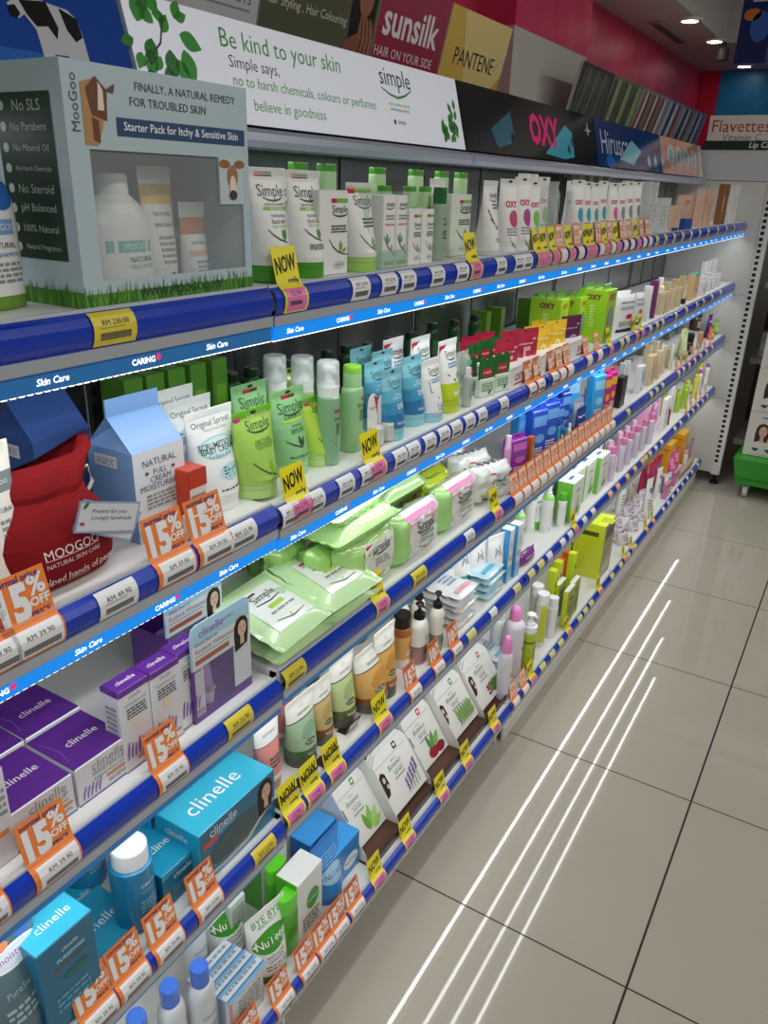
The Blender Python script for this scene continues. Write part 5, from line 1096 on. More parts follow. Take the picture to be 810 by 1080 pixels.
cB = cpy(cA, 0, yw, 'purple topped white cream carton, right of the front left one')
cpy(cA, -.09, .006, 'purple topped white cream carton behind front left one'); cpy(cB, -.09, .004, 'purple topped white cream carton behind right one')
se = [('t', 'clinelle', 0, .88, .8, INKG), ('t', 'WHITEN UP', 0, .8, .7, INKG), ('b', -.3, .62, .35, .76, 4, INK), ('e', .0, .55, .16, .045, M('#e6cdb8', .4)), ('r', -.1, .09, .42, .12, ORL), ('r', -.5, 0, .5, .012, PUR)]+[('s', [(-.4+.12*k, .15), (-.38+.12*k, .24), (-.33+.12*k, .36-.03*(k % 3))], .06, PURL) for k in range(6)]
c1 = box(3, D(3, 146, 808), 129, 161, 722, .03, LGY, 'slim white serum carton with purple lid', 'slim purple lidded serum cartons', mats={'T': PUR}, F_=[('r', -.5, .93, .5, 1, PUR)]+se, L_=[('r', -.5, .93, .5, 1, PUR), ('b', -.3, .3, .3, .8, 8, INKG)], T_=[('t', 'clinelle', 0, .5, .6, WINK)])
again(c1, 3, D(3, 172, 790), 170); again(c1, 3, D(3, 195, 770), 194)
box(3, .10, -40, -2, 840, .06, LGY, 'purple topped carton cut off by left photo edge, third shelf', None, mats={'T': PUR}, F_=se[:2])
w_ = box(3, dA-.002, -60, 12, 830, .06, LGY, 'tall white carton with orange print at far left, third shelf', None, mats={'T': PUR}, F_=[('r', -.1, .3, .42, .36, ORL), ('b', .1, .5, .45, .8, 4, INKG)])
# gift packs with a portrait card
def gift(r, w, h):
    d = .07; hb = h*.56
    mb = MB(); P2 = [(-w/2, 0), (w/2, 0), (w/2, h-.01), (w/2-.003, h-.003), (w/2-.01, h), (-w/2+.01, h), (-w/2+.003, h-.003), (-w/2, h-.01)]
    # card with window: upper part, right strip, frame
    cb = M('#9fc4d8', .3, coat=.3); gr_ = M('#cfd6da', .3, coat=.3)
    mb.loft([[(u, y, v) for u, v in P2 if v > 0] + [] for y in ()], cb) if False else None
    up = [(-w/2, hb), (w/2, hb), (w/2, h-.012), (w/2-.004, h-.003), (w/2-.012, h), (-w/2+.012, h), (-w/2+.004, h-.003), (-w/2, h-.012)]
    mb.loft([[(u, y, v) for u, v in up] for y in (.0015, 0)], cb, smooth=False); mb.box(w*.2, w/2, 0, .0015, .1*h, hb, gr_); mb.box(-w/2, -w/2+.004, 0, .0015, .0, hb, PUR); mb.box(-w/2+.004, w*.2, 0, .0015, 0, h*.05, PUR); mb.box(w*.2, w/2, 0, .0015, 0, .1*h, PUR)
    P = pl3((0, 0, 0), (1, 0, 0), (0, 0, 1))
    mb.rect(-w/2+.002, hb, w*.5-.001, h*.80, gr_, lambda a, b: P(a, b, .0001))
    mb.text('clinelle', -w*.16, h*.9, w*.4, PURL, lambda a, b: P(a, b, .0003)); mb.text('WHITEN UP', w*.12, h*.905, w*.2, INK, lambda a, b: P(a, b, .0003))
    mb.text('Quick Start to', -w*.25, h*.80, w*.36, INK, lambda a, b: P(a, b, .0003)); mb.text('Radiant Whiteness', -w*.1, h*.735, w*.66, M('#9a5a6a', .4), lambda a, b: P(a, b, .0003)); mb.rect(-w*.44, h*.68, w*.15, h*.688, M('#5a7a8a', .4), lambda a, b: P(a, b, .0003)); mb.rect(-w*.44, h*.6, w*.12, h*.65, M('#a8604a', .4), lambda a, b: P(a, b, .0003))
    woman(mb, w*.34, h*.70, w*.24, lambda a, b, e=0: P(a, b, .0004+e)); mb.build('portrait_card', r)
    mb = MB(); mb.box(-w/2, w/2, d-.001, d, 0, hb, PUR); mb.box(-w/2, -w/2+.001, .0016, d-.001, 0, hb, PUR); mb.box(w/2-.001, w/2, .0016, d-.001, 0, hb, PUR); mb.box(-w/2+.001, w/2-.001, .0016, d-.001, 0, .001, PUR); mb.build('purple_tray', r)
    for k, (u, m) in enumerate([(-w*.32, M('#a48ac4', .3)), (-w*.08, M('#9a7cba', .3))]):
        mb = MB(); B_ = Body([(.002, w*.085, .016), (hb*.25, w*.1, .018), (hb*.9, w*.1, .004), (hb*.94, w*.1, .001)], 2, 18); B_.mesh(mb, [(0, M('#e3dcea', .3)), (hb*.25, m)]); mb.v = [(a+u, b+.03, c) for a, b, c in mb.v]; mb.rect(u-w*.05, hb*.3, u+w*.05, hb*.36, ORL, lambda a, b: Vector((a, .0115, b))); mb.build('tube', r)
    mb = MB(); mb.box(-w/2+.004, w*.2, .0004, .0007, h*.05, hb, clear('#c9c2d8', .12, .05)); mb.build('window_film', r)
g1 = mk(gift, 3, D(3, 234, 745), 203, 264, 645, 'gift_pack', 'purple gift pack with portrait card, in front', 'gift pack', 'purple portrait gift packs', 'flat')
again(g1, 3, D(3, 234, 745)+.085, 206, 'purple gift pack with portrait card, behind the front one')
# flat wipe packs lying in a slanted pile: print on top
WPG = M('#c4e4ae', .25, coat=.5); WPD = M('#a9d68e', .25, coat=.5)
def wipes_flat(r, w, h):     # w along the shelf, lying flat, print upward
    mb = MB(); L = .135; pack(mb, w, L, .022, WPG, [('t', 'Simple', .0, .66, .42, INK), ('s', [(-.24, .59), (0, .56), (.26, .59)], .02, INK), ('r', -.28, .74, -.16, .77, RED), ('r', -.16, .74, -.05, .77, INK), ('r', -.12, .46, .14, .52, M('#a8cc4a', .35)), ('b', -.2, .38, .25, .43, 1, INKG), ('s', [(-.25, .3), (0, .24), (.25, .26)], .015, DG), ('e', .26, .6, .08, .06, M('#b9d4b4', .35)), ('l', .0, .25, .06, 80, SGRN)], puff=.7, wob=.05, frontmat=(M('#e2e6e2', .3, coat=.4), -.36, .18, .36, .82))
    mb.v = [(a, c-.0, .022-b) for a, b, c in mb.v]       # print side up
    mb.build('film_pack', r)
wf = None
yA = y_at(321, XF-.01, SZ[3]+.01); yB = y_at(373, XF-.01, SZ[3]+.01)
for y, dx, z, rz, rx, lb in [(yA, .002, .030, 3, 15, 'front left, on top'), (yA+.002, .004, .006, 0, 6, 'front left, underneath'), (yB, .002, .030, -2, 15, 'front right, on top'), (yB+.004, .005, .006, 1, 6, 'front right, underneath'), (yA+.025, .165, .070, 4, 20, 'back left, tilted highest'), (yB-.04, .165, .070, -3, 20, 'back right, tilted highest'), (yA+.02, .195, .004, 0, 10, 'back left, against the panel'), (yB-.03, .195, .004, 0, 10, 'back right, against the panel')]:
    loc = (XF-dx, y, SZ[3]+z); lab = 'flat green wipes pack, %s' % lb
    if wf is None:
        wf = thing('wipes_pack', lab, 'wipes', loc, RZ+math.radians(rz), 'flat green wipes packs'); wipes_flat(wf, .122, .02); o = wf
    else: o = dup(wf, loc, RZ+math.radians(rz), lab)
    o.rotation_euler.x = math.radians(rx)
# plump wipe packs standing and stacked
def plump(c, wh, f=(), left=None):
    def g(r, w, h):
        mb = MB(); pack(mb, w*.92, h, .055, c, f, puff=.42, wob=.06, frontmat=(wh, -.2, .12, .42, .9) if wh else None, left=left); mb.build('film_pack', r)
    return g
WLAB = M('#e6e9e4', .3, coat=.4)
pf_ = [('p', [(-.18, .88), (-.04, .88), (-.12, .68)], MAG), ('t', 'simple', .12, .74, .36, INK), ('s', [(.0, .66), (.12, .64), (.28, .68)], .02, INK), ('b', .0, .42, .28, .58, 3, INKG), ('s', [(-.1, .3), (.1, .22), (.35, .24)], .015, DG)]
pk1 = mk(plump(M('#aede84', .25, coat=.5), WLAB, pf_), 3, .03, 366, 422, 566, 'wipes_pack', 'plump green wipes pack with white label standing at the rail', 'wipes', 'plump green wipes packs', 'flat')
pg1 = mk(plump(M('#9fd070', .25, coat=.5), None), 3, .06, 336, 369, 577, 'wipes_pack', 'plump plain green pack left of the labelled one', 'wipes', 'plump green wipes packs', 'flat', dep=.058)
again(pg1, 3, .09, 327, 'plump plain green pack, farthest left of the standing ones'); again(pg1, 3, .15, 308, 'plump green pack in shadow behind flat wipes'); again(pg1, 3, .15, 300, 'plump green pack in deep shadow behind flat wipes')
def lie(c, f=()):
    def g(r, w, h):
        mb = MB(); pack(mb, w*.9, .10, .045, c, f, puff=.45, wob=.06); mb.v = [(a, c_*1.0, .045-b) for a, b, c_ in mb.v]; mb.build('film_pack', r)
    return g
zs = SZ[3]+pk1['_h']
wl = mk(lie(M('#b9e49a', .25, coat=.5)), 3, .03, 358, 422, 560, 'wipes_pack', 'green wipes pack lying across the standing packs', 'wipes', 'plump green wipes packs', 'flat'); wl.location.z = zs-.002
wl2 = dup(wl, (wl.location.x-.005, wl.location.y-.004, wl.location.z+.044), RZ+.08, 'pale green wipes pack on top of the lying pack')
WP = M('#e9ece9', .25, coat=.5); pkp = M('#d980b4', .35)
pf2 = [('r', -.3, .9, .45, .95, pkp), ('r', -.3, .8, .45, .83, pkp), ('t', 'Simple', .1, .66, .45, INK), ('s', [(-.1, .58), (.1, .55), (.32, .58)], .02, INK), ('r', -.02, .44, .26, .5, M('#8fb08a', .35)), ('b', -.02, .32, .26, .4, 2, INKG), ('s', [(-.05, .26), (.12, .16), (.3, .24)], .02, DG)]
wp = mk(plump(WP, None, pf2, (M('#a8dc86', .25, coat=.5), .25)), 3, .025, 419, 469, 538, 'wipes_pack', 'white and green wipes pack with pink stripes, left one', 'wipes', 'white pink striped wipes packs', 'flat', dep=.058)
again(wp, 3, .03, 479, 'white and green wipes pack with pink stripes, right one')
r = dup(wl, (XF-.09, y_at(424, XF-.1, .9), SZ[3]+.075), RZ, 'pale pack with pink strip lying behind the striped packs')
YGN = M('#bcd02a', .25, coat=.5)
yg = [('e', .1, .45, .3, .2, M('#dfe8e6', .3)), ('t', 'NATURAL', .1, .6, .5, M('#3f6a2a', .4)), ('l', .05, .36, .2, 60, M('#4f9a3a', .35)), ('l', .15, .36, .2, 110, M('#4a9fc4', .35))]
yp = mk(plump(YGN, None, yg), 3, .03, 484, 506, 512, 'wipes_pack', 'yellow green pack between pink striped and clear bags', 'wipes', 'yellow green packs', 'flat')
again(yp, 3, .09, 478, 'yellow green pack lying behind the pink striped packs'); again(yp, 3, .12, 462, 'yellow green pack at the back under shelf two')
CB = M('#e4e8e6', .25, coat=.5)
def puffbag(r, w, h):
    mb = MB(); pack(mb, w*.92, h, .05, CB, [('b', -.05, .35, .35, .7, 5, INKG), ('r', .05, .55, .3, .6, M('#5a9a5a', .4)), ('r', -.1, .78, .0, .82, RED)], puff=.35, wob=.16, seal=False); mb.build('bag_body', r)
    mb = MB(); nb = 9; vs = []; fs = []
    for j in range(nb):
        u = -w*.4+w*.8*j/(nb-1); zg = .008*((j % 2)*2-1); vs += [(u*.8, .025+zg*.3, h*.90), (u*.6, .025+zg*.6, h*.98), (u*.72, .025+zg, h*1.05)]
    for j in range(nb-1):
        for q in range(2): a = 3*j+q; fs += [(a, a+3, a+4, a+1), (a+1, a+4, a+3, a)]
    mb.add(vs, fs, CB, True); mb.build('gathered_top', r)
pb = mk(puffbag, 3, .03, 506, 536, 492, 'cotton_bag', 'puffy white cotton wool bag at the rail beside NOW tag', 'bag', 'puffy white cotton bags', 'flat', dep=.056)
again(pb, 3, .10, 500, 'puffy white cotton bag behind the front one'); again(pb, 3, .165, 474, 'puffy white cotton bag at the back left')
# purple, blue and pink sachet stands and bottles
def sk(r, w, h, c, c2, st):
    mb = MB(); mb.box(-w/2, w/2, 0, .03, 0, h, c, .003); P = pl3((0, 0, 0), (1, 0, 0), (0, 0, 1)); prints(mb, P, w, h, [('r', -.42, .72, .42, .9, c2), ('t', st, 0, .81, .6, WINK), ('e', .05, .5, .3, .08, c2), ('b', -.3, .1, .3, .35, 5, WINK)]); mb.build('carton_body', r)
    mb = MB(); mb.box(-w/2, w/2, .012, .013, h, h*1.1, c, .0004); mb.ell(0, h*1.05, w*.14, h*.015, DARK, lambda u, v: Vector((u, .0118, v))); mb.build('hang_flap', r)
VI = M('#8a2a86', .3, coat=.3); VI2 = M('#c86ac0', .35); BL2 = M('#1f4fc4', .3, coat=.3); BL3 = M('#6aa8ee', .35); SKB = M('#3f9ae0', .3, coat=.3); OB = M('#c2632a', .35)
def SK(c, c2, st=''): return lambda r, w, h: sk(r, w, h, c, c2, st)
def line(s, fn, spec, name, lab, cat, grp, kind='flat', dep=None, fill=True):
    base = None; bw = None; last = None; kind = 'tube' if name.endswith('_tube') else kind
    for xl, xr, yt, d in spec:
        if base is not None and abs((xr-xl)-bw) <= 1.5: r = again(base, s, d, (xl+xr)/2)
        else: base = r = mk(fn, s, d, xl, xr, yt, name, lab, cat, grp, kind, dep=dep); bw = xr-xl
        if fill and grp and last is not None and last[1] == d:        # rows stand close together on the shelf: close the gaps
            g = r.location.y-last[0]; step = base['_fw']+.003; n = min(1, int(g/step)-1) if kind != 'round' else 0
            for k in range(n):
                x, y = free(s, XF-d, last[0]+g*(k+1)/(n+1), base['_fw'], base['_fd'])
                dup(base, (x-base['_off'], y, SZ[s]+.0005), RZ+(base['_rz'] if '_rz' in base else 0), None, grp)
        last = (r.location.y, d)
line(3, SK(VI, VI2, ''), [(479, 491, 462, .14), (490, 501, 460, .13), (498, 510, 456, .12)], 'hair_removal_carton', 'violet carton with pale panel on third shelf', 'carton', 'violet cartons, third shelf')
line(3, SK(M('#a02a96', .3, coat=.3), VI2, ''), [(513, 524, 452, .05), (521, 532, 448, .03)], 'hair_removal_carton', 'magenta violet carton on third shelf', 'carton', 'violet cartons, third shelf')
LIL = M('#d49acb', .3)
def rb(c, cm, ct_='flip', cap=.18, n=2.0, dd=.75, f=(), capw=.62, sh=.08): return lambda r, w, h: bottle(r, w, h, w*dd, cap, cm, [(0, c)], list(f) or [('b', -.25, .2, .35, .5, 4, WINK)], n=n, capw=capw, shoulder=sh, captype=ct_)
mk(rb(LIL, M('#e8c8e0', .3)), 3, .03, 531, 542, 460, 'lotion_bottle', 'lilac bottle between the violet cartons', 'bottle', None, 'round', dep=.03)
line(3, SK(M('#8f2f9e', .3, coat=.3), VI2), [(541, 553, 463, .04)], 'hair_removal_carton', 'bright violet carton right of the lilac bottle', 'carton', None)
box(3, .03, 553, 563, 463, .03, OB, 'rusty orange carton between violet and blue goods', F_=[('b', -.3, .2, .3, .8, 6, M('#e8b48a', .4))])
line(3, SK(BL2, BL3, ''), [(556, 565, 436, .1), (562, 574, 433, .04), (575, 587, 428, .04), (585, 593, 427, .05), (592, 601, 424, .08)], 'blue_carton', 'deep blue carton with pale panel on third shelf', 'carton', 'deep blue cartons, third shelf')
line(3, SK(SKB, BL3, ''), [(566, 574, 441, .025), (578, 586, 437, .03)], 'blue_carton', 'sky blue carton with pale panel on third shelf', 'carton', 'sky blue cartons, third shelf')
TLB = M('#2f9fb0', .3)
line(3, rb(TLB, M('#1f5fa8', .3)), [(586, 594, 443, .025), (594, 600, 446, .025)], 'gel_bottle', 'teal gel bottle in front of the blue cartons', 'bottle', 'teal gel bottles, third shelf', 'round', .025)
line(3, rb(PWH, PWH), [(598, 604, 447, .02)], 'gel_bottle', 'small white bottle in front of the blue cartons', 'bottle', None, 'round', .02)
def tb(c, cm, f=()): return lambda r, w, h: tube(r, w, h, .15, cm, [(0, c)], list(f) or [('b', -.3, .2, .3, .5, 5, WINK), ('b', -.3, .66, .3, .74, 1, WINK)])
NB = M('#27408a', .3, coat=.3); SLV = M('#a9b4c8', .3, coat=.3)
line(3, tb(SLV, NB), [(600, 609, 420, .05), (608, 617, 412, .06), (615, 623, 410, .07)], 'foam_tube', 'silver blue tube on third shelf', 'tube', 'silver blue tubes, third shelf')
line(3, tb(NB, NB), [(604, 611, 430, .03), (610, 616, 437, .03)], 'foam_tube', 'short navy tube on third shelf', 'tube', 'short navy tubes, third shelf')
line(3, SK(M('#3aa8e8', .3, coat=.3), M('#8fd0f4', .35), ''), [(616, 626, 402, .03), (626, 636, 399, .03)], 'refill_pack', 'bright sky blue refill pack on third shelf', 'pack', 'bright sky blue refill packs')
line(3, SK(M('#c22a86', .3, coat=.3), M('#f0b03a', .35), ''), [(637, 643, 396, .03), (643, 649, 393, .03)], 'refill_pack', 'hot pink refill pack with yellow panel', 'pack', 'hot pink refill packs')
box(3, .03, 647, 660, 400, .05, M('#232022', .35), 'tall black carton on third shelf', F_=[('b', -.3, .2, .3, .8, 6, M('#6a6462', .4))])
c = box(3, .06, 651, 659, 385, .04, M('#c3c6ca', .3), 'grey white carton behind the black one', 'grey white cartons, third shelf', F_=[('r', -.3, .2, .3, .6, M('#8a8f96', .4))]); again(c, 3, .06, 662)
c = box(3, .03, 669, 680, 388, .045, M('#e2e5ea', .3), 'white carton with blue edge on third shelf', None, F_=[('b', -.3, .4, .3, .8, 4, M('#7a8fb4', .4)), ('b', -.3, .1, .3, .2, 1, INKG)])
cb = box(3, .03, 683, 689, 377, .05, BG, 'beige carton on third shelf', 'beige cartons, third shelf', F_=[('b', -.3, .2, .3, .8, 6, M('#a08a5a', .4))])
for px, d in ((691, .03), (697, .03), (702, .04), (686, .09), (693, .09)): again(cb, 3, d, px)
box(3, .05, 700, 707, 370, .045, M('#cfb9a0', .35), 'tan carton right of the beige ones, third shelf')
mk(rb(PWH, PWH, 'spike', .3), 3, .03, 696, 702, 362, 'dropper_bottle', 'white bottle with pointed cap among beige cartons', 'bottle', None, 'round', dep=.02)
mk(rb(M('#dfe6d8', .3), PWH), 3, .03, 707, 713, 364, 'lotion_bottle', 'small white bottle beside pale green tubes, third shelf', 'bottle', None, 'round', dep=.02)
line(3, tb(M('#c9d8a0', .3), M('#8fae5a', .3)), [(711, 718, 349, .03), (716, 723, 347, .05)], 'cream_tube', 'pale green tube on third shelf', 'tube', 'pale green tubes, third shelf')
def jar(r, w, h):
    mb = MB(); mb.lathe([(w*.42, 0), (w*.5, .004), (w*.5, h*.55), (w*.44, h*.62)], M('#3a2f2a', .25, coat=.5), 22); prints(mb, Body([(0, w*.5, w*.5), (h, w*.5, w*.5)]).P(), w, h, [('r', -.4, .15, .4, .45, M('#b9a68a', .4)), ('b', -.3, .2, .3, .4, 2, INK)]); mb.build('jar_body', r)
    mb = MB(); mb.lathe([(w*.47, h*.62), (w*.5, h*.64), (w*.5, h*.97), (w*.46, h)], BLACK, 22); mb.build('lid', r)
j = mk(jar, 3, .03, 723, 737, 352, 'cream_jar', 'dark jar at the front near end of third shelf', 'jar', 'dark jars, third shelf', 'round', dep=.04)
again(j, 3, .03, 730, 'dark jar stacked on the front jar near end of third shelf', dz=j['_h']+.001)
line(3, tb(M('#5a2a86', .3), M('#4a2070', .3)), [(738, 744, 331, .05)], 'cream_tube', 'purple tube near the end of third shelf', 'tube', None)
line(3, tb(M('#e07a2a', .3), M('#d06020', .3)), [(740, 746, 343, .03)], 'cream_tube', 'orange tube near the end of third shelf', 'tube', None)
line(3, tb(M('#8fc43a', .3), M('#5f9a2a', .3)), [(746, 752, 335, .04)], 'cream_tube', 'leaf green tube near the end of third shelf', 'tube', None)
line(3, tb(PWH, M('#e0909a', .3)), [(751, 758, 327, .04)], 'cream_tube', 'white tube with pink cap at end of third shelf', 'tube', None)
box(3, .03, 735, 741, 352, .03, M('#d8a878', .35), 'small tan carton near the end of third shelf')
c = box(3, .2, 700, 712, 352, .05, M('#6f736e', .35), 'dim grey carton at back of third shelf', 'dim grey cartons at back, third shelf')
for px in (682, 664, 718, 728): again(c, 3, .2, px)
# ================================================================== FOURTH SHELF
TLC = M('#1f9fc4', .3, coat=.3); TLD = M('#1a6f94', .3, coat=.3); TLL = M('#39b4d4', .3, coat=.3)
tf = [('t', 'clinelle', .05, .86, .75, WINK), ('t', 'PURESWISS', .05, .77, .6, M('#bfe6f0', .4), .02), ('b', -.3, .66, .35, .72, 2, M('#7a6a3a', .4)), ('e', .1, .54, .22, .06, M('#2f6a72', .3)), ('b', -.3, .2, .3, .4, 3, M('#5fa8bc', .4)), ('r', -.1, .05, .3, .08, M('#7fa83a', .35))]
tt = [('t', 'clinelle', .05, .5, .6, WINK)]
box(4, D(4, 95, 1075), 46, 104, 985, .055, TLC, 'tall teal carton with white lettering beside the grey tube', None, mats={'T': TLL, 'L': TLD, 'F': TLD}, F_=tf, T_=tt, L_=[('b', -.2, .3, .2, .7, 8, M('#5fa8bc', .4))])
def f(r, w, h): tube(r, w, h, .2, M('#5f8088', .25, coat=.4), [(0, M('#55707a', .25, coat=.4)), (h*.86, M('#8f9a9c', .3))], [('e', .12, .70, .34, .07, PWH), ('e', .12, .70, .3, .06, M('#d8dde8', .4)), ('t', 'moisture', .12, .71, .45, M('#8a4a9a', .4)), ('e', .0, .79, .1, .03, M('#d88a5a', .4)), ('e', .3, .79, .1, .03, M('#3f6ac0', .4)), ('t', 'PureSwiss', .1, .5, .6, M('#9fb4ba', .4)), ('b', -.2, .3, .3, .42, 3, M('#9fb4ba', .4))])
mk(f, 4, D(4, 95, 1075)+.012, -42, 42, 968, 'gel_tube', 'grey teal tube with round sticker at lower left edge', 'tube')
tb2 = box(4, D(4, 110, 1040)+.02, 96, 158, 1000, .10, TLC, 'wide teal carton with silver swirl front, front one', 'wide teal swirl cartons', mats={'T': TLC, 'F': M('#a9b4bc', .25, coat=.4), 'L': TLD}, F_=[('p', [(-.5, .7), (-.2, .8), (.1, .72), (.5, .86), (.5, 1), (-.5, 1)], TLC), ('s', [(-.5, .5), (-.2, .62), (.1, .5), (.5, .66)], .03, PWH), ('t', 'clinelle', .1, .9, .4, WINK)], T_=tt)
cpy(tb2, -.104, .004, 'wide teal carton with silver swirl front, behind the front one')
WCP = M('#e8e9ea', .3)
bf = [('t', 'Clinelle', .05, .60, .6, WINK), ('t', 'hydracalm', .05, .52, .5, M('#8fc0d4', .4)), ('b', -.2, .25, .35, .42, 4, M('#8fc0d4', .4))]
bb = mk(rb(M('#1f7fae', .28, coat=.4), WCP, 'flat', .2, 2.0, 1.0, bf, .84, .02), 4, D(4, 150, 988)+.0, 122, 166, 893, 'toner_bottle', 'dark teal toner bottle with white cap, front one', 'bottle', 'dark teal toner bottles', 'round', dep=.05)
again(bb, 4, D(4, 150, 988)+.06, 110, 'dark teal toner bottle with white cap, behind the front one')
box(4, D(4, 190, 960)+.015, 172, 218, 905, .09, TLC, 'teal carton with small portrait, beside the toner bottles', None, mats={'F': TLD, 'L': TLD, 'T': TLC}, F_=[('w', .38, .9, .2), ('t', 'clinelle', -.05, .75, .4, WINK), ('p', [(-.5, .85), (.1, .9), (.3, 1), (-.5, 1)], TLC), ('b', -.3, .3, .2, .5, 3, M('#5fa8bc', .4))], T_=tt)
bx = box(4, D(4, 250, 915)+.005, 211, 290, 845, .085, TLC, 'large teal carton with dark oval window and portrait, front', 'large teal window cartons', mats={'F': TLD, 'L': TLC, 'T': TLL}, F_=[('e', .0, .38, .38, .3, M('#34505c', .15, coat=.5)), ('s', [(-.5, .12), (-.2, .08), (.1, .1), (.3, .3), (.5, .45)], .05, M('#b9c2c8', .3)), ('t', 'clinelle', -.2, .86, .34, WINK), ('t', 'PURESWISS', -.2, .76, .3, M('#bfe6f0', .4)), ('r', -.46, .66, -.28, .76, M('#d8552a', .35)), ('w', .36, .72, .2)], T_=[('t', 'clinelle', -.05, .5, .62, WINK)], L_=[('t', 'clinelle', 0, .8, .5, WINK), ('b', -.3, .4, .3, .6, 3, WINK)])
cpy(bx, -.09, -.004, 'large teal carton with dark oval window, behind the front one'); 
# herbal tubes: clear cap, tinted body, white shoulder
def nat(c, c2, acc):
    def g(r, w, h): tube(r, w, h, .15, M('#7a7d74', .1, trans=.3), [(0, c2), (h*.27, c), (h*.69, BLACK), (h*.705, M('#e4e3dc', .3, coat=.3))], [('e', .0, .86, .09, .03, M('#d3d2cb', .4)), ('t', 'NATURALS', .02, .775, .42, INK), ('e', .08, .53, .26, .085, acc), ('e', -.08, .47, .18, .06, acc), ('e', -.02, .365, .2, .038, M('#3a3a2a', .4)), ('t', 'FACIAL', -.02, .365, .3, WINK), ('t', 'facial scrub', 0, .21, .5, WINK)], dia=w*.74)
    return g
NT = [(M('#a3c3a0', .3, coat=.3), M('#4f6f44', .3), M('#86ac8c', .35)), (M('#c9b27a', .3, coat=.3), M('#8a5a32', .3), M('#b59a5e', .35)), (M('#bfcf94', .3, coat=.3), M('#5f7030', .3), M('#9fb878', .35)), (M('#d8ab62', .3, coat=.3), M('#8f5228', .3), M('#c98f45', .35)), (M('#d9ab5a', .3, coat=.3), M('#a06030', .3), M('#c88f40', .35))]
NL = [(301, 331, 733, 'mint green herbal tube, leftmost and nearest', 318, 815), (327, 349, 716, 'tan herbal tube, right of the mint one', 335, 795), (347, 372, 690, 'sage green herbal tube, middle of row', 357, 777), (373, 403, 681, 'amber herbal tube, beside small black sign', 386, 763), (393, 415, 661, 'golden herbal tube behind the amber one', 402, 745)]
protos = []
for (xl, xr, yt, lb, bx_, by_), (c, c2, acc) in zip(NL, NT):
    protos.append(mk(nat(c, c2, acc), 4, D(4, bx_, by_), xl, xr, yt, 'cream_tube', lb, 'tube', 'herbal tubes on the fourth shelf'))
for pr, px, py, lb in [(protos[2], 345, 735, 'sage herbal tube behind the mint and tan pair'), (protos[3], 371, 712, 'amber herbal tube half hidden behind sage tube'), (protos[0], 322, 758, 'mint herbal tube in second row'), (protos[1], 388, 695, 'tan herbal tube in second row'), (protos[2], 410, 680, 'sage herbal tube right behind golden tube')]:
    again(pr, 4, D(4, px, py)+.05, px, lb)
def f(r, w, h): tube(r, w, h, .13, M('#c9a79c', .3), [(0, PWH), (h*.2, M('#e0938c', .3, coat=.3)), (h*.62, BLACK), (h*.63, PWH)], [('b', -.2, .3, .3, .45, 3, INK), ('t', 'NATURALS', 0, .75, .5, INK)], dia=w*.74)
pn = mk(f, 4, D(4, 288, 838), 268, 294, 757, 'cream_tube', 'white and coral herbal tube right of the teal window carton', 'tube'); pn.location.z = SZ[4]+.0006; again(pn, 4, D(4, 288, 838)+.05, 297, 'white and coral herbal tube behind the front coral one')
AMB = M('#c98a3a', .2, coat=.5)
mk(lambda r, w, h: bottle(r, w, h, w, .24, M('#1c1714', .3), [(0, M('#e3e0d6', .3)), (h*.17, M('#d9ab5c', .3, coat=.3)), (h*.60, M('#a8642c', .25, coat=.5))], [('e', .1, .42, .25, .08, M('#c88f40', .35)), ('b', -.2, .24, .3, .36, 3, WINK)], capw=.94, shoulder=.02, captype='flat'), 4, D(4, 426, 708), 417, 438, 648, 'tonic_bottle', 'amber bottle with dark brown cap between tubes and pumps', 'bottle', None, 'round', dep=.04)
def pmp(c, lab): return lambda r, w, h: bottle(r, w, h, w*.8, .27, M('#191614', .35), [(0, c), (h*.30, BLACK), (h*.31, M('#e6e4da', .3, coat=.3))], [('e', .1, .2, .2, .06, M('#6a4a42', .4)), ('b', .0, .38, .38, .46, 2, INK), ('r', -.5, .06, .5, .065, INK)], n=2.4, capw=.5, shoulder=.14, captype='pump')
pm = mk(pmp(M('#a87f7c', .3, coat=.3), ''), 4, D(4, 447, 702), 435, 459, 637, 'pump_bottle', 'cream pump bottle with dusky pink label, in front', 'bottle', 'cream pump bottles', 'round', dep=.04)
pm2 = mk(pmp(M('#7f9a84', .3, coat=.3), ''), 4, D(4, 466, 688), 455, 474, 625, 'pump_bottle', 'cream pump bottle with sage label, right of pink', 'bottle', 'cream pump bottles', 'round', dep=.04)
again(pm2, 4, D(4, 466, 688)+.05, 441, 'cream pump bottle with sage label, back left'); again(pm, 4, D(4, 447, 702)+.06, 424, 'cream pump bottle behind the amber bottle')
# small black diamond sign
p = at(382, 765, z=SZ[4]+.02); mb = MB(); mb.box(-.019, .019, 0, .002, 0, .024, M('#33211a', .4), .001); P = pl3((0, 0, 0), (1, 0, 0), (0, 0, 1)); mb.rect(-.012, .005, .012, .019, M('#e6e2da', .4), P); mb.text('NATURALS', 0, .012, .02, M('#33211a', .4), lambda a, b: P(a, b, .0003)); mb.box(-.019, .019, .002, .02, 0, .0012, M('#33211a', .4)); mb.v = [(a, b-.35*c, c) for a, b, c in mb.v]
o = mb.build('shelf_sign'); o.location = (XF-.035, p.y, SZ[4]+.0005); o.rotation_euler = (0, 0, RZ); tag(o, 'small dark brown shelf sign in front of the herbal tubes', 'sign')
for px in (303, 325, 347): 
    o2 = dup(o, (XF-.02, y_at(px, XF-.02, SZ[4]), SZ[4]+.0005), None, 'small dark brown shelf sign behind the NOW tags')
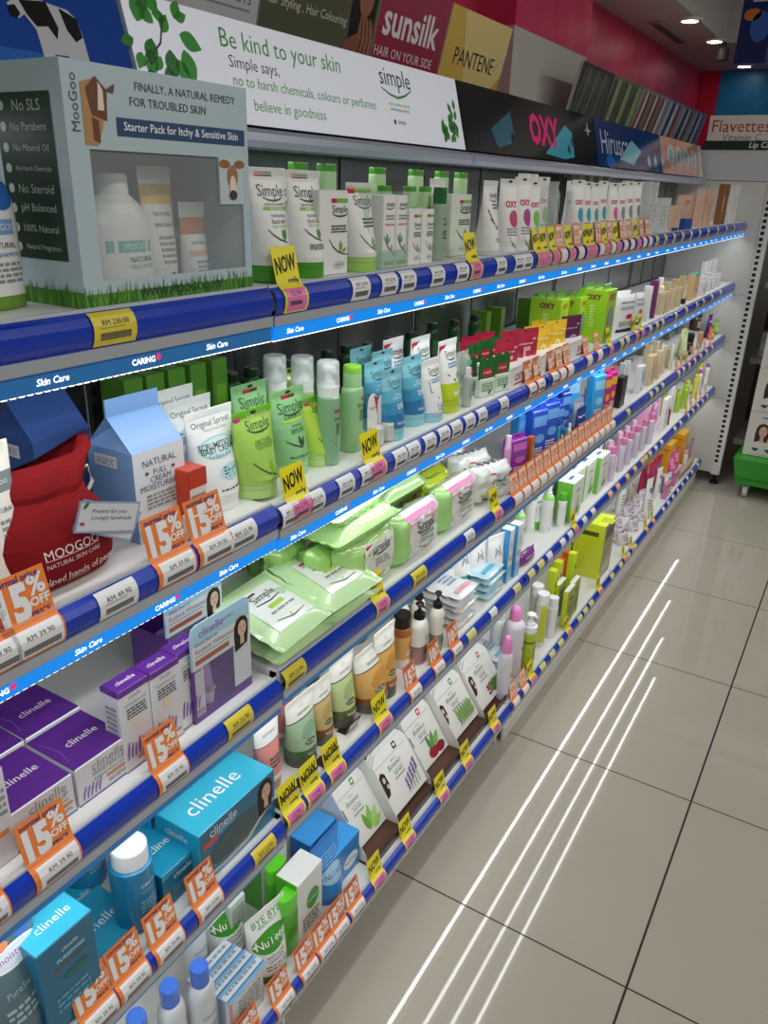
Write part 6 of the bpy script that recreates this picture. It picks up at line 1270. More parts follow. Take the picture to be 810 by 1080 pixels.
# stacks of flat tissue packs
def tis(c, cs):
    def g(r, w, h):
        mb = MB(); L = .14; pack(mb, w, L, .018, c, [('b', -.3, .66, .2, .74, 1, M('#4a7a9a', .4)), ('b', -.2, .3, .3, .55, 3, M('#7a9aae', .4)), ('r', -.4, .1, .4, .18, cs)], puff=.7, wob=.04)
        mb.v = [(a, c_, .018-b) for a, b, c_ in mb.v]; mb.build('film_pack', r)
    return g
T1_ = None
for k, (px, c, cs, n, lb) in enumerate([(492, '#e0e2e4', '#d9a0a8', 5, 'white'), (522, '#bfe0ea', '#4fb0cc', 4, 'pale blue')]):
    y = y_at(px, XF-.03, SZ[4]+.04); base = None
    for q in range(n):
        loc = (XF-.025-.004*(q % 2), y+.003*(q % 3), SZ[4]+.0018+q*.0172)
        lab = '%s tissue pack in the flat stack, %s' % (lb, ['at the bottom', 'second from bottom', 'third from bottom', 'fourth from bottom', 'on top'][q])
        if base is None: base = thing('tissue_pack', lab, 'tissue pack', loc, RZ, 'flat %s tissue packs' % lb); tis(M(c, .25, coat=.4), M(cs, .35))(base, .085, .02)
        else: dup(base, loc, RZ, lab)
    for q in range(3): dup(base, (XF-.18, y-.02, SZ[4]+.0018+q*.0172), RZ, '%s tissue pack in the rear flat stack, %s' % (lb, ['lowest', 'middle', 'topmost'][q]))
def f(r, w, h): tube(r, w, h, .1, WCP, [(0, PWH), (h*.1, PWH), (h*.16, M('#3fb0b8', .3)), (h*.42, PWH)], [('s', [(-.2, .6), (.0, .72), (.2, .6), (.1, .8)], .06, M('#4a5a7a', .4)), ('s', [(0-.18, .6), (0-.1, .76), (0+.06, .62), (0+.16, .74)], .06, M('#3a4a6a', .4)), ('b', -.3, .22, .3, .34, 2, WINK)])
tt1 = mk(f, 4, .035, 511, 526, 563, 'cream_tube', 'white tube with teal block, at the blue cartons', 'tube', 'white tubes with teal block'); again(tt1, 4, .06, 503); again(tt1, 4, .08, 487, 'white tube with teal block, farthest left')
again(tt1, 4, .10, 470, 'white tube with teal block at back left')
SKYB = M('#3f9ad8', .3, coat=.3)
cc = box(4, .03, 526, 541, 562, .05, M('#e9ecee', .3), 'white carton with sky blue side, left one', 'white cartons with sky blue sides', mats={'L': SKYB}, F_=[('r', -.5, 0, .5, .3, M('#8fc4e6', .35)), ('s', [(.1-.18, .6), (.1-.1, .76), (.1+.06, .62), (.1+.16, .74)], .06, INK), ('b', -.3, .4, .3, .5, 2, INKG)]); again(cc, 4, .025, 547, 'white carton with sky blue side, right one')
box(4, .05, 553, 557, 583, .03, PWH, 'slim white carton right of the sky blue cartons'); 
mb = MB(); pack(mb, .06, .07, .025, M('#7a2f96', .25, coat=.5), [('b', -.3, .65, .3, .75, 1, WINK), ('r', -.4, .1, .4, .3, M('#c9a04a', .35))], wob=.08); x, yc, w, h, z = place(4, .025, 551, 567, 582); o = mb.build('sachet'); o.scale = (w/.068, 1, h/.07); o.location = (x, yc, z+.0005); o.rotation_euler = (0, 0, RZ); tag(o, 'small purple sachet with yellow base beside sky blue cartons', 'sachet')
GCAP = M('#5cbf2e', .3)
def sp(r, w, h): bottle(r, w, h, w, .32, WCP, [(0, PWH), (h*.60, M('#8fd46a', .3))], [('s', [(-.3, .05), (.0, .3), (.1, .55)], .08, M('#6aa85a', .35)), ('b', -0.12, 0.39, 0.32, 0.45, 1, INK), ('l', -.1, .15, .3, 70, GCAP)], capw=.5, shoulder=.07, captype='spike')
s0 = mk(sp, 4, .03, 557, 573, 525, 'spray_bottle', 'white and green spray bottle, front one', 'bottle', 'white and green spray bottles', 'round', dep=.035); again(s0, 4, .05, 578, 'white and green spray bottle, second one'); again(s0, 4, .09, 560, 'white and green spray bottle in back row left'); again(s0, 4, .11, 578, 'white and green spray bottle in back row right')
mk(lambda r, w, h: tube(r, w, h, .2, GCAP, [(0, PWH)], [('b', -0.22, 0.67, 0.22, 0.73, 1, M('#4a6a9a', .4)), ('s', [(-.2, .2), (.05, .45), (0, .6)], .1, M('#6aa85a', .35))]), 4, .022, 579, 590, 521, 'cream_tube', 'white tube with green cap between spray and lotion bottles', 'tube')
mk(rb(PWH, GCAP, 'flat', .22, 2, .9, [('s', [(-.2, .1), (.1, .35), (.1, .55)], .08, M('#6aa85a', .35)), ('b', -0.12, 0.57, 0.32, 0.63, 1, INK)], .8, .04), 4, .03, 590, 602, 521, 'lotion_bottle', 'white lotion bottle with bright green cap by the green cartons', 'bottle', None, 'round', dep=.03)
gcf = [('b', -0.22, 0.72, 0.22, 0.78, 1, M('#3a4a8a', .4)), ('s', [(-.3, .05), (.0, .3), (.1, .6)], .08, M('#6ab84a', .35)), ('l', 0, .1, .4, 80, GCAP), ('l', .1, .1, .4, 50, GCAP)]
gx = box(4, .025, 586, 614, 513, .05, PWH, 'white and green aloe carton, front left', 'white and green aloe cartons', mats={'L': M('#7ac94a', .35)}, F_=gcf, T_=[('r', -.2, .4, .2, .6, M('#5a6ab0', .4))])
for px, d, lb in ((611, .05, 'second'), (621, .045, 'third'), (629, .03, 'fourth'), (637, .03, 'fifth'), (606, .10, 'behind the front left one'), (618, .11, 'back row middle'), (629, .10, 'back row right')): again(gx, 4, d, px, 'white and green aloe carton, %s' % (lb if 'b' in lb[:1] else lb+' along'))
PKS = ['#d88fc0', '#e0a8cf', '#c97ab0', '#e6b9d4', '#d8c2da']
rnd = random.Random(11)
line(4, rb(M('#cf8fc4', .3), M('#d9a8d4', .3), 'dome', .3, 2, .9, (), .7, .1), [(632, 640, 486, .06), (639, 647, 480, .06), (634, 641, 497, .03)], 'lotion_bottle', 'lilac pink bottle with domed cap on fourth shelf', 'bottle', 'lilac domed bottles, fourth shelf', 'round', .03)
line(4, rb(M('#e0c0dc', .3), BLACK, 'spike', .2, 2, .9, (), .5, .1), [(640, 645, 467, .03)], 'lotion_bottle', 'pink bottle with black nozzle on fourth shelf', 'bottle', None, 'round', .03)
cap_p = M('#e07ab4', .3)
L1 = [(643+i*7.6, 653+i*7.6, 472-i*5.2, .025) for i in range(6)]; L2 = [(640+i*7.4, 650.5+i*7.4, 465-i*4.8, .08) for i in range(7)]; L3 = [(650+i*7.4, 660.5+i*7.4, 447-i*5, .135) for i in range(7)]
line(4, rb(M('#d5cfe0', .25), cap_p, 'flat', .2, 2, .9, [('l', 0, .2, .3, 70, M('#6a8ac0', .35)), ('b', -.2, .4, .2, .55, 2, M('#b04a86', .4))], .75, .06), L1, 'lotion_bottle', 'clear lilac bottle with pink cap, front of fourth shelf', 'bottle', 'pink capped bottles, fourth shelf', 'round', .025)
line(4, rb(M('#e6a6cc', .3), M('#f0d0e2', .3), 'flat', .2, 2, .9, [('b', -.3, .2, .3, .5, 4, M('#a03a76', .4))], .75, .06), L2, 'lotion_bottle', 'pink bottle in second row of fourth shelf', 'bottle', 'pink bottles, fourth shelf', 'round', .025)
line(4, rb(M('#efc9de', .3), M('#e48abb', .3), 'dome', .25, 2, .9, (), .75, .08), L3, 'lotion_bottle', 'pale pink domed bottle in back row of fourth shelf', 'bottle', 'pale pink bottles, fourth shelf', 'round', .025)
pc = M('#ecb0d2', .3, coat=.3)
c = box(4, .025, 676, 692, 434, .05, pc, 'pink carton on fourth shelf', 'pink cartons, fourth shelf', F_=[('b', -.3, .7, .3, .8, 1, M('#a03a76', .4)), ('e', 0, .4, .3, .15, PWH)])
for px, d in ((690, .03), (686, .09), (696, .085)): again(c, 4, d, px)
c = box(4, .03, 697, 703, 423, .04, PWH, 'white carton with pink print on fourth shelf', 'white cartons, fourth shelf', F_=[('e', 0, .6, .3, .12, M('#c9486a', .4)), ('b', -.3, .2, .3, .4, 3, INKG)]); again(c, 4, .03, 705); again(c, 4, .06, 709)
mk(rb(M('#8a3a34', .3), M('#6a2a26', .3)), 4, .03, 704, 709, 432, 'lotion_bottle', 'dark red bottle beside white cartons, fourth shelf', 'bottle', None, 'round', dep=.025)
LB = M('#a8d032', .28, coat=.3); YB = M('#e2de4a', .28, coat=.3)
line(4, rb(LB, LB, 'flat', .15, 2.6, .7, (), .6, .06), [(703, 713, 414, .06), (710, 720, 412, .04), (717, 727, 408, .03)], 'shower_bottle', 'lime green bottle on fourth shelf', 'bottle', 'lime bottles, fourth shelf', 'round', .03)
line(4, rb(YB, M('#d0d640', .3), 'flat', .15, 2.6, .7, (), .6, .06), [(722, 732, 402, .04), (729, 738, 396, .03), (734, 743, 392, .07)], 'shower_bottle', 'yellow bottle on fourth shelf', 'bottle', 'yellow bottles, fourth shelf', 'round', .03)
line(4, rb(PWH, M('#b85ac0', .3), 'flat', .15, 2.6, .7, (), .7, .06), [(736, 744, 390, .03), (741, 749, 386, .03)], 'shower_bottle', 'white bottle with mauve cap, end of fourth shelf', 'bottle', 'white mauve capped bottles', 'round', .03)
mk(rb(M('#3f8a3a', .3), M('#3f8a3a', .3)), 4, .025, 736, 743, 416, 'shower_bottle', 'short dark green bottle near end of fourth shelf', 'bottle', None, 'round', dep=.025)
# ================================================================== BOTTOM SHELF
BC = M('#1f4fb4', .25, coat=.4); BC2 = M('#3f6fd0', .25, coat=.4); SLW = M('#cfd5da', .3, coat=.3)
b5 = [('t', 'Clinelle', .0, .52, .62, M('#5a6a86', .4)), ('b', -.25, .25, .3, .42, 3, INKG)]
q1 = mk(rb(SLW, BC2, 'flat', .17, 2.3, .8, b5, .62, .12), 5, .03, 201, 230, 1020, 'body_bottle', 'silver white bottle with deep blue wrapped cap, rightmost', 'bottle', 'silver white blue capped bottles', 'round', dep=.05)
again(q1, 5, .045, 183, 'silver white bottle with blue cap, middle one'); again(q1, 5, .05, 150, 'silver white bottle with blue cap, leftmost at photo bottom'); again(q1, 5, .12, 205, 'silver white bottle with blue cap, in the second row')
cx_ = box(5, .03, 240, 278, 1034, .018, M('#d8dadc', .35), 'flat white carton with blue edges, front of the leaning four', 'flat white blue edged cartons', mats={'T': M('#c9d4de', .35), 'L': M('#9fb9d0', .35)}, F_=[('r', -.44, 0, -.36, 1, M('#d8a0a8', .4)), ('b', -.2, .2, .4, .7, 6, INKG), ('r', -.5, .95, .5, 1, M('#7fb0d4', .35))], T_=[('r', -.5, -.5, .5, -.2, M('#6fa6d0', .35)), ('b', -.4, .2, .4, .7, 1, INKG)])
for k in range(1, 4): cpy(cx_, -.0195*k, -.003*k, 'flat white carton with blue edges, %s from the front' % ['second', 'third', 'fourth'][k-1], .002*k)
NG = M('#3f9a2a', .3)
def nut(r, w, h): tube(r, w, h, .13, M('#2f6a24', .3), [(0, PWH)], [('t', 'BYE BYE', .0, .87, .72, M('#4f9a4a', .4), .01), ('t', 'BREAKOUT!', .0, .8, .74, M('#4f9a4a', .4), .01), ('e', .0, .58, .46, .155, NG), ('t', 'NuTeen', .0, .58, .78, WINK, .01), ('t', 'ANTI-ACNE', .0, .38, .72, INK), ('t', 'CLEANSER', .0, .325, .66, INK), ('b', -.3, .2, .3, .28, 2, INKG)])
n1 = mk(nut, 5, D(5, 280, 1045), 262, 297, 957, 'face_wash_tube', 'white tube with big green oval, standing in front', 'tube', 'white green oval tubes', rz=-.15); again(n1, 5, D(5, 280, 1045)+.085, 236, 'white tube with big green oval, behind left under the shelf')
box(5, D(5, 280, 1045)+.09, 244, 260, 950, .03, M('#cdd6ce', .35), 'pale patterned carton behind the green oval tube', None, F_=[('b', -.4, .1, .4, .9, 12, M('#6a7a70', .4))])
GB = M('#4fb02a', .28, coat=.4); GB2 = M('#62cf2e', .28, coat=.4)
ob = lambda r, w, h: bottle(r, w, h, w*.6, .24, GB2, [(0, GB)], [('b', -.3, .3, .3, .5, 3, M('#3f8a24', .35)), ('t', 'NuTeen', 0, .6, .5, M('#3f8a24', .35))], n=2.4, capw=.98, shoulder=.02, captype='flat')
o1 = mk(ob, 5, D(5, 308, 1015), 295, 323, 945, 'lotion_bottle', 'bright green oval bottle, in front beside white cartons', 'bottle', 'bright green oval bottles', 'round', dep=.04); again(o1, 5, D(5, 308, 1015)+.06, 291, 'bright green oval bottle, behind the front one')
wc_ = box(5, D(5, 325, 985), 314, 340, 921, .05, M('#dfe3df', .35), 'white herbal carton with green side, in front', 'white green sided cartons', mats={'L': GB}, F_=[('e', .1, .55, .25, .16, NG), ('b', -.3, .1, .35, .35, 4, INK), ('t', 'NuTeen', .1, .55, .4, WINK)]); again(wc_, 5, D(5, 325, 985)+.055, 309, 'white herbal carton with green side, behind front one')
UB = M('#2f86d4', .3, coat=.3)
def f(r, w, h): tube(r, w, h, .12, M('#1f6ab4', .3), [(0, UB)], [('e', 0, .45, .42, .14, M('#a9d4ee', .35)), ('t', 'NuTeen', 0, .45, .6, M('#1f5a9a', .4)), ('b', -.3, .6, .3, .8, 4, M('#7fb8e8', .35))])
mk(f, 5, D(5, 342, 962), 327, 356, 882, 'face_wash_tube', 'blue squeeze tube beside the blue cartons on bottom shelf', 'tube')
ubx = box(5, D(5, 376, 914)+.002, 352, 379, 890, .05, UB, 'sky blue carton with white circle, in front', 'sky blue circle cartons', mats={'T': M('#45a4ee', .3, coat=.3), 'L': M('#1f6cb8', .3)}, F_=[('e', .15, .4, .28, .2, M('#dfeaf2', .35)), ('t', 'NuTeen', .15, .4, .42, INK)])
cpy(ubx, -.058, .0, 'sky blue carton with white circle, behind the front one')
# mask pouches in dark card trays with white wedge dividers
BRN = M('#33201a', .35, coat=.2); PWT = M('#e2e3df', .28, coat=.4)
MK = [(1.052, .122, .022, 'aloe'), (1.180, .142, .0, 'lavender'), (1.330, .142, .02, 'pomegranate'), (1.480, .142, .008, 'herb'), (1.630, .142, .0, 'goji berry')]
prt = {'aloe': lambda: [('l', .1, .08, .36, 70, M('#8fbf5a', .35)), ('l', .14, .07, .36, 45, M('#a9cf76', .35)), ('l', .06, .08, .3, 100, M('#6fa53f', .35)), ('l', .16, .06, .3, 20, M('#9cc868', .35))],
 'lavender': lambda: [('s', [(.02+.08*k, .08), (.05+.08*k, .2+.05*k)], .02, M('#5f7a4a', .4)) for k in range(5)]+[('e', .04+.085*k+.012*(j % 2), .14+.035*j+.045*k, .026, .016, M(['#5a2a86', '#7a45a6'][j % 2], .4)) for k in range(5) for j in range(6)],
 'pomegranate': lambda: [('e', .08, .14, .15, .10, M('#a01f36', .35)), ('e', .3, .12, .13, .09, M('#8a1a2f', .35)), ('l', .1, .2, .26, 60, M('#5f9a4a', .35)), ('l', .16, .2, .28, 35, M('#7ab060', .35)), ('l', .06, .2, .22, 100, M('#4f8a3f', .35))],
 'herb': lambda: [('s', [(-.1+.09*k, .06), (-.06+.09*k, .25), (-.02+.1*k, .36)], .015, M('#5f8a4a', .4)) for k in range(6)]+[('l', -.08+.09*k, .1+.06*j, .14, 60+40*(j % 2), M('#7a9f5a', .4)) for k in range(6) for j in range(4)],
 'goji berry': lambda: [('e', -.02+.09*(k % 5), .12+.07*(k//5)+.02*(k % 2), .045, .032, M(['#8f2a1f', '#b0402a'][k % 2], .35)) for k in range(15)]+[('l', .05+.08*k, .1, .2, 70, M('#5f8a3f', .4)) for k in range(5)]}
EMB = {'aloe': '#3f9a4a', 'lavender': '#3a2f4a', 'pomegranate': '#c42f2f', 'herb': '#3f8a4a', 'goji berry': '#b03a3a'}
def pouchm(nm):
    def g(r, w, h):
        mb = MB(); P2 = [(-w/2, 0), (w/2, 0), (w/2, h*.88), (w*.42, h), (-w*.30, h), (-w/2, h*.86)]
        lean = .66; mb.loft([[(u, y+v*lean, v) for u, v in P2] for y in (.004, 0)], PWT, smooth=False)
        P = pl3((0, 0, 0), (1, 0, 0), Vector((0, lean, 1)))
        prints(mb, P, w, h, [('p', [(-.49, .3), (-.40, .32), (-.32, .48), (-.33, .66), (-.41, .72), (-.48, .66)], BRN), ('r', -.5, .8, .42, .825, M('#c9cac6', .3)), ('r', .1, .84, .2, .955, M(EMB[nm], .35)), ('e', .15, .9, .03, .03, PWT), ('t', 'natural', -.02, .74, .14, INKG), ('t', 'Botanics', -.03, .66, .36, INK, -.008, .25), ('t', 'FACIAL MASK', .0, .555, .26, INKG), ('t', 'SHEET MASK', .0, .51, .24, INK), ('r', -.16, .43, .14, .455, M('#8f918c', .35)), ('e', -.40, .58, .035, .05, M('#cdbba9', .4)), ('e', -.37, .46, .03, .04, M('#cdbba9', .4))]+prt[nm]())
        mb.build('pouch_body', r)
    return g
ya, yz = 1.043, 1.782; L = yz-ya; tx0 = XF-.022
for y0_, w_, back, nm in MK:
    r = thing('mask_pouch', 'white mask pouch printed with %s, leaning in dark card tray' % nm, 'pouch', (tx0-.026-back, y0_+w_/2, SZ[5]+.018-back*.55), RZ, 'printed mask pouches')
    pouchm(nm)(r, w_, .114)
    for k in (1, 2)[:2 if back < .01 else 1]: dup(r, (r.location.x-.008*k, r.location.y, r.location.z), None, 'white %s mask pouch, %s behind the front one' % (nm, ['directly', 'second'][k-1]))
tr = thing('display_tray', 'dark brown card tray with white side fins holding mask pouches', 'tray', (tx0, (ya+yz)/2, SZ[5]+.0005), RZ)
mb = MB(); mb.box(-L/2, L/2, 0, .0025, 0, .020, BRN, .0005); mb.box(-L/2, L/2, .0025, .16, 0, .0015, M('#5a3a2e', .4)); P = pl3((0, 0, 0), (1, 0, 0), (0, 0, 1))
for k in range(5): mb.text('Botanics', -L/2+L*(k+.5)/5, .010, .04, M('#a99a90', .4), P, 0, .2)
mb.build('front_lip', tr)
mb = MB(); mb.box(-L/2, L/2, .158, .161, .0015, .150, BRN); mb.build('back_board', tr)
for k in range(5):
    yy = MK[k][0]-.004-(ya+yz)/2
    mb = MB(); W_ = [(.016, .0018), (.022, .020), (.106, .136), (.155, .136), (.155, .0018)]; mb.loft([[(u, a, b) for a, b in W_] for u in (yy-.0008, yy+.0008)], PWT, smooth=False); mb.build('side_fin', tr)
# after the tray: tissue stack, pink caps, foam pump, tall bottles
t0 = None
for q in range(5):
    loc = (XF-.07, y_at(530, XF-.08, SZ[5]+.06)+.003*(q % 2), SZ[5]+.0005+q*.017)
    lab = 'pale tissue pack behind pink capped bottles, %s of stack' % ['bottom', 'second', 'middle', 'fourth', 'top'][q]
    if t0 is None: t0 = thing('tissue_pack', lab, 'tissue pack', loc, RZ, 'pale tissue stack, bottom shelf'); tis(M('#d3dde4', .25, coat=.4), M('#7fb0cc', .35))(t0, .08, .02)
    else: dup(t0, loc, RZ, lab)
PKC = M('#e486c4', .3); LV = M('#d9d5de', .3, coat=.3)
pkf = [('b', -.1, .36, .35, .44, 1, M('#7a6a8a', .4)), ('s', [(-.1, .2), (.1, .3), (.3, .22)], .05, M('#6a5a86', .4))]
mk(rb(LV, PKC, 'dome', .26, 2, 1, pkf, .72, .12), 5, .02, 528, 546, 672, 'lotion_bottle', 'short pale bottle with pink dome cap beside the tray', 'bottle', None, 'round', dep=.04)
mk(rb(LV, PKC, 'dome', .2, 2, 1, pkf, .56, .1), 5, .04, 535, 562, 641, 'lotion_bottle', 'tall pale bottle with pink dome cap', 'bottle', None, 'round', dep=.05)
LMY = M('#b3c42e', .25, coat=.5)
def f(r, w, h): bottle(r, w, h, w, .36, WCP, [(0, LMY), (h*.46, M('#6a7a2a', .3)), (h*.5, LMY)], [('b', -.2, .15, .3, .4, 4, M('#6f7f24', .4))], capw=.98, shoulder=.03, captype='foam')
mk(f, 5, .02, 553, 571, 646, 'foam_bottle', 'lime foam bottle with white pump head', 'bottle', None, 'round', dep=.04)
mk(lambda r, w, h: bottle(r, w, h, w, .3, WCP, [(0, PWH)], [('b', -.3, .2, .3, .5, 4, INKG)], capw=.7, shoulder=.1, captype='foam'), 5, .07, 531, 550, 636, 'foam_bottle', 'white foam bottle behind the pink capped bottles', 'bottle', None, 'round', dep=.05)
tlf = [('r', -.5, .1, -.1, .8, M('#c9d23a', .35)), ('b', .0, .2, .42, .7, 10, INK)]
tx = mk(rb(M('#dfe0da', .3), WCP, 'flat', .14, 2, .9, tlf, .92, .02), 5, .035, 566, 584, 627, 'spray_bottle', 'tall white bottle with lime side, left one', 'bottle', 'tall white and lime bottles', 'round', dep=.04); again(tx, 5, .07, 563, 'tall white bottle with lime side, behind the left one')
mk(rb(WCP, WCP, 'flat', .22, 2, .9, [('b', -.1, .2, .4, .6, 6, INKG), ('r', .0, .1, .3, .35, M('#6a7a6a', .4))], .85, .03), 5, .025, 578, 594, 631, 'lotion_bottle', 'plain white round bottle before the lime cartons', 'bottle', None, 'round', dep=.04)
LY = M('#cfe02a', .3, coat=.3); LYD = M('#a8b81f', .3, coat=.3); ORG = M('#e0602a', .35)
lb_ = [('b', -.3, .15, .35, .6, 6, M('#5a6a1a', .4)), ('r', -.3, .7, .3, .78, M('#4a5a1a', .4))]
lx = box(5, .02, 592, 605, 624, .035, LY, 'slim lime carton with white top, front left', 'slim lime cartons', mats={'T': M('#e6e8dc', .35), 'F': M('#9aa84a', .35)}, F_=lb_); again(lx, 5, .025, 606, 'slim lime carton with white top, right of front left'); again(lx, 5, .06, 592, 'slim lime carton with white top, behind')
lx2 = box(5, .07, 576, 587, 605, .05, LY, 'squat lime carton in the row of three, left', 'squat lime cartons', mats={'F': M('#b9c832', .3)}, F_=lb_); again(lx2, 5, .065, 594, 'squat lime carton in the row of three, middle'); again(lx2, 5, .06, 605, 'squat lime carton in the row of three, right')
ot = box(5, .12, 584, 594, 594, .05, ORG, 'orange carton behind the squat lime row', 'orange cartons, bottom shelf'); again(ot, 5, .12, 600)
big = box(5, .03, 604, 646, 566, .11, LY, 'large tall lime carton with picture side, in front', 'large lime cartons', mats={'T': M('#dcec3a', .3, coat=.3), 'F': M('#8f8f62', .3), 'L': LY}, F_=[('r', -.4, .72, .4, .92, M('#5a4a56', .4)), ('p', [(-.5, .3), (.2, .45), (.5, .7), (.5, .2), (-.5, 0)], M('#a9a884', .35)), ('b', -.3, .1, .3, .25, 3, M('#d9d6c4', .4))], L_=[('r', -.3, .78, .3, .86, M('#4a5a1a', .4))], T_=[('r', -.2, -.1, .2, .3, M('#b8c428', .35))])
cpy(big, -.115, .0, 'large tall lime carton with picture side, behind the front one')
# floral packs, tubes, treat boxes towards the far end
FW = M('#ded9e2', .28, coat=.4)
fl_ = [('e', -.2, .85, .14, .05, M('#d24a90', .4)), ('e', .15, .9, .16, .06, M('#e07ab0', .4)), ('e', .3, .8, .1, .04, M('#c23a7a', .4)), ('l', -.1, .75, .3, 60, M('#5f8a5a', .4)), ('b', -.3, .3, .3, .65, 7, M('#9a8a9a', .4)), ('e', -.1, .12, .2, .05, M('#a83a86', .4)), ('e', .2, .2, .14, .04, M('#8f2a76', .4))]
def tbx(c, cm, f): return lambda r, w, h: tube(r, w, h, .08, cm, [(0, c)], f)
line(5, tbx(FW, FW, fl_), [(642, 655, 556, .03), (652, 664, 546, .03), (661, 673, 535, .035), (670, 681, 527, .035)], 'body_tube', 'white tube with pink flowers, front row of bottom shelf', 'tube', 'white floral tubes, bottom shelf')
line(5, tbx(FW, FW, fl_), [(650, 660, 530, .1), (659, 668, 522, .1), (667, 675, 515, .1), (640, 650, 540, .1)], 'body_tube', 'white tube with pink flowers, back row of bottom shelf', 'tube', 'white floral tubes, bottom shelf')
wt_ = [('b', -.3, .2, .3, .5, 4, INKG), ('e', .1, .7, .2, .07, M('#4a86b0', .4))]
line(5, tbx(PWH, PWH, wt_), [(671, 680, 504, .03), (679, 687, 497, .03), (685, 692, 492, .05)], 'body_tube', 'white tube with blue spot on bottom shelf', 'tube', 'white blue spot tubes, bottom shelf')
line(5, tbx(M('#c9b4a6', .3), PWH, wt_), [(683, 690, 507, .02)], 'body_tube', 'beige tube beside white blue spot tubes, bottom shelf', 'tube', None)
line(5, tbx(M('#c2275a', .3), M('#8f1f44', .3), wt_), [(676, 684, 486, .09), (683, 690, 480, .09), (690, 697, 474, .09)], 'body_tube', 'crimson tube in back row of bottom shelf', 'tube', 'crimson tubes, bottom shelf')
mk(lambda r, w, h: tube(r, w, h, .1, M('#2f9f96', .3), [(0, M('#d9e6e4', .3)), (h*.35, M('#8fcfc4', .3)), (h*.5, PWH)], wt_), 5, .025, 690, 700, 497, 'body_tube', 'white and teal pointed tube on bottom shelf', 'tube')
pnk = M('#e0589a', .3, coat=.3)
for i, (px, yt, d) in enumerate([(700, 476, .08), (705, 470, .08), (711, 464, .09)]):
    r = mk(tbx(pnk, M('#c23a7a', .3), [('b', -.3, .3, .3, .7, 4, WINK)]), 5, d, px-4, px+4, yt, 'body_tube', 'hot pink tube near end of bottom shelf', 'tube', 'hot pink tubes, bottom shelf')
c = box(5, .02, 699, 707, 512, .035, M('#d877ae', .3, coat=.3), 'pink carton with beige band on bottom shelf', 'pink cartons, bottom shelf', F_=[('r', -.3, .2, .4, .7, M('#e0c4ae', .4)), ('b', -.4, .75, .4, .9, 1, M('#8a2a6a', .4))])
for px, d in ((708, .02), (714, .025), (711, .05)): again(c, 5, d, px)
line(5, lambda r, w, h: tube(r, w, h, .1, M('#c99a80', .3), [(0, M('#e6c0aa', .3))], [('b', -.3, .3, .3, .6, 3, M('#a8705a', .4))]), [(712, 719, 473, .05), (717, 724, 467, .06)], 'body_tube', 'peach tube near end of bottom shelf', 'tube', 'peach tubes, bottom shelf')
YO = M('#e8a81a', .35)
for yy, d, hh, lb in ((4.0, .10, .15, 'large bright amber carton at back of far bottom shelf'), (4.2, .08, .16, 'bright amber carton with lid, nearest the end panel')):
    x = XF-d; mb = MB(); carton(mb, .13, .1, hh, YO, {'T': M('#f0b83a', .35)}, [('r', -.5, .8, .5, .84, M('#b87412', .35)), ('b', -.3, .3, .3, .6, 3, M('#f6d88a', .4))], [], [('r', -.5, .8, .5, .84, M('#b87412', .35))])
    free(5, x, yy, .13, .1, False); o = mb.build('carton'); o.location = (x, yy, SZ[5]+.0005); o.rotation_euler = (0, 0, RZ); tag(o, lb, 'carton', 'bright amber cartons')
mk(rb(M('#b49ab4', .3), M('#8f7a98', .3)), 5, .05, 728, 733, 462, 'lotion_bottle', 'mauve grey bottle in front of amber cartons', 'bottle', None, 'round', dep=.025)
mb = MB(); pack(mb, .09, .10, .035, M('#b9a48c', .3, coat=.4), [('b', -.3, .3, .3, .6, 3, M('#8a745c', .4))], wob=.12); x, yc, w, h, z = place(5, .02, 715, 735, 490); o = mb.build('refill_pouch'); o.scale = (w/.1, .8, h/.10); o.location = (x, yc, z+.0008); o.rotation_euler = (0, 0, RZ); tag(o, 'crumpled beige pouch near the far end of bottom shelf', 'pouch')
mk(rb(PWH, M('#e0b8a8', .3)), 5, .03, 721, 728, 476, 'lotion_bottle', 'white bottle behind the crumpled beige pouch', 'bottle', None, 'round', dep=.03)
# ================================================================== PRICE TAGS
# top rail
flat_tag(1, 122, 'yellow', .05, price='RM 230.00')
for px in (313, 503): now_tag(1, px)
for px in (381, 411, 431, 462, 488, 529, 548, 557): flat_tag(1, px)
for px in (571, 578, 587, 604, 622, 627, 641, 653, 674): now_tag(1, px, .04, True)
for px in (595, 613, 635, 647, 660, 667, 680, 686): off_tag(1, px, .042, '10', True)
for px in (693, 702, 711, 720): flat_tag(1, px, 'pale yellow', .035, True)
for px in (729, 738, 747, 757, 766, 774): flat_tag(1, px, 'white', .03, True)
# second rail
for px in (-5, 42, 188, 229): off_tag(2, px, .058)
flat_tag(2, 126, 'white', .05, price='RM 49.90')
for px in (257, 308, 334, 366, 389, 423, 437, 454, 469, 482, 496, 509, 532): flat_tag(2, px, 'white', .05 if px < 300 else .04)
for px in (320, 399): now_tag(2, px, .05)
for px in (562, 571, 586, 594, 602, 622, 633): off_tag(2, px, .045, '20', px > 590)
for px in (645, 672, 678): now_tag(2, px, .035, True)
for px in (656, 662, 686, 693, 699, 713, 724, 735, 742): flat_tag(2, px, 'pale yellow', .035, True)
for px in (751, 760): flat_tag(2, px, 'white', .04, True)
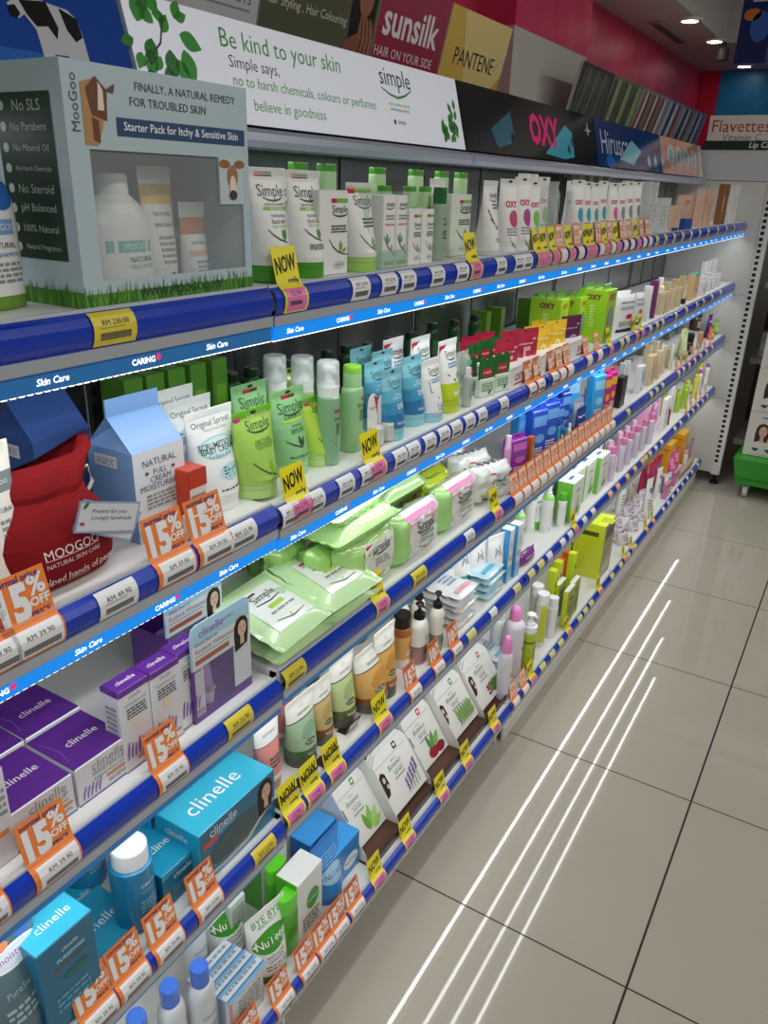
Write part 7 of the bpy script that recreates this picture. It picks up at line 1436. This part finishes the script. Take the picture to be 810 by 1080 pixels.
# third rail
off_tag(3, 63, .056); off_tag(3, 184, .05); off_tag(3, -12, .05)
for px in (254, 312, 443): flat_tag(3, px, 'yellow', .05)
for px in (404, 526): now_tag(3, px, .042)
flat_tag(3, 496, 'white', .04)
p0_, p1_ = 547, 650
k = y_on(3, p0_)
while k < y_on(3, p1_): off_tag(3, proj((XF, k, SZ[3]-.02))[0], .050, '10', True); k += .0535
for px in (663, 687, 693, 699): flat_tag(3, px, 'pale yellow', .035, True)
for px in (716, 721, 727, 733, 739, 745, 751): off_tag(3, px, .04, '15', True)
# fourth rail
for px in (181, 223, 144, 109): off_tag(4, px, .050)
for px in (280,): flat_tag(4, px, 'yellow', .05)
for px in (313, 334, 357, 407): now_tag(4, px, .046)
off_tag(4, 439, .045); off_tag(4, 464, .045, '10'); off_tag(4, 483, .045, '10')
for px in (498, 546, 561, 571): flat_tag(4, px, 'pale yellow', .04, True)
for px in (521, 580, 594, 602, 617, 626): flat_tag(4, px, 'white', .035, True)
now_tag(4, 608, .035, True)
for px in (644, 652, 662, 670, 678, 686): flat_tag(4, px, 'peach', .04, True)
flat_tag(4, 681.5, 'yellow', .05, True)
for px in (692, 698, 712, 718): flat_tag(4, px, 'white', .035, True)
for px in (726, 731, 736, 741, 746): off_tag(4, px, .035, '15', True)
# bottom rail
for px in (270, 302, 328, 346, 361, 378): off_tag(5, px, .05)
for px in (401, 433, 469, 495, 524): now_tag(5, px, .045)
for px in (545, 555): off_tag(5, px, .045, '10', True)
for px in (563, 601, 634): now_tag(5, px, .042, True)
for px in (573, 583, 592, 612, 618, 624, 646, 655, 663, 670): flat_tag(5, px, 'pale yellow', .04, True)
for px in (660, 668, 683, 690): now_tag(5, px, .035, True)
for px in (700, 705, 710, 715, 720, 725, 730, 736): flat_tag(5, px, 'white', .035, True)
# ------------------------------------------------------------------ light
def area(name, loc, size, sy, energy, rot, col=(1, 1, 1)):
    l = bpy.data.lights.new(name, 'AREA'); l.shape = 'RECTANGLE'; l.size = size; l.size_y = sy; l.energy = energy; l.color = col
    o = bpy.data.objects.new(name, l); COL.objects.link(o); o.location = loc; o.rotation_euler = rot; return o
def aim(o, d):                                  # long side along the run, face towards d
    z = -d.normalized(); x = Vector((0, 1, 0)); y = z.cross(x)
    o.rotation_euler = Matrix((x, y, z)).transposed().to_euler()
for s in (1, 2, 3, 4):                          # LED battens under each shelf lip, aimed down and inwards
    hh = {1: .017, 2: .017, 3: .012, 4: .008}[s]
    o = area('led_batten', (XF-.022, (-.2+YE)/2, SZ[s]-.047-hh), YE+.15, .014, {1: 2.6, 2: 2.3, 3: 2.4, 4: 3.2}[s], (0, 0, 0), (.93, .97, 1))
    aim(o, Vector((-.5, 0, -1)))
o = area('led_batten', (-.80, 2.0, 1.475), 4.4, .02, 1.6, (0, 0, 0), (.95, .97, 1))
aim(o, Vector((.25, 0, -1)))
for x, y in ((.8, -.6), (.8, 1.4), (.8, 3.4), (1.9, -.2), (1.9, 2.0), (1.9, 4.0)):      # ceiling tubes
    area('ceiling_tube', (x, y, CZ+.3), .1, 1.3, 11, (0, 0, 0), (1, .97, .92))
w = bpy.data.worlds.new('shop_air'); SC.world = w; w.use_nodes = True
w.node_tree.nodes['Background'].inputs[0].default_value = (1, .98, .95, 1); w.node_tree.nodes['Background'].inputs[1].default_value = .17
vs = SC.view_settings; vs.view_transform = 'Standard'; vs.look = 'None'; vs.gamma = 1; vs.exposure = .1; vs.use_curve_mapping = False
SC.cycles.use_denoising = True; SC.cycles.max_bounces = 8; SC.cycles.transparent_max_bounces = 16; SC.cycles.sample_clamp_indirect = 6
SC.cycles.caustics_reflective = False; SC.cycles.caustics_refractive = False
# ------------------------------------------------------------------ labels: look-alikes told apart by their place in their row
ORD = ['zeroth', 'first', 'second', 'third', 'fourth', 'fifth', 'sixth', 'seventh', 'eighth', 'ninth', 'tenth', 'eleventh', 'twelfth', 'thirteenth', 'fourteenth', 'fifteenth', 'sixteenth', 'seventeenth', 'eighteenth', 'nineteenth', 'twentieth']
by = {}
for o, row in THINGS: by.setdefault(o['label'], []).append(o)
bpy.context.view_layer.update()
for o, row in THINGS:
    for k in ('_w', '_h', '_off', '_fw', '_fd', '_n', '_rz'):
        if k in o: del o[k]
for lab, L in by.items():
    if len(L) < 2: continue
    L.sort(key=lambda o: proj(o.matrix_world.translation)[0])
    n = len(L)
    for i, o in enumerate(L):
        if n == 2: t = ('left one of the two', 'right one of the two')[i]
        elif i == 0: t = 'leftmost of the %d' % n
        elif i == n-1: t = 'rightmost of the %d' % n
        elif i < 21: t = '%s from left of %d' % (ORD[i+1] if i < 20 else 'twenty-first', n)
        else: t = 'number %d from left of %d' % (i+1, n)
        o['label'] = lab + ', ' + t
